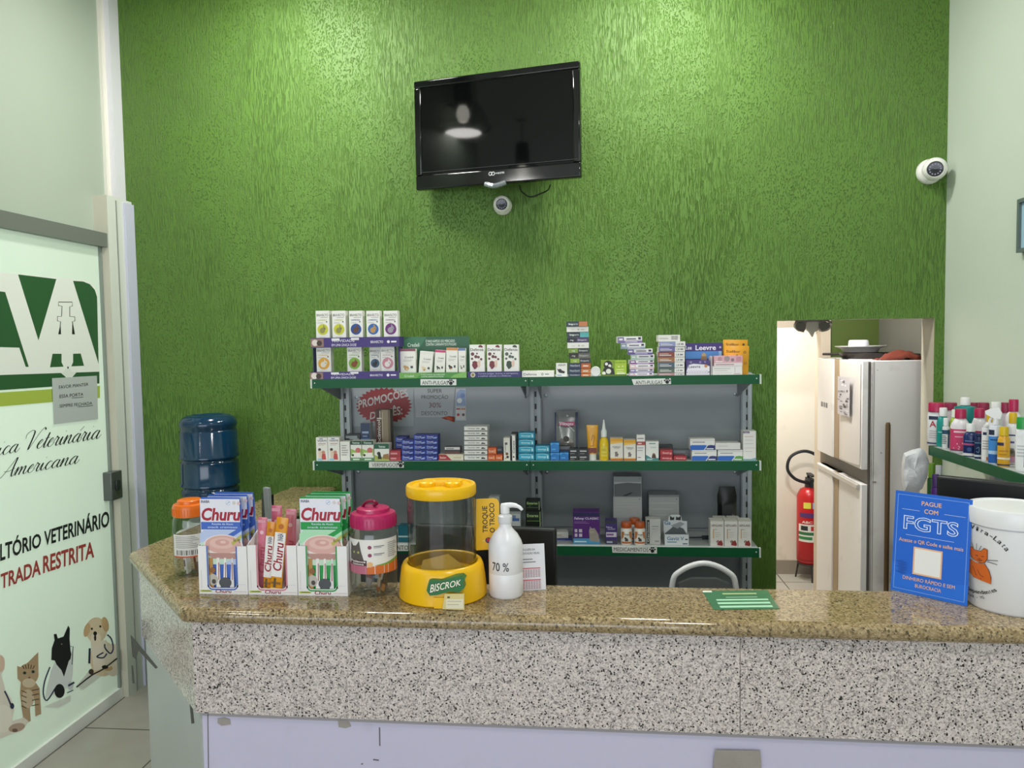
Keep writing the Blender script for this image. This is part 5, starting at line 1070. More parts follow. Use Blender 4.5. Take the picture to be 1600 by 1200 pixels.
z4c('white carton with black upright lettering beside the pill bottles', 798, 892, 468, M3, [R(.04, .03, .24, .97, '#2a2a2d'), TQ('Gerioox', [(.20, .1), (.20, .9), (.07, .9), (.07, .1)], '#c9c8c4', 1), R(.4, .7, .85, .73, '#8d8b8a'), R(.4, .6, .7, .62, '#8d8b8a'), L([(.35, .3), (.5, .55), (.7, .5), (.85, .7)], .02, '#a7a5a3', 3), R(.6, .1, .9, .16, '#9a9896')], '#c8c8c6', Y=3.32, dep=.05)
gl_ = lambda: [R(.08, .8, .9, .81, '#c9c9c7'), R(.08, .66, .8, .67, '#c4c4c2'), R(.08, .52, .85, .53, '#c9c9c7'), C(.92, .9, .02, '#77797b')]
o1 = z4c('grey carton at the bottom of the back stack on the bottom shelf', 582, 770, 460, M3, gl_(), '#a5a7a8', Y=3.45, dep=.09, group='grey cartons at the back')
o2 = z4c('grey carton in the middle of the back stack', 582, 770, 322, top(o1), gl_(), '#aeb0b0', Y=3.45, dep=.09, group='grey cartons at the back')
z4c('grey carton with a torn open front on top of the back stack', 584, 768, 188, top(o2), [R(.02, .02, .98, .72, '#6c6f72'), P([(.02, .62), (.5, .7), (.98, .66), (.98, .74), (.02, .74)], '#c3c5c6'), P([(.3, .05), (.6, .22), (.7, .2), (.45, .02)], '#35373a'), C(.93, .9, .02, '#77797b')], '#9ea1a3', Y=3.45, dep=.09, group='grey cartons at the back')
z4c('single grey carton standing at the back beside the stack', 816, 1014, 308, M3, gl_() + [R(0, .95, 1, 1, '#8b8d8f')], '#a5a7a7', Y=3.45, dep=.09, group='grey cartons at the back')
# cat remedy counter display
t = tray('white counter display box with a cat header card on the bottom shelf', 820 + 921 / 4.2105, 820 + 1078 / 4.2105, 700 + 570 / 4.2105, M3, '#d9dde0', [T('Gaviz V', .1, .48, .8, .8, '#2f6d9a', 1), R(.1, .25, .5, .36, '#7d97a8'), R(.75, .1, .95, .2, '#55626b'), R(.85, .5, .96, .62, '#55626b')], Y=3.31, dep=.06)
w = t['_w']; hz = lambda y: atY(1057, 700 + y / 4.2105, 3.36).z - M3
m = MB(); pts = [(-w / 2, hz(570)), (w / 2, hz(570)), (w / 2, hz(482)), (w * .28, hz(480)), (w * .26, hz(450)), (w * .15, hz(440)), (-w * .15, hz(440)), (-w * .27, hz(450)), (-w * .3, hz(480)), (-w / 2, hz(482))]
m.prism([(x, .052, z) for x, z in pts], (0, .002, 0), '#d4d8db')
H = hz(440) - hz(570); m.art(Flat((-w / 2, .052, hz(570)), (w, 0, 0), (0, 0, H)), [T('Ga', .05, .5, .3, .68, '#2f6d9a', 1.5), P([(.02, .02), (.3, .3), (.5, .5), (.85, .3), (.98, .02)], '#5e6468'), P([(.3, .45), (.6, .3), (.9, .55), (.7, .65)], '#9aa0a4'), P([(.28, .72), (.27, .95), (.38, .86), (.46, .9), (.45, .74)], '#33302e'), P([(.52, .74), (.54, .92), (.62, .86), (.74, .95), (.73, .72)], '#33302e')]); m.build('header_card', t)
for i in range(4):
    carton('small white packet, %s in the cat counter display box' % ['leftmost', 'second from the left', 'second from the right', 'rightmost'][i], 1040.5 + i * 8.6, 1048 + i * 8.6, 837, M3 + .0025, [R(.1, .9, .9, .96, '#7f9db0')], '#b9c4cb', Y=3.325, dep=.022, group='packets in the cat counter display', name='remedy_packet', cat='packet')
# dark dosing tube
c = atY(1092, 829, 3.42)
m = MB(); m.tube([(-.045, 0, .012), (.01, 0, .012), (.012, 0, .012), (.05, .0, .012), (.052, 0, .012), (.085, 0, .012)], [.004, .004, .009, .009, .012, .012], mat('#2b3037', .3), 12); m.build('dosing_syringe', None, (c.x, 3.40, M3), rz=.1, label='dark dosing syringe lying between the cat display and the horse boxes', cat='syringe')
hp = lambda: [R(0, .965, 1, 1, '#b8b1a6'), T('HEPGUARD', .08, .76, .92, .84, '#4f2f2c', 1), R(.2, .3, .26, .66, '#c98d3a'), R(.2, .64, .5, .66, '#9d978e'), R(.32, .52, .7, .535, '#b7b1a8'), R(.32, .44, .75, .455, '#b7b1a8'), R(.32, .36, .65, .375, '#b7b1a8'), P([(.5, .05), (.58, .18), (.55, .26), (.66, .2), (.82, .24), (.95, .1), (.9, .02)], '#8a2f2b'), P([(.52, .1), (.45, .2), (.55, .24)], '#5d1f1d')]
for x0, x1, n in ((1221, 1309, 'left'), (1313, 1400, 'middle'), (1404, 1490, 'right')):
    z4c('white box with a brown horse, %s one of the front three' % n, x0, x1, 476, M3, hp(), '#dcd9d2', Y=3.30, dep=.05, group='horse boxes')
for x0, x1, n in ((1246, 1328, 'left'), (1336, 1416, 'right')):
    z4c('white box with a brown horse, %s one of the back two' % n, x0, x1, 462, M3, hp(), '#d3d0c9', Y=3.37, dep=.05, group='horse boxes')
# black standing bag
xa, xb = 820 + 1266 / 4.2105, 820 + 1394 / 4.2105; w = px_w(xa, xb, 3.47, 800); cx = atY((xa + xb) / 2, 800, 3.47).x; h = atY(1136, 760, 3.47).z - M3
m = MB(); rows = []
for k in range(12):
    v = k / 11; th = .03 * (1 - v) ** .6 + .003; ww = w / 2 * (1 if v < .82 else 1 - (v - .82) * 1.1); 
    if .45 < v < .7: ww *= .97
    rows.append([(-ww, 0, h * v), (-ww * .6, -th, h * v), (ww * .6, -th, h * v), (ww, 0, h * v), (ww * .6, th, h * v), (-ww * .6, th, h * v)])
m.grid(rows, mat('#0c0c0d', .4), True, True); m.face(rows[-1], '#0c0c0d'); m.face(list(reversed(rows[0])), '#0c0c0d')
m.art(Flat((-w / 2, -.034, 0), (w, 0, 0), (0, .02, h)), [TQ('PET', [(.84, .3), (.84, .48), (.72, .48), (.72, .3)], '#8d8d8f', 1)])
m.build('black_bag', None, (cx, 3.47, M3), label='black upright bag at the back above the horse boxes', cat='bag')
z3x = lambda x: 480 + x / 4.2105
carton('teal carton on the left bottom shelf seen beside the pink lidded jar', 622, 640, 822, M3, [R(0, .3, 1, .4, '#bcd6da')], '#1f6d80', Y=3.32, dep=.06)
carton('white carton with blue print behind the pump bottle', 795, 813, 803, M3, [R(.1, .75, .9, .85, '#4a6db0'), R(.3, .85, .6, .95, '#7d8fb5')], '#c9ccd0', Y=3.33, dep=.05)
carton('pale carton behind the yellow hanging card on the left bottom shelf', 764, 780, 776, M3, [R(.1, .9, .9, .95, '#9aa0a2')], '#b9bec0', Y=3.36, dep=.05)
# ================================================================ things on the counter
CT = CZ + .0004
z6 = lambda x, y: (260 + x / 3.75, 640 + y / 3.75)
PF = atZ(348, 928.5, CT).y
def treat_display(label, x0, x1, colr, ytop, name='treat_display_box'):
    X0, X1 = atY(z6(x0, 0)[0], 880, PF).x, atY(z6(x1, 0)[0], 880, PF).x; w = X1 - X0; h = atY(z6((x0 + x1) / 2, 0)[0], z6(0, ytop)[1], PF).z - CT; dep = .125
    t = thing(name, label, 'display box', ((X0 + X1) / 2, PF, CT)); th = .0016; wh = mat('#e9e6e6', .4)
    m = MB(); a, b, hb = .205, .775, .13
    arc = lambda cx, cz, r, a0, a1: [(cx + r * math.cos(a0 + (a1 - a0) * i / 5), cz + r * h_asp * math.sin(a0 + (a1 - a0) * i / 5)) for i in range(6)]
    h_asp = w / h; r = .08
    U = [(0, 0), (1, 0), (1, .97), (.99, 1), (b, 1), (b, hb + r * h_asp)] + arc(b - r, hb + r * h_asp, r, 0, -PI / 2)[1:] + arc(a + r, hb + r * h_asp, r, -PI / 2, -PI) + [(a, 1), (.01, 1), (0, .97)]
    m.prism([(-w / 2 + u * w, 0, v * h) for u, v in U], (0, th, 0), wh)
    m.box(-w / 2, th, 0, w / 2, dep, th, wh)
    for s_ in (-1, 1):
        xx = s_ * (w / 2 - th); m.prism([(xx, th, th), (xx, dep, th), (xx, dep, h * 1.32), (xx, th * 1.5, h)], (s_ * th, 0, 0), wh)
    m.box(-w / 2, dep - th, th, w / 2, dep, h * 1.32, wh)
    fr = Flat((-w / 2, 0, 0), (w, 0, 0), (0, 0, h))
    e = [(a - .016, 1), (a - .016, hb + .02)] + arc(a + r - .005, hb + r * h_asp - .02, r + .01, PI, 1.5 * PI) + arc(b - r + .005, hb + r * h_asp - .02, r + .01, 1.5 * PI, 2 * PI) + [(b + .016, hb + .02), (b + .016, 1)]
    m.art(fr, [L(e, .028, colr), T('Churu', .33, .03, .66, .095, '#8f1230', 2, .15), P([(.02, .045), (.26, .05), (.27, .075), (.2, .088), (.02, .085)], '#b7c04a'), R(.06, .06, .24, .072, '#3d4a1c'), R(.72, .055, .98, .062, '#c9a3ad'), R(.05, .12, .06, .5, '#d5ccd0'), R(.80, .2, .96, .21, '#d5d2da')], e=.00004)
    m.build('tray', t); t['_w'] = w; t['_h'] = h
    return t
def pouch(label, dx, colr, col2, x0, x1, ytop, dep, group, full=True):
    Y = PF + dep
    X0, X1 = atY(z6(x0, 0)[0], 850, PF).x, atY(z6(x1, 0)[0], 850, PF).x; w = X1 - X0; h = atY(z6(x0, 0)[0], z6(0, ytop)[1], PF).z - CT - .003
    cx = (X0 + X1) / 2 + dx; m = MB(); rows = []
    for k in range(11):
        v = k / 10; b = .0045 * math.sin(PI * min(.97, v + .03)) ** .5 + .0004
        ww = w / 2 - (.004 if k == 10 else 0)
        rows.append([(-ww, 0, h * v), (-ww * .8, -b * .7, h * v), (-ww * .3, -b, h * v), (ww * .3, -b, h * v), (ww * .8, -b * .7, h * v), (ww, 0, h * v), (ww * .6, b, h * v), (-ww * .6, b, h * v)])
    m.grid(rows, mat(colr, .22), True, True); m.face(rows[-1], colr); m.face(list(reversed(rows[0])), colr)
    o = [R(.03, .6, .97, .985, '#e4e2ee'), P([(.0, .3), (.0, .62), (.1, .66), (1, .66), (1, .3)], col2), R(.04, .665, .97, .745, colr), P([(.0, .30), (0, .52), (.45, .6), (1, .56), (1, .42), (.5, .3)], '#c9cfe6' if colr[1] < '3' and colr[5] > '9' else '#c3dcc8'),
         T('Churu', .05, .765, .97, .885, '#a2132f', 3, .18), T('INABA', .06, .945, .26, .972, '#2d3658', 2), C(.7, .945, .055, '#b9c3dd'), C(.7, .945, .042, '#e9ebf2'), L([(.67, .935), (.73, .955)], .012, '#3f66b0'), C(.84, .945, .04, '#cfc9c4'), C(.95, .94, .04, '#d9b9bd'),
         T('Receita de Atum', .3, .715, .8, .735, '#d4dcf2', 1), T('snack cremoso', .2, .682, .9, .702, '#d4dcf2', 1),
         P([(.62, .60), (1, .70), (1, .655), (.64, .55)], colr), C(.55, .5, .47, '#e9ddd9', .115), C(.55, .51, .43, '#d8a9a0', .095), C(.53, .525, .3, '#e2b9b0', .06), C(.53, .53, .17, '#d3a198', .035), C(.55, .535, .07, '#e5c0b7', .015),
         P([(.12, .42), (.98, .42), (.85, .36), (.3, .36)], '#b78a83'),
         P([(.74, .53), (.99, .62), (1, .585), (.78, .50)], '#b9b25a'), T('6x14g', .8, .54, .96, .575, '#5a4d1c', 1)]
    for i, (u, c) in enumerate(((.24, '#b9874a'), (.40, '#e6e1dc'), (.56, '#e9e5e2'), (.72, '#dfdcdc'), (.86, '#3f7f45'))): o.append(P([(u - .05, .02), (u - .04 + .02 * i % 2, .37), (u + .05, .37), (u + .06, .02)], c))
    for u in (.42, .58, .74): o.append(L([(u, .14), (u + .01, .32)], .02, '#a3445a'))
    o += [C(.28, .14, .12, '#bdb6ad', .06), C(.3, .12, .05, '#4a423c', .025), C(.57, .11, .15, '#4d4f55', .055), P([(.0, .0), (0, .06), (1, .06), (1, 0)], colr), C(.28, .24, .07, '#8c5f35', .03)]
    m.art(Flat((-w / 2, -.0053, 0), (w, 0, 0), (0, 0, h)), o, e=.00004, n0=.0002)
    m.build('treat_pouch', None, (cx, Y, CT + .002), label=label, cat='pouch', group=group)
treat_display('white display box with blue edging holding blue treat pouches', 187, 472, '#4567b8', 800)
for i, d in enumerate((.012, .045, .075)):
    pouch('%s blue treat pouch in the blue edged display box' % ['front', 'middle', 'rearmost'][i], [0, .006, .010][i] - .002, '#3f66c0', '#b9c6e8', 195, 442, 516 - i * 2, d, 'blue treat pouches')
treat_display('white display box with pink edging holding treat sticks', 476, 763, '#cf8090', 796)
treat_display('white display box with green edging holding green treat pouches', 767, 1058, '#1f9447', 800)
for i, d in enumerate((.012, .045, .075)):
    pouch('%s green treat pouch in the green edged display box' % ['front', 'middle', 'rearmost'][i], [0, .006, .010][i] - .002, '#159543', '#a9dcb5', 779, 1030, 513 - i * 2, d, 'green treat pouches')
def stick(label, x, y0, y1, wpx, tl_, c1, c2, dep, rd=0):
    Y = PF + dep; a = atY(*z6(x, y0), Y); h = atY(*z6(x, y1), Y).z - a.z; w = wpx / 3.75 / 1200 * Y
    m = MB(); rows = []
    for k in range(9):
        v = k / 8; b = (.0045 if 0 < k < 8 else .0006)
        rows.append([(-w / 2, 0, h * v), (-w * .3, -b, h * v), (w * .3, -b, h * v), (w / 2, 0, h * v), (w * .3, b, h * v), (-w * .3, b, h * v)])
    m.grid(rows, mat(c1, .22), True, True); m.face(rows[-1], c1); m.face(list(reversed(rows[0])), c1)
    fr = Flat((-w / 2, -.0047, 0), (w, 0, 0), (0, 0, h))
    if c2: o = [R(.04, .2, .96, .80, c2), TQ('Churu', [(.85, .28), (.85, .66), (.15, .66), (.15, .28)], '#9c1230', 2, .1), TQ('INABA', [(.75, .69), (.75, .79), (.3, .79), (.3, .69)], '#2d3658', 1.5), R(.1, .02, .9, .05, '#f0c66a'), C(.5, .88, .22, '#b5651f'), R(.1, .10, .9, .13, '#8c5a1f'), R(.3, .05, .5, .18, '#5a4a2a')]
    else: o = [TQ('Churu', [(.8, .25), (.8, .6), (.2, .6), (.2, .25)], '#b04a62', 2, .1), R(.1, .93, .9, .97, '#d995a4'), C(.5, .8, .2, '#e6b9c3'), R(.1, .05, .9, .2, '#b9647a')]
    m.art(fr, o, e=.00006); m.build('treat_stick', None, (a.x, Y, max(CT + .002, a.z)), rot=(0, tl_, 0), label=label, cat='treat stick', group='treat sticks in the pink edged box')
stick('pink treat stick at the left side of the pink edged display box', 562, 1070, 640, 62, .04, '#cf7488', None, .03)
stick('pink treat stick at the back of the pink edged display box', 650, 1070, 606, 66, .03, '#c9687e', None, .085)
stick('pink treat stick behind the orange ones on their right', 725, 1070, 612, 66, .05, '#d27c8f', None, .065)
stick('orange and white treat stick leaning behind the front one', 590, 1060, 655, 54, .10, '#d48a1c', '#e6e1de', .018)
stick('orange and white treat stick, frontmost in the pink edged box', 640, 1062, 628, 74, .13, '#dd951c', '#e9e6e6', .009)
# ---- treat jars
def jar(label, px, wpx, ybase, ylid0, ylid1, lidc, lab, knob=False):
    f = atZ(px, ybase, CT); r = wpx / 2 / 1200 * (f.y + .05); cy = f.y + r * .96; cx = atZ(px, ybase, CT).x * cy / f.y
    H0 = atY(px, ylid1, cy - r).z - CT; H1 = atY(px, ylid0, cy - r * .6).z - CT
    t = thing('treat_jar', label, 'jar', (cx, cy, CT))
    MB().lathe([(0, .004), (r * .5, .003), (r * .72, 0), (r * .86, .002), (r * .95, .012), (r, .03), (r, H0 * .42), (r * .985, H0 * .44), (r, H0 * .46), (r, H0 * .84), (r * .96, H0 * .93), (r * .88, H0), (r * .86, H0 + .004)], CLEAR, 40).build('jar_body', t)
    m = MB(); R_ = r * .97
    m.lathe([(R_ * .9, H0 - .002), (R_, H0), (R_ * 1.0, H0 + (H1 - H0) * .55), (R_ * .94, H0 + (H1 - H0) * .72), (R_ * .72, H0 + (H1 - H0) * .78), (R_ * .7, H1 - .002), (R_ * .64, H1), (0, H1)], mat(lidc, .3), 40)
    for i in range(36):
        a = 2 * PI * i / 36; m.box(-.0012, -.001, H0 + .004, .0012, .001, H0 + (H1 - H0) * .5, lidc, M=Matrix.Translation((R_ * math.cos(a), R_ * math.sin(a), 0)) @ Matrix.Rotation(a + PI / 2, 4, 'Z'))
    ld = m.build('lid', t)
    if knob: MB().tube([(-.035, .012, H1 - .004), (-.02, .0, H1 + .013), (.0, -.005, H1 + .018), (.012, .0, H1 + .010), (.0, .008, H1 + .004)], .0045, mat('#7d1238', .3), 8, sm=4).build('handle', ld)
    MB().art(Wrap(r + .0004, H0 * lab[0], H0 * lab[1], lab[2], turn=lab[3]), lab[4]).build('label', t)
    return (cx, cy, r, H0)
cat_lab = [R(0, 0, 1, 1, '#e4e0dc'), R(0, 0, .45, .27, '#b9687f'), P([(.45, 0), (.45, .2), (.7, .27), (1, .36), (1, 0)], '#cf6a2c'), P([(.55, .25), (.75, .3), (1, .42), (1, .34), (.75, .24)], '#6f9e3c'), P([(.12, .3), (.12, .62), (.14, .92), (.2, .8), (.27, .82), (.33, .96), (.36, .66), (.42, .3)], '#5b5450'), C(.22, .62, .02, '#a7b06a', .035), C(.31, .62, .02, '#a7b06a', .035), R(.12, .24, .45, .4, '#4a2a35'), T('Petiscos', .14, .33, .43, .39, '#f0eae6', 2), T('Gatos', .18, .26, .4, .31, '#f0eae6', 1.5), C(.5, .28, .045, '#e3b27c', .08), C(.5, .78, .03, '#8a3a5c', .055), C(.5, .55, .03, '#8a3a5c', .055), R(.56, .8, .72, .82, '#6a6668'), R(.56, .76, .68, .78, '#9a9698'), R(.56, .58, .72, .6, '#6a6668'), R(.56, .54, .68, .56, '#9a9698')] + lines(.78, .98, .45, .9, 8, '#a9a5a4')
j1 = jar('clear plastic treat jar with magenta lid and a cat label', 586.5, 77, 935.5, 797, 829, '#b01c5a', (.36, .86, 1.35, .1, cat_lab), True)
bar_lab = [R(0, 0, 1, 1, '#dedbd6'), R(0, 0, 1, .06, '#c9502f')] + [R(.12 + .05 * k, .1, .12 + .05 * k + (.015 if k % 3 else .03), .32, '#35302f') for k in range(15)] + lines(.1, .9, .4, .95, 7, '#a8a39e')
j2 = jar('clear plastic treat jar with orange lid beside the blue pouches', 301, 56, 903, 783, 810, '#e06c12', (.34, .72, 1.0, .35, bar_lab))
rnd = random.Random(2)
def inside(j, n, specs, grp, where):
    cx, cy, r, H = j
    for i, (a, rr, tlt, ln, c, w) in enumerate(specs):
        x, y = cx + rr * r * math.cos(a), cy + rr * r * math.sin(a)
        m = MB(); m.box(-w / 2, -.002, 0, w / 2, .002, ln, mat(c, .35)); m.box(-w / 2 - .0003, -.0024, ln * .25, w / 2 + .0003, .0024, ln * .7, mat(['#d9d2c6', '#8b3f34', '#c9b79a', '#5a4a44', '#e4e0da'][i % 5], .4))
        m.build('wrapped_treat', None, (x, y, CT + .006 + abs(math.sin(tlt)) * w / 2), rot=(0, tlt, a), label=where[i], cat='treat', group=grp)
inside(j1, 5, [(1.2, .45, .15, .095, '#b7a58d', .016), (2.6, .4, -.12, .11, '#9c8f86', .018), (-1.0, .35, .45, .075, '#b46a3c', .012), (-.5, .42, .30, .085, '#c48a55', .012), (.3, .4, -.2, .10, '#8a7f7a', .02)], 'treats inside the magenta lidded jar', ['tan wrapped treat standing inside the magenta lidded jar', 'greyish wrapped treat against the left side inside the magenta lidded jar', 'short brown treat leaning low inside the magenta lidded jar', 'light brown treat leaning right inside the magenta lidded jar', 'broad grey wrapped treat at the right inside the magenta lidded jar'])
inside(j2, 4, [(-1.6, .35, .12, .05, '#e3e0da', .022), (1.3, .4, -.1, .10, '#8f6a4c', .016), (.2, .45, -.1, .115, '#6e4e3c', .014), (2.8, .35, .1, .045, '#d8d5d0', .025)], 'treats inside the orange lidded jar', ['short white packet low inside the orange lidded jar', 'brown wrapped treat at the back of the orange lidded jar', 'dark brown stick treat at the right inside the orange lidded jar', 'broad white packet at the left inside the orange lidded jar'])
# ---- yellow biscuit dispenser
f = atZ(692, 951, CT); rb = 71 / 1200 * 2.07; cy = f.y + rb; cx = atY(692, 900, cy).x
zz = lambda y, Y=None: atY(692, y, Y or cy).z - CT
ds = thing('biscuit_dispenser', 'yellow biscuit dispenser with clear drum and yellow lid', 'dispenser', (cx, cy, CT))
yel = mat('#f0ba08', .28); rc = 54.5 / 1200 * cy; h0 = zz(890, cy - rc); h1 = zz(781.5, cy - rc); h2 = zz(766, cy - rc)
m = MB(); m.lathe([(0, 0), (rb * .97, 0), (rb, .004), (rb * .99, .02), (rb * .965, h0 * .55), (rb * .93, h0 * .85), (rb * .89, h0 * .97), (rb * .855, h0), (rb * .82, h0), (rc + .003, h0 - .002), (rc + .002, h0 - .035), (0, h0 - .045)], yel, 48)
m.box(-.001, -rb - .004, .001, .036, -rb + .03, .03, yel)
m.build('base', ds)
m = MB(); m.lathe([(rc, h0 - .033), (rc, h1 + .01)], CLEARB, 48); m.build('drum', ds)
m = MB(); m.lathe([(rc * 1.0, h1 - .004), (rc * 1.03, h1), (rc * 1.03, h2 - .006), (rc * 1.0, h2), (rc * .9, h2 + .001), (rc * .86, h2 - .004), (0, h2 - .004)], yel, 48)
for sx_ in (-1, 1):
    for sy_ in (-1, 1): m.lathe([(.022, h2 - .004), (.022, h2 + .006), (.019, h2 + .009), (0, h2 + .010)], yel, 20, sx_ * .036, sy_ * .016)
m.box(-.04, -.016, h2 - .004, .04, .016, h2 + .007, yel); m.build('lid', ds)
m = MB(); m.prism([(-rc * .6, -rc * .6, h0 - .043), (.02, -rc * .9, h0 - .043), (rc * .7, .03, h0 - .038), (0, rc * .9, h0 - .012), (-rc * .7, rc * .5, h0 - .02)], (0, 0, .004), mat('#b98d1a', .4)); m.build('inner_chute', ds)
yb = cy - rb
gx = lambda x, y: (cx * 0 + atY(x, y, yb).x - cx, 0, atY(x, y, yb).z - CT)
m = MB(); g = [(667, 922), (668, 917), (671, 906), (676, 905), (690, 906), (710, 901), (722, 899.5), (727, 904), (724, 910), (726, 918), (718, 925), (702, 923.5), (684, 929), (672, 930)]
P0 = [Vector(gx(*p)) + Vector((0, -rb - .0085 + .004, 0)) for p in g]
m.prism(P0, (0, .03, 0), mat('#1d6a35', .35))
class Loc:
    curved = False; asp = 1
    def p(s, a, b, n=0): return Vector(gx(a, b)) + Vector((0, -rb - .0047 - n, 0))
m.art(Loc(), [TQ('BISCROK', [(671.5, 926), (722, 914), (721, 904), (671.5, 912)], '#10351d', 2.2, .2), TQ('BISCROK', [(672.5, 925), (721, 913.3), (720.5, 904.8), (672.5, 913)], '#f0ead6', 1.2, .2)]); m.build('name_badge', ds)
m = MB(); q = [Vector(gx(*p)) + Vector((0, -rb - .010, 0)) for p in [(692, 950), (726.5, 951), (726, 926), (696, 926)]]; m.prism(q, (0, .003, 0), mat('#d8c889', .4)); 
class Loc2(Loc):
    def p(s, a, b, n=0): return Vector(gx(a, b)) + Vector((0, -rb - .0102 - n, 0))
m.art(Loc2(), [P([(698, 949), (725, 949), (725, 934), (698, 934)], '#e3dcc0'), P([(700, 932.5), (704, 932.5), (704, 930), (700, 930)], '#4a4336'), P([(700, 938), (722, 938), (722, 937.2), (700, 937.2)], '#a79e7f'), P([(700, 943), (718, 943), (718, 942.2), (700, 942.2)], '#a79e7f')]); m.build('card_holder', ds)
yc = cy + .075
gq = lambda x, y: atY(x, y, yc) - Vector((cx, cy, CT))
m = MB(); rr = [(744, 860), (776, 858), (780, 853), (780, 786), (777, 780), (771, 778.5), (744, 780)]
m.prism([gq(*p) for p in rr], (0, .002, 0), mat('#eeb90f', .35))
class Loc3:
    curved = False; asp = 1
    def p(s, a, b, n=0): return gq(a, b) + Vector((0, -n, 0))
m.art(Loc3(), [TQ('TROQUE', [(762, 832), (761, 791), (753.5, 791), (754.5, 832)], '#2c2718', 1.5), TQ('O TROCO', [(773, 832), (772, 786), (764.5, 786), (765.5, 832)], '#2c2718', 1.5), C(763, 844, 4.6, '#1d2a6a'), P([(760, 846), (766, 847), (767, 841), (761, 840)], '#b5342f'), P([(754, 845), (757, 846), (757, 843)], '#e6d9b0')]); m.build('hanging_card', ds)
m = MB(); m.prism([gq(*p) + Vector((0, .0035, 0)) for p in [(762, 782), (778.5, 782), (778.5, 774.5), (763, 776)]], (0, .002, 0), CLEARB); m.build('card_sleeve', ds)
# ---- pump bottle
f = atZ(790.5, 937.5, CT); r = 27.3 / 1200 * (f.y + .045); cy2 = f.y + r; cx2 = atY(790.5, 890, cy2).x; zq = lambda y: atY(790.5, y, cy2 - r * .3).z - CT
pb_ = thing('pump_bottle', 'white pump bottle with 70 % lettering beside the yellow dispenser', 'bottle', (cx2, cy2, CT))
hb = zq(853)
m = MB(); m.lathe([(0, 0), (r * .93, 0), (r, .006), (r, hb * .47), (r * .993, hb * .475), (r, hb * .48), (r, hb * .8), (r, hb), (r * .93, zq(846)), (r * .72, zq(836)), (r * .45, zq(828)), (r * .36, zq(824)), (r * .36, zq(817)), (0, zq(817))], mat('#e5e3e8', .3), 40)
m.art(Wrap(r + .0003, 0, hb, .62, turn=-.22), [T('70 %', .07, .56, .90, .72, '#26272b', .6)]); m.build('body', pb_)
m = MB(); m.lathe([(r * .4, zq(818)), (r * .42, zq(817)), (r * .42, zq(808)), (r * .3, zq(806)), (r * .2, zq(803)), (r * .2, zq(800)), (0, zq(800))], mat('#dcdbe0', .35), 24); m.build('collar', pb_)
ht = zq(791)
m = MB(); m.lathe([(r * .27, zq(803)), (r * .27, ht), (r * .22, ht + .004), (0, ht + .005)], mat('#e5e4e8', .35), 20); m.tube([(0, 0, ht - .001), (r * .5, -.004, ht + .001), (r * .85, -.006, ht - .004), (r * 1.02, -.007, ht - .012)], [.0075, .0065, .005, .004], mat('#e5e4e8', .35), 10, sm=3); m.build('pump_head', pb_)
# ---- desk calendar
a, b = atZ(815, 922, CT), atZ(853.5, 920, CT); w = (b - a).length; h = atY(836, 849, a.y + .03).z - CT
cl = thing('desk_calendar', 'white tent desk calendar with red month grids behind the pump bottle', 'calendar', ((a.x + b.x) / 2, a.y, CT), math.atan2(b.y - a.y, b.x - a.x))
dpt = .05
m = MB(); wh = mat('#dddbe2', .45)
m.prism([(-w / 2, 0, 0), (-w / 2, dpt / 2, h), (-w / 2, dpt, 0), (-w / 2, dpt - .002, 0), (-w / 2, dpt / 2, h - .004), (-w / 2, .002, 0)], (w, 0, 0), wh)
fr = Flat((-w / 2, -.0003, 0), (w, 0, 0), (0, dpt / 2, h)); gd = '#c9474f'
o = [T('AS LUZES DA', .06, .86, .62, .9, '#55555f', .5), T('EDUCAÇÃO VISUAL', .06, .78, .8, .82, '#55555f', .5), R(.1, .66, .5, .68, '#77777f'), R(.1, .6, .62, .62, '#77777f')]
for y0 in (.28, .03):
    o += [R(.06, y0 + .185, .8, y0 + .205, gd)]
    for k in range(5): o += [R(.06, y0 + .035 * k, .8, y0 + .035 * k + .004, '#d9a0a8')]
    for k in range(8): o += [R(.06 + .105 * k, y0, .065 + .105 * k, y0 + .18, '#d9a0a8')]
    for k in range(5):
        for q_ in range(7): o.append(R(.085 + .105 * q_, y0 + .012 + .035 * k, .135 + .105 * q_, y0 + .026 + .035 * k, gd if q_ == 0 else '#8b6f78'))
m.art(fr, o); m.build('stand', cl)
# ---- blue payment sign
a, b = atZ(1391.5, 921, CT), atZ(1511, 947.5, CT); u = (b - a); w = u.length; un = u.normalized(); nrm = Vector((un.y, -un.x, 0)); lean = -nrm * .028
hs = 0.0
for k in range(40):
    hs = .2 + k * .004; c_ = CAMX; pt = a + Vector((0, 0, hs)) + lean
    v = Vector((pt.x, pt.y, pt.z - EYE)); cz = _x.z * 0 + sum(CAMX[i][2] * v[i] for i in range(3)); cyy = sum(CAMX[i][1] * v[i] for i in range(3))
    if 600 - F * cyy / cz <= 768: break
sg = thing('payment_sign', 'blue acrylic payment sign reading PAGUE COM FGTS at the right of the counter', 'sign', a, math.atan2(u.y, u.x))
m = MB(); lv = .028
m.prism([(0, 0, 0), (w, 0, 0), (w, lv, hs), (0, lv, hs)], (0, .0025, 0), mat('#1f62c4', .18))
ors = '#e7b48a'
fr = Flat((0, -.0002, 0), (w, 0, 0), (0, lv, hs))
bl = '#7fa6e6'
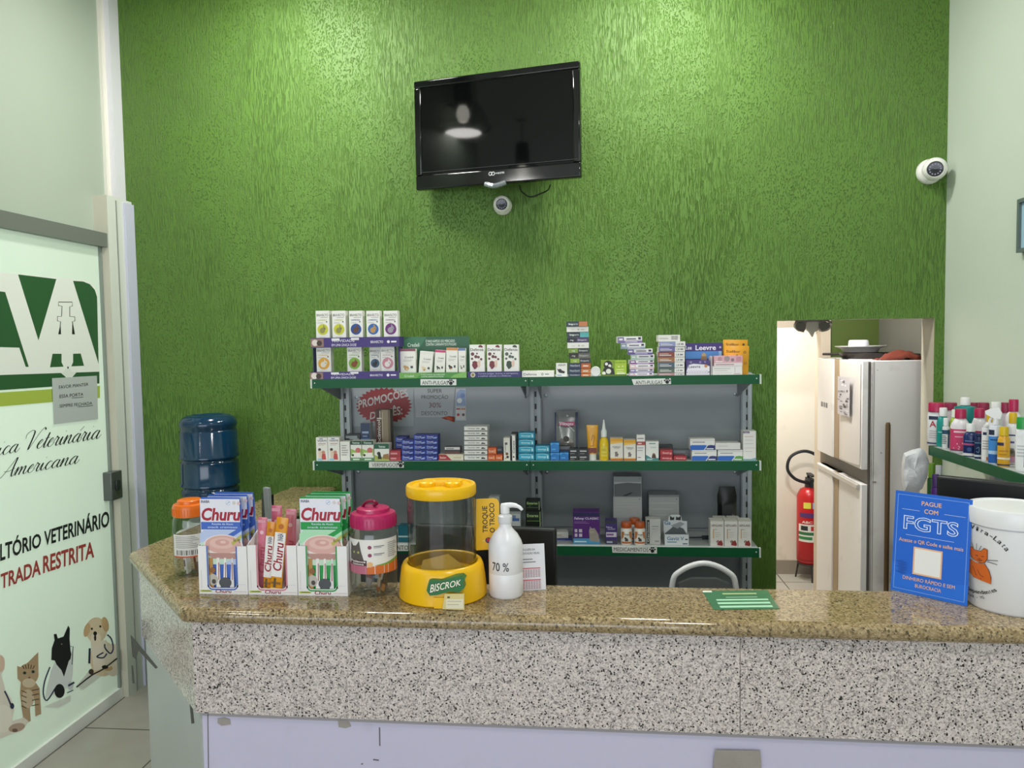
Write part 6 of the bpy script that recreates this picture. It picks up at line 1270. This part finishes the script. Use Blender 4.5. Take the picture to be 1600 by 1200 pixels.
o = [R(0, 0, 1, 1, '#1a63cf'), P([(0, 0), (0, .3), (.4, .12), (1, .2), (1, 0)], '#1f6cd8'), R(.035, .03, .042, .97, bl), R(.958, .03, .965, .97, bl), R(.035, .03, .965, .035, bl), R(.035, .965, .965, .97, bl),
     T('PAGUE', .36, .885, .62, .925, ors, 1.5), T('COM', .40, .81, .58, .85, ors, 1.5), R(.1, .825, .34, .828, '#d6e2f5'), R(.66, .825, .93, .828, '#d6e2f5'), T('FGTS', .14, .635, .84, .76, '#e8eefb', 2.6), T('FGTS', .14, .635, .84, .76, '#1a63cf', -.6), R(.17, .575, .8, .578, '#d6e2f5'),
     T('Acesse o QR Code e saiba mais', .08, .505, .92, .54, ors, 1), R(.285, .20, .665, .47, ors), R(.305, .215, .645, .455, '#e9e7e6'),
     T('DINHEIRO RÁPIDO E SEM', .16, .135, .84, .168, ors, 1), T('BUROCRACIA', .33, .075, .67, .108, ors, 1)]
for k in range(5): o.append(P([(.05 + .03 * (k % 2), .3 - .025 * k), (.13, .315 - .025 * k), (.22, .295 - .025 * k), (.14, .282 - .025 * k)], '#1553b5'))
m.art(fr, o, e=.00004, n0=.0001); m.build('panel', sg)
m = MB(); m.prism([(.0, .003, 0), (w, .003, 0), (w, .035, 0), (0, .035, 0)], (0, 0, .002), CLEARB); m.build('foot', sg)
# ---- white tub with an orange cat
f = atZ(1579, 966.5, CT); r = 59 / 1200 * (f.y + .09); cy3 = f.y + r; cx3 = atY(1580, 900, cy3).x; zt = lambda y: atY(1580, y, cy3 - r).z - CT
tb = thing('donation_tub', 'large white screw lid tub printed with an orange cat', 'tub', (cx3, cy3, CT))
hl = zt(833); hh = zt(803)
m = MB(); m.lathe([(0, 0), (r * .94, 0), (r * .98, .006), (r * .985, hl - .008), (r * .99, hl), (0, hl)], mat('#e4e3e6', .28), 56)
W_ = Wrap(r * .985 + .0004, 0, hl, 1.35, turn=-.5)
tu = lambda x, y: ((.5 + math.asin(max(-1, min(1, (x - 1580) / 58.5))) / 2.7), (966 - y) / (966 - 835.0))
zb_ = lambda x, y: (1380 + x / 2.86, 560 + y / 2.86)
tz = lambda pts: [tu(*zb_(*p)) for p in pts]
oc, bkk = '#d0641f', '#17161a'
ops = []
s_ = 'Projeto Vira-Lata'
rad = 60
def arc_text(st, cx_, cy_, rx, ry, a0, a1, hgt, c, b=1):
    n = len(st)
    for i, ch in enumerate(st):
        if ch == ' ': continue
        t = a0 + (a1 - a0) * (i + .5) / n; dt = (a1 - a0) / n * .40
        wdt = .5 if ch in "il'tjr-" else 1.0; dt *= wdt if ch != '-' else .7
        q = []
        for tt, k in ((t - dt, 0), (t + dt, 0), (t + dt, hgt), (t - dt, hgt)): q.append(tu(cx_ + (rx + k) * math.sin(tt), cy_ - (ry + k) * math.cos(tt)))
        ops.append(TQ(ch, q, c, b))
arc_text('Projeto Vira-Lata', 1530, 893, 52, 50, -1.0, 1.02, 7.0, bkk, 1)
def arc_low(st, cx_, cy_, rx, ry, a0, a1, hgt, c, b=1):
    n = len(st)
    for i, ch in enumerate(st):
        if ch == ' ': continue
        t = a0 + (a1 - a0) * (i + .5) / n; dt = (a1 - a0) / n * .42 * (.55 if ch in 'il-t' else 1)
        q = [tu(cx_ + (rx - k) * math.sin(tt), cy_ + (ry - k) * math.cos(tt)) for tt, k in ((t - dt, 0), (t + dt, 0), (t + dt, hgt), (t - dt, hgt))]
        ops.append(TQ(ch, q, c, b))
arc_low('Protetores Independentes', 1525, 898, 54, 46, -1.0, 0.82, 5.6, bkk, 1)
arc_low('São João del Rei - MG', 1525, 902, 52, 50, -.7, .48, 4.0, bkk, .6)
ops += [P(tz([(418, 905), (432, 890), (440, 900), (465, 898), (478, 880), (490, 882), (490, 925), (480, 945), (462, 950), (440, 945), (428, 935)]), oc), P(tz([(425, 950), (450, 955), (480, 950), (497, 975), (505, 1005), (505, 1032), (440, 1025), (418, 1005), (405, 1003), (405, 990), (420, 985)]), oc)]
for pl in ([(418, 905), (432, 890), (440, 900), (465, 898), (478, 880), (490, 882), (490, 925), (480, 945), (462, 950), (440, 945), (428, 935), (418, 905)], [(480, 948), (497, 975), (505, 1005), (505, 1032), (440, 1025), (425, 1008), (405, 1003)], [(425, 950), (440, 985), (450, 1010), (470, 1022)], [(455, 985), (465, 1005), (478, 1010)], [(445, 922), (456, 922)], [(468, 920), (478, 918)], [(458, 930), (462, 935), (466, 930)], [(452, 938), (462, 941), (472, 936)], [(490, 930), (528, 922)], [(490, 936), (526, 940)], [(438, 893), (430, 872)], [(450, 893), (450, 868)], [(460, 893), (468, 872)]):
    ops.append(L(tz(pl), .0055, bkk))
ops += [P(tz([(400, 840), (408, 828), (418, 860), (420, 905), (415, 950), (400, 960)]), '#4a3a50'), P(tz([(400, 960), (418, 955), (416, 940), (402, 938)]), bkk)]
m.art(W_, ops, e=.00003, n0=.0001); m.build('body', tb)
m = MB(); m.lathe([(r * .95, hl), (r * .95, hl + .003), (r * 1.025, hl + .004), (r * 1.03, hl + .012), (r * 1.03, hh - .006), (r * 1.01, hh - .001), (r * .95, hh), (r * .92, hh - .003), (0, hh - .003)], mat('#e6e5e8', .28), 56); m.build('lid', tb)
# ---- small screen on the counter bend
c = atY(420, 800, 2.36)
ps = thing('card_terminal', 'small dark payment screen with grey back behind the treat displays', 'card terminal', (c.x, 2.36, CT), -.5)
m = MB(); m.box(-.05, -.05, 0, .05, .06, .012, '#202124'); m.build('base', ps, bevel=.003)
ty = atY(420, 761, 2.36).z - CT
m = MB(); m.prism([(.012, -.02, .012), (.036, -.02, .012), (.012, -.012, ty), (-.012, -.012, ty)], (0, .014, 0), mat('#83878a', .4)); m.build('arm', ps, bevel=.003)
m = MB(); m.prism([(-.045, .0, .012), (.01, .0, .012), (-.012, .02, ty * .88), (-.06, .02, ty * .88)], (0, .012, 0), mat('#0c0c0e', .15)); m.build('screen', ps, bevel=.002)

# ================================================================ behind the counter
def monitor(label, px0, px1, yt, Y0, Y1, zd, h, nm='computer_monitor'):
    a, b = atY(px0, yt, Y0), atY(px1, yt, Y1); u = b - a; u.z = 0; w = u.length; zt = a.z
    t = thing(nm, label, 'monitor', ((a.x + b.x) / 2, (a.y + b.y) / 2, zd), math.atan2(u.y, u.x)); H = zt - zd
    m = MB(); bk_ = mat('#101012', .45); m.box(-w / 2, 0, H - h, w / 2, .03, H, bk_); m.build('back_cover', t, bevel=.008, seg=3)
    m = MB(); m.box(-w / 2 + .012, .0305, H - h + .012, w / 2 - .012, .033, H - .012, mat('#20242a', .15)); m.build('screen', t)
    m = MB(); m.box(-.03, -.004, .014, .03, .026, H - h + .05, '#151517'); m.build('stand_neck', t)
    MB().lathe([(0, 0), (.10, 0), (.10, .008), (.03, .015), (0, .015)], mat('#151517', .4), 28).build('stand_foot', t)
monitor('black monitor seen from behind between the pump bottle and the bottom shelf', 648, 868.5, 820, 2.47, 2.43, .7305, .30)
monitor('black monitor seen from behind in front of the shampoo shelf', 1463, 1618, 743, 2.34, 2.19, .7305, .31)
# swivel chair with white tubular back
c = atY(1100, 878, 2.85)
ch = thing('chair', 'chair with an arched white tubular backrest behind the counter', 'chair', (c.x, 3.0, 0))
zc_ = atY(1100, 880, 2.85).z; q = lambda x, y: (atY(x, y, 2.85).x - c.x, -.15, atY(x, y, 2.85).z)
xl, xr = q(1050, 915)[0], q(1150, 915)[0]
wtb = mat('#d6d6d8', .3)
MB().tube([(xl, -.5, .44), (xl * 1.02, -.2, .44), (xl * 1.02, -.15, .55), (xl, -.15, zc_ - .09), (xl * .72, -.15, zc_ - .03), (0, -.15, zc_), (xr * .72, -.15, zc_ - .03), (xr, -.15, zc_ - .09), (xr * 1.02, -.15, .55), (xr * 1.02, -.2, .44), (xr, -.5, .44)], .0105, wtb, 10, sm=5).build('back_frame', ch)
m = MB(); m.prism([(xl * .93, -.15, .6), (xr * .93, -.15, .6), (xr * .8, -.15, zc_ - .075), (xr * .4, -.15, zc_ - .055), (xl * .4, -.15, zc_ - .055), (xl * .8, -.15, zc_ - .075)], (0, .012, 0), mat('#5d6062', .6)); m.build('backrest', ch, bevel=.004)
MB().box(xl, -.52, .452, xr, -.17, .50, mat('#4c4f52', .7)).build('seat', ch, bevel=.015, seg=3)
for sx_ in (xl, xr):
    for sy_ in (-.20, -.48): MB().tube([(sx_, sy_, .44), (sx_ * 1.06, sy_ + (.03 if sy_ > -.3 else -.03), 0)], .0105, wtb, 10).build('leg', ch)
m = MB(); c = atY(880, 905, 2.3); m.tube([Vector((0, 0, .004)), (.02, .01, .02), (.055, .02, .016), (.08, .05, .004), (.07, .12, .004), (.0, .14, .004)], .004, mat('#dcdcdc', .4), 8, sm=5)
m.build('white_cable', None, (c.x, 2.24, .7305), label='white cable lying on the desk beside the black monitor', cat='cable')

# ================================================================ bottle shelf along the sage wall
BX0, BX1, BY0, BY1, BZ = 1.37, XR - .004, 2.42, 3.20, 1.252
bs = thing('bottle_shelf', 'green edged shelf along the sage wall crowded with shampoo bottles', 'shelf', (1.49, 2.8, 0)); bO = Vector((1.49, 2.8, 0))
def bbox(nm, x0, y0, z0, x1, y1, z1, mt, par=bs, bv=0): 
    m = MB(); m.box(x0 - bO.x, y0 - bO.y, z0, x1 - bO.x, y1 - bO.y, z1, mt); return m.build(nm, par, bevel=bv)
for z in (BZ, .93, .55, .14):
    s0 = bbox('shelf', BX0 + .004, BY0, z - .012, BX1, BY1, z, mat('#b4b8b8', .4)); bbox('price_rail', BX0 - .004, BY0 - .002, z - .034, BX0 + .004, BY1 + .002, z + .002, M_SHELFG, s0)
    bbox('end_cap', BX0 - .005, BY1 + .002, z - .034, BX0 + .012, BY1 + .006, z + .003, '#2b3a31', s0)
bbox('upright', BX1 - .03, BY0 + .03, 0, BX1, BY0 + .07, BZ - .0125, M_STEELG); bbox('upright', BX1 - .03, BY1 - .07, 0, BX1, BY1 - .03, BZ - .0125, M_STEELG)
def bottle(label, px, wpx, yt, X, capc, bodc, ops=(), capf=.22, capw=.62, shoulder=.0, base=BZ, half=1.3, name='shampoo_bottle', group='bottles on the shelf along the sage wall', sq=.62, trigger=False, neckc=None):
    p = atX(px, yt, X); w = wpx / 1200 * p.y; r = w / 2; H = p.z - base - E0; hc = H * (1 - capf)
    t = thing(name, label, 'bottle', (X, p.y, base + E0), -.47, group)
    sh = hc * (1 - shoulder)
    m = MB(); m.lathe([(0, 0), (r * .9, 0), (r, .004), (r, sh - .012), (r * .93, sh - .003), (r * capw, hc - .002), (r * capw * .8, hc), (0, hc)], mat(bodc, .25), 28, sq=sq)
    class SqW(Wrap):
        def p(s, a, b, n=0):
            v = Wrap.p(s, a, b, n); return Vector((v.x, v.y * sq, v.z))
    if ops: m.art(SqW(r + .0006, .004, sh - .014, half), ops)
    m.build('body', t)
    if trigger:
        m = MB(); wc = mat('#e4e4e6', .35); m.lathe([(0, hc), (r * .45, hc), (r * .42, hc + H * capf * .35), (r * .25, hc + H * capf * .4), (0, hc + H * capf * .4)], wc, 18)
        k = H * capf; m.prism([(-r * 1.5, -.008, hc + k * .62), (-r * .2, -.008, hc + k * .35), (r * .7, -.008, hc + k * .35), (r * .95, -.008, hc + k * .7), (r * .5, -.008, hc + k), (-r * .6, -.008, hc + k * .95), (-r * 1.6, -.008, hc + k * .78)], (0, .016, 0), wc)
        m.tube([(-r * .5, 0, hc + k * .5), (-r * .9, 0, hc + k * .2), (-r * .85, 0, hc - k * .05)], .004, wc, 8, sm=3); m.build('trigger_head', t)
    else:
        rc_ = r * capw; MB().lathe([(0, hc + .0002), (rc_, hc + .0002), (rc_, H - .004), (rc_ * .9, H), (0, H)], mat(capc, .35), 24, sq=max(sq, .8)).build('cap', t)
    return t
mg_, wtc = '#a8174a', '#e2e2e2'
def lb(c, c2='#8d8a90', tx=None, hd='#1f2a4a'): return [R(.1, .02, .9, .98, c), R(.2, .86, .5, .96, hd)] + lines(.2, .8, .35, .7, 4, c2) + ([T(tx, .2, .74, .7, .83, c2, 1)] if tx else [])
g = 'bottles on the shelf along the sage wall'
bottle('white bottle with a big red letter A and magenta cap', 1463, 23, 629, 1.405, mg_, '#dfdfe0', [R(.15, .85, .6, .97, '#27304f'), T('A', .22, .6, .52, .8, '#a3203c', 1.5)] + lines(.2, .8, .2, .5, 4, '#b9a9b0') + [R(0, .02, 1, .07, '#3a3f60')], .21, .95)
bottle('teal bottle with white cap second from the far end of the bottle shelf', 1474, 17, 637, 1.415, wtc, '#1c9088', [R(.2, .6, .8, .63, '#a9d8d2'), C(.6, .2, .08, '#a9d8d2')], .22, .62, .12)
bottle('small white and navy bottle in front of the teal one', 1478.5, 10, 653, 1.40, wtc, '#dcdde0', [R(0, .75, 1, .98, '#1f4a63'), R(.7, 0, .9, 1, '#26365a')] + lines(.1, .6, .2, .7, 5, '#5d6a70'), .26, .7)
bottle('lime green bottle with pale cap between teal and pink bottles', 1493, 15, 640, 1.435, '#dbe5d8', '#9dbb35', [R(.1, .45, .9, .6, '#5d8a45'), R(.1, .1, .9, .3, '#4d7f86')], .2, .68, .1)
bottle('pink bottle with magenta cap at the front of the bottle shelf', 1501, 26, 639, 1.40, mg_, '#d9d4d8', [R(0, .06, 1, .92, '#c23a66'), R(.25, .78, .8, .85, '#e6c3cf'), R(.3, .6, .75, .64, '#e6a9bd'), L([(.25, .15), (.4, .35), (.5, .2)], .04, '#efd5de'), L([(.45, .12), (.6, .38), (.75, .2)], .04, '#efd5de'), R(.1, .06, .9, .1, '#4a2a55')], .21, .58, .14)
bottle('big teal bottle with tall white cap at the back of the bottle shelf', 1508.5, 30, 621, 1.51, wtc, '#167f7c', [], .16, .44, .02)
bottle('navy bottle with white cap and pink stripe at the front of the bottle shelf', 1517, 19.5, 662, 1.395, wtc, '#1c2c5e', [R(0, .58, 1, .68, '#b04a78'), R(0, 0, 1, .14, '#d9d7d8'), C(.45, .35, .12, '#2d4a86'), R(.2, .78, .8, .84, '#5f72a6')], .24, .6, .08)
bottle('magenta bottle with white shoulder right of the pink one', 1530.5, 21, 638, 1.475, mg_, '#d6d2d6', [R(0, .0, 1, .82, '#9c1f4e'), R(.2, .6, .7, .72, '#cf9ab0')], .21, .66, .14)
bottle('dark navy slim bottle between the white capped navy one and the yellow ones', 1530, 12, 677, 1.40, '#1a2a55', '#17264f', [R(.1, .8, .9, .86, '#4f7f9a'), L([(.3, .5), (.5, .6), (.5, .3), (.3, .35)], .04, '#7fa6c0', 3), R(0, .05, 1, .16, '#c9cdd6')], .1, .8)
bottle('white bottle with yellow cap left of the blue spray bottle', 1548, 17, 644, 1.43, '#d4ad10', '#dcdbde', lb('#e1dfdf', '#c59a4a') + [R(.1, 0, .9, .1, '#c98a3a')], .2, .6, .06)
bottle('white slim bottle standing before the yellow capped one', 1542, 13, 664, 1.395, wtc, '#e0dfe2', lb('#e4e2e2', '#a9a0a0') + [R(.5, .0, 1, .12, '#c9752f')], .05, .7)
bottle('blue spray bottle with white trigger head', 1556, 17, 637, 1.395, wtc, '#d9dde6', [R(0, 0, 1, .78, '#3a84c9'), R(0, 0, 1, .25, '#1c5aa8'), R(.05, .82, .45, .97, '#1d2540'), R(0, .26, 1, .36, '#a9c7e6'), R(.2, .66, .8, .7, '#1d3f7a')], .3, .5, .0, trigger=True)
bottle('small orange bottle with yellow cap beside the spray bottle', 1569, 16, 667, 1.395, '#d2b010', '#d9a32a', [R(0, .84, .5, .97, '#26284a'), R(0, .26, 1, .34, '#e4dccb'), R(.2, .6, .8, .64, '#b5781c'), R(0, 0, 1, .06, '#2a2c50'), R(.2, .45, .7, .49, '#b5781c')], .22, .75, .06)
bottle('white bottle with yellow cap and a puppy picture', 1583, 17, 645, 1.45, '#d4ad10', '#dedcde', [R(.1, .82, .9, .86, '#2c3560'), R(.2, .6, .6, .66, '#4a4a86'), P([(.1, .12), (.2, .3), (.35, .45), (.55, .45), (.7, .3), (.8, .12)], '#7d756c'), C(.45, .34, .12, '#5a524b'), R(.05, .02, .95, .2, '#c98fb0'), C(.5, .2, .05, '#d96a4a')], .2, .6, .06)
bottle('white bottle with green cap at the near end of the bottle shelf', 1598, 17, 652, 1.40, '#1d8f3f', '#e0e1e2', lb('#e4e4e4', '#b9bcc0', None, '#dfe0e0') + [R(.6, .1, .95, .6, '#4a3a7a')], .21, .9)
bottle('white bottle with magenta cap towering behind the puppy picture bottle', 1584, 20, 624, 1.50, mg_, '#d9d7da', [], .2, .62, .06)
bottle('white capped bottle behind the blue spray bottle', 1556.5, 18, 628, 1.52, wtc, '#cfd0d3', [], .2, .7, .05)
for px, w, nme in ((1492, 17, 'between the letter A bottle and big teal one'), (1522, 11, 'just right of the big teal bottle'), (1537, 14, 'above the magenta bottle with white shoulder'), (1570, 12, 'left of the towering magenta capped bottle')):
    bottle('dark capped bottle at the wall, %s' % nme, px - 7 * (px == 1492), w * 1.15, 629, 1.565, '#8c1a44', '#c9b9c2', [], .2, .92)
for px, w, yt, cc, bc, nme in ((1456, 9, 724, '#6f9a2c', '#2f5a33', 'green bottle on the lower shelf behind the white plastic bag'), (1467, 8.5, 727, '#cfd2d4', '#c9cbd0', 'white capped bottle on the lower shelf beside a green bottle'), (1462, 9, 741, '#4a2a6e', '#5a2f86', 'purple bottle at the front of the lower shelf by the monitor')):
    bottle(nme, px, w * 1.3, yt, 1.42 if yt < 735 else 1.40, cc, bc, [R(.1, .3, .9, .5, '#a9b59a' if yt < 735 else '#8f6fb5')], .25, .8, base=.93 + E0, group='bottles on the lower shelf')
# white plastic bag hanging from the far end
qa = [(1437, 700), (1445, 703), (1452, 722), (1449, 745), (1441, 764), (1428, 772), (1412, 770), (1408, 745), (1409, 722), (1412, 708), (1424, 703)]
c = atY(1430, 700, 3.24); rnd = random.Random(9)
ctr = Vector((1429, 735, 0)); rows = []
for lv, k in ((.04, 0.0), (.045, .45), (.03, .8), (.0, 1.0), (-.03, .8), (-.035, .45), (-.03, 0.0)):
    rows.append([atY(ctr.x + (x - ctr.x) * k, ctr.y + (y - ctr.y) * k, 3.24 - lv * .8 + rnd.uniform(-.012, .012) * (0 < k < 1)) - c for x, y in qa])
m = MB(); m.grid(rows, mat('#d6d6da', .35, 0, .5, .5, 40), True, True)
m.build('plastic_bag', None, c, label='crumpled white plastic bag hanging at the far end of the bottle shelf', cat='plastic bag')
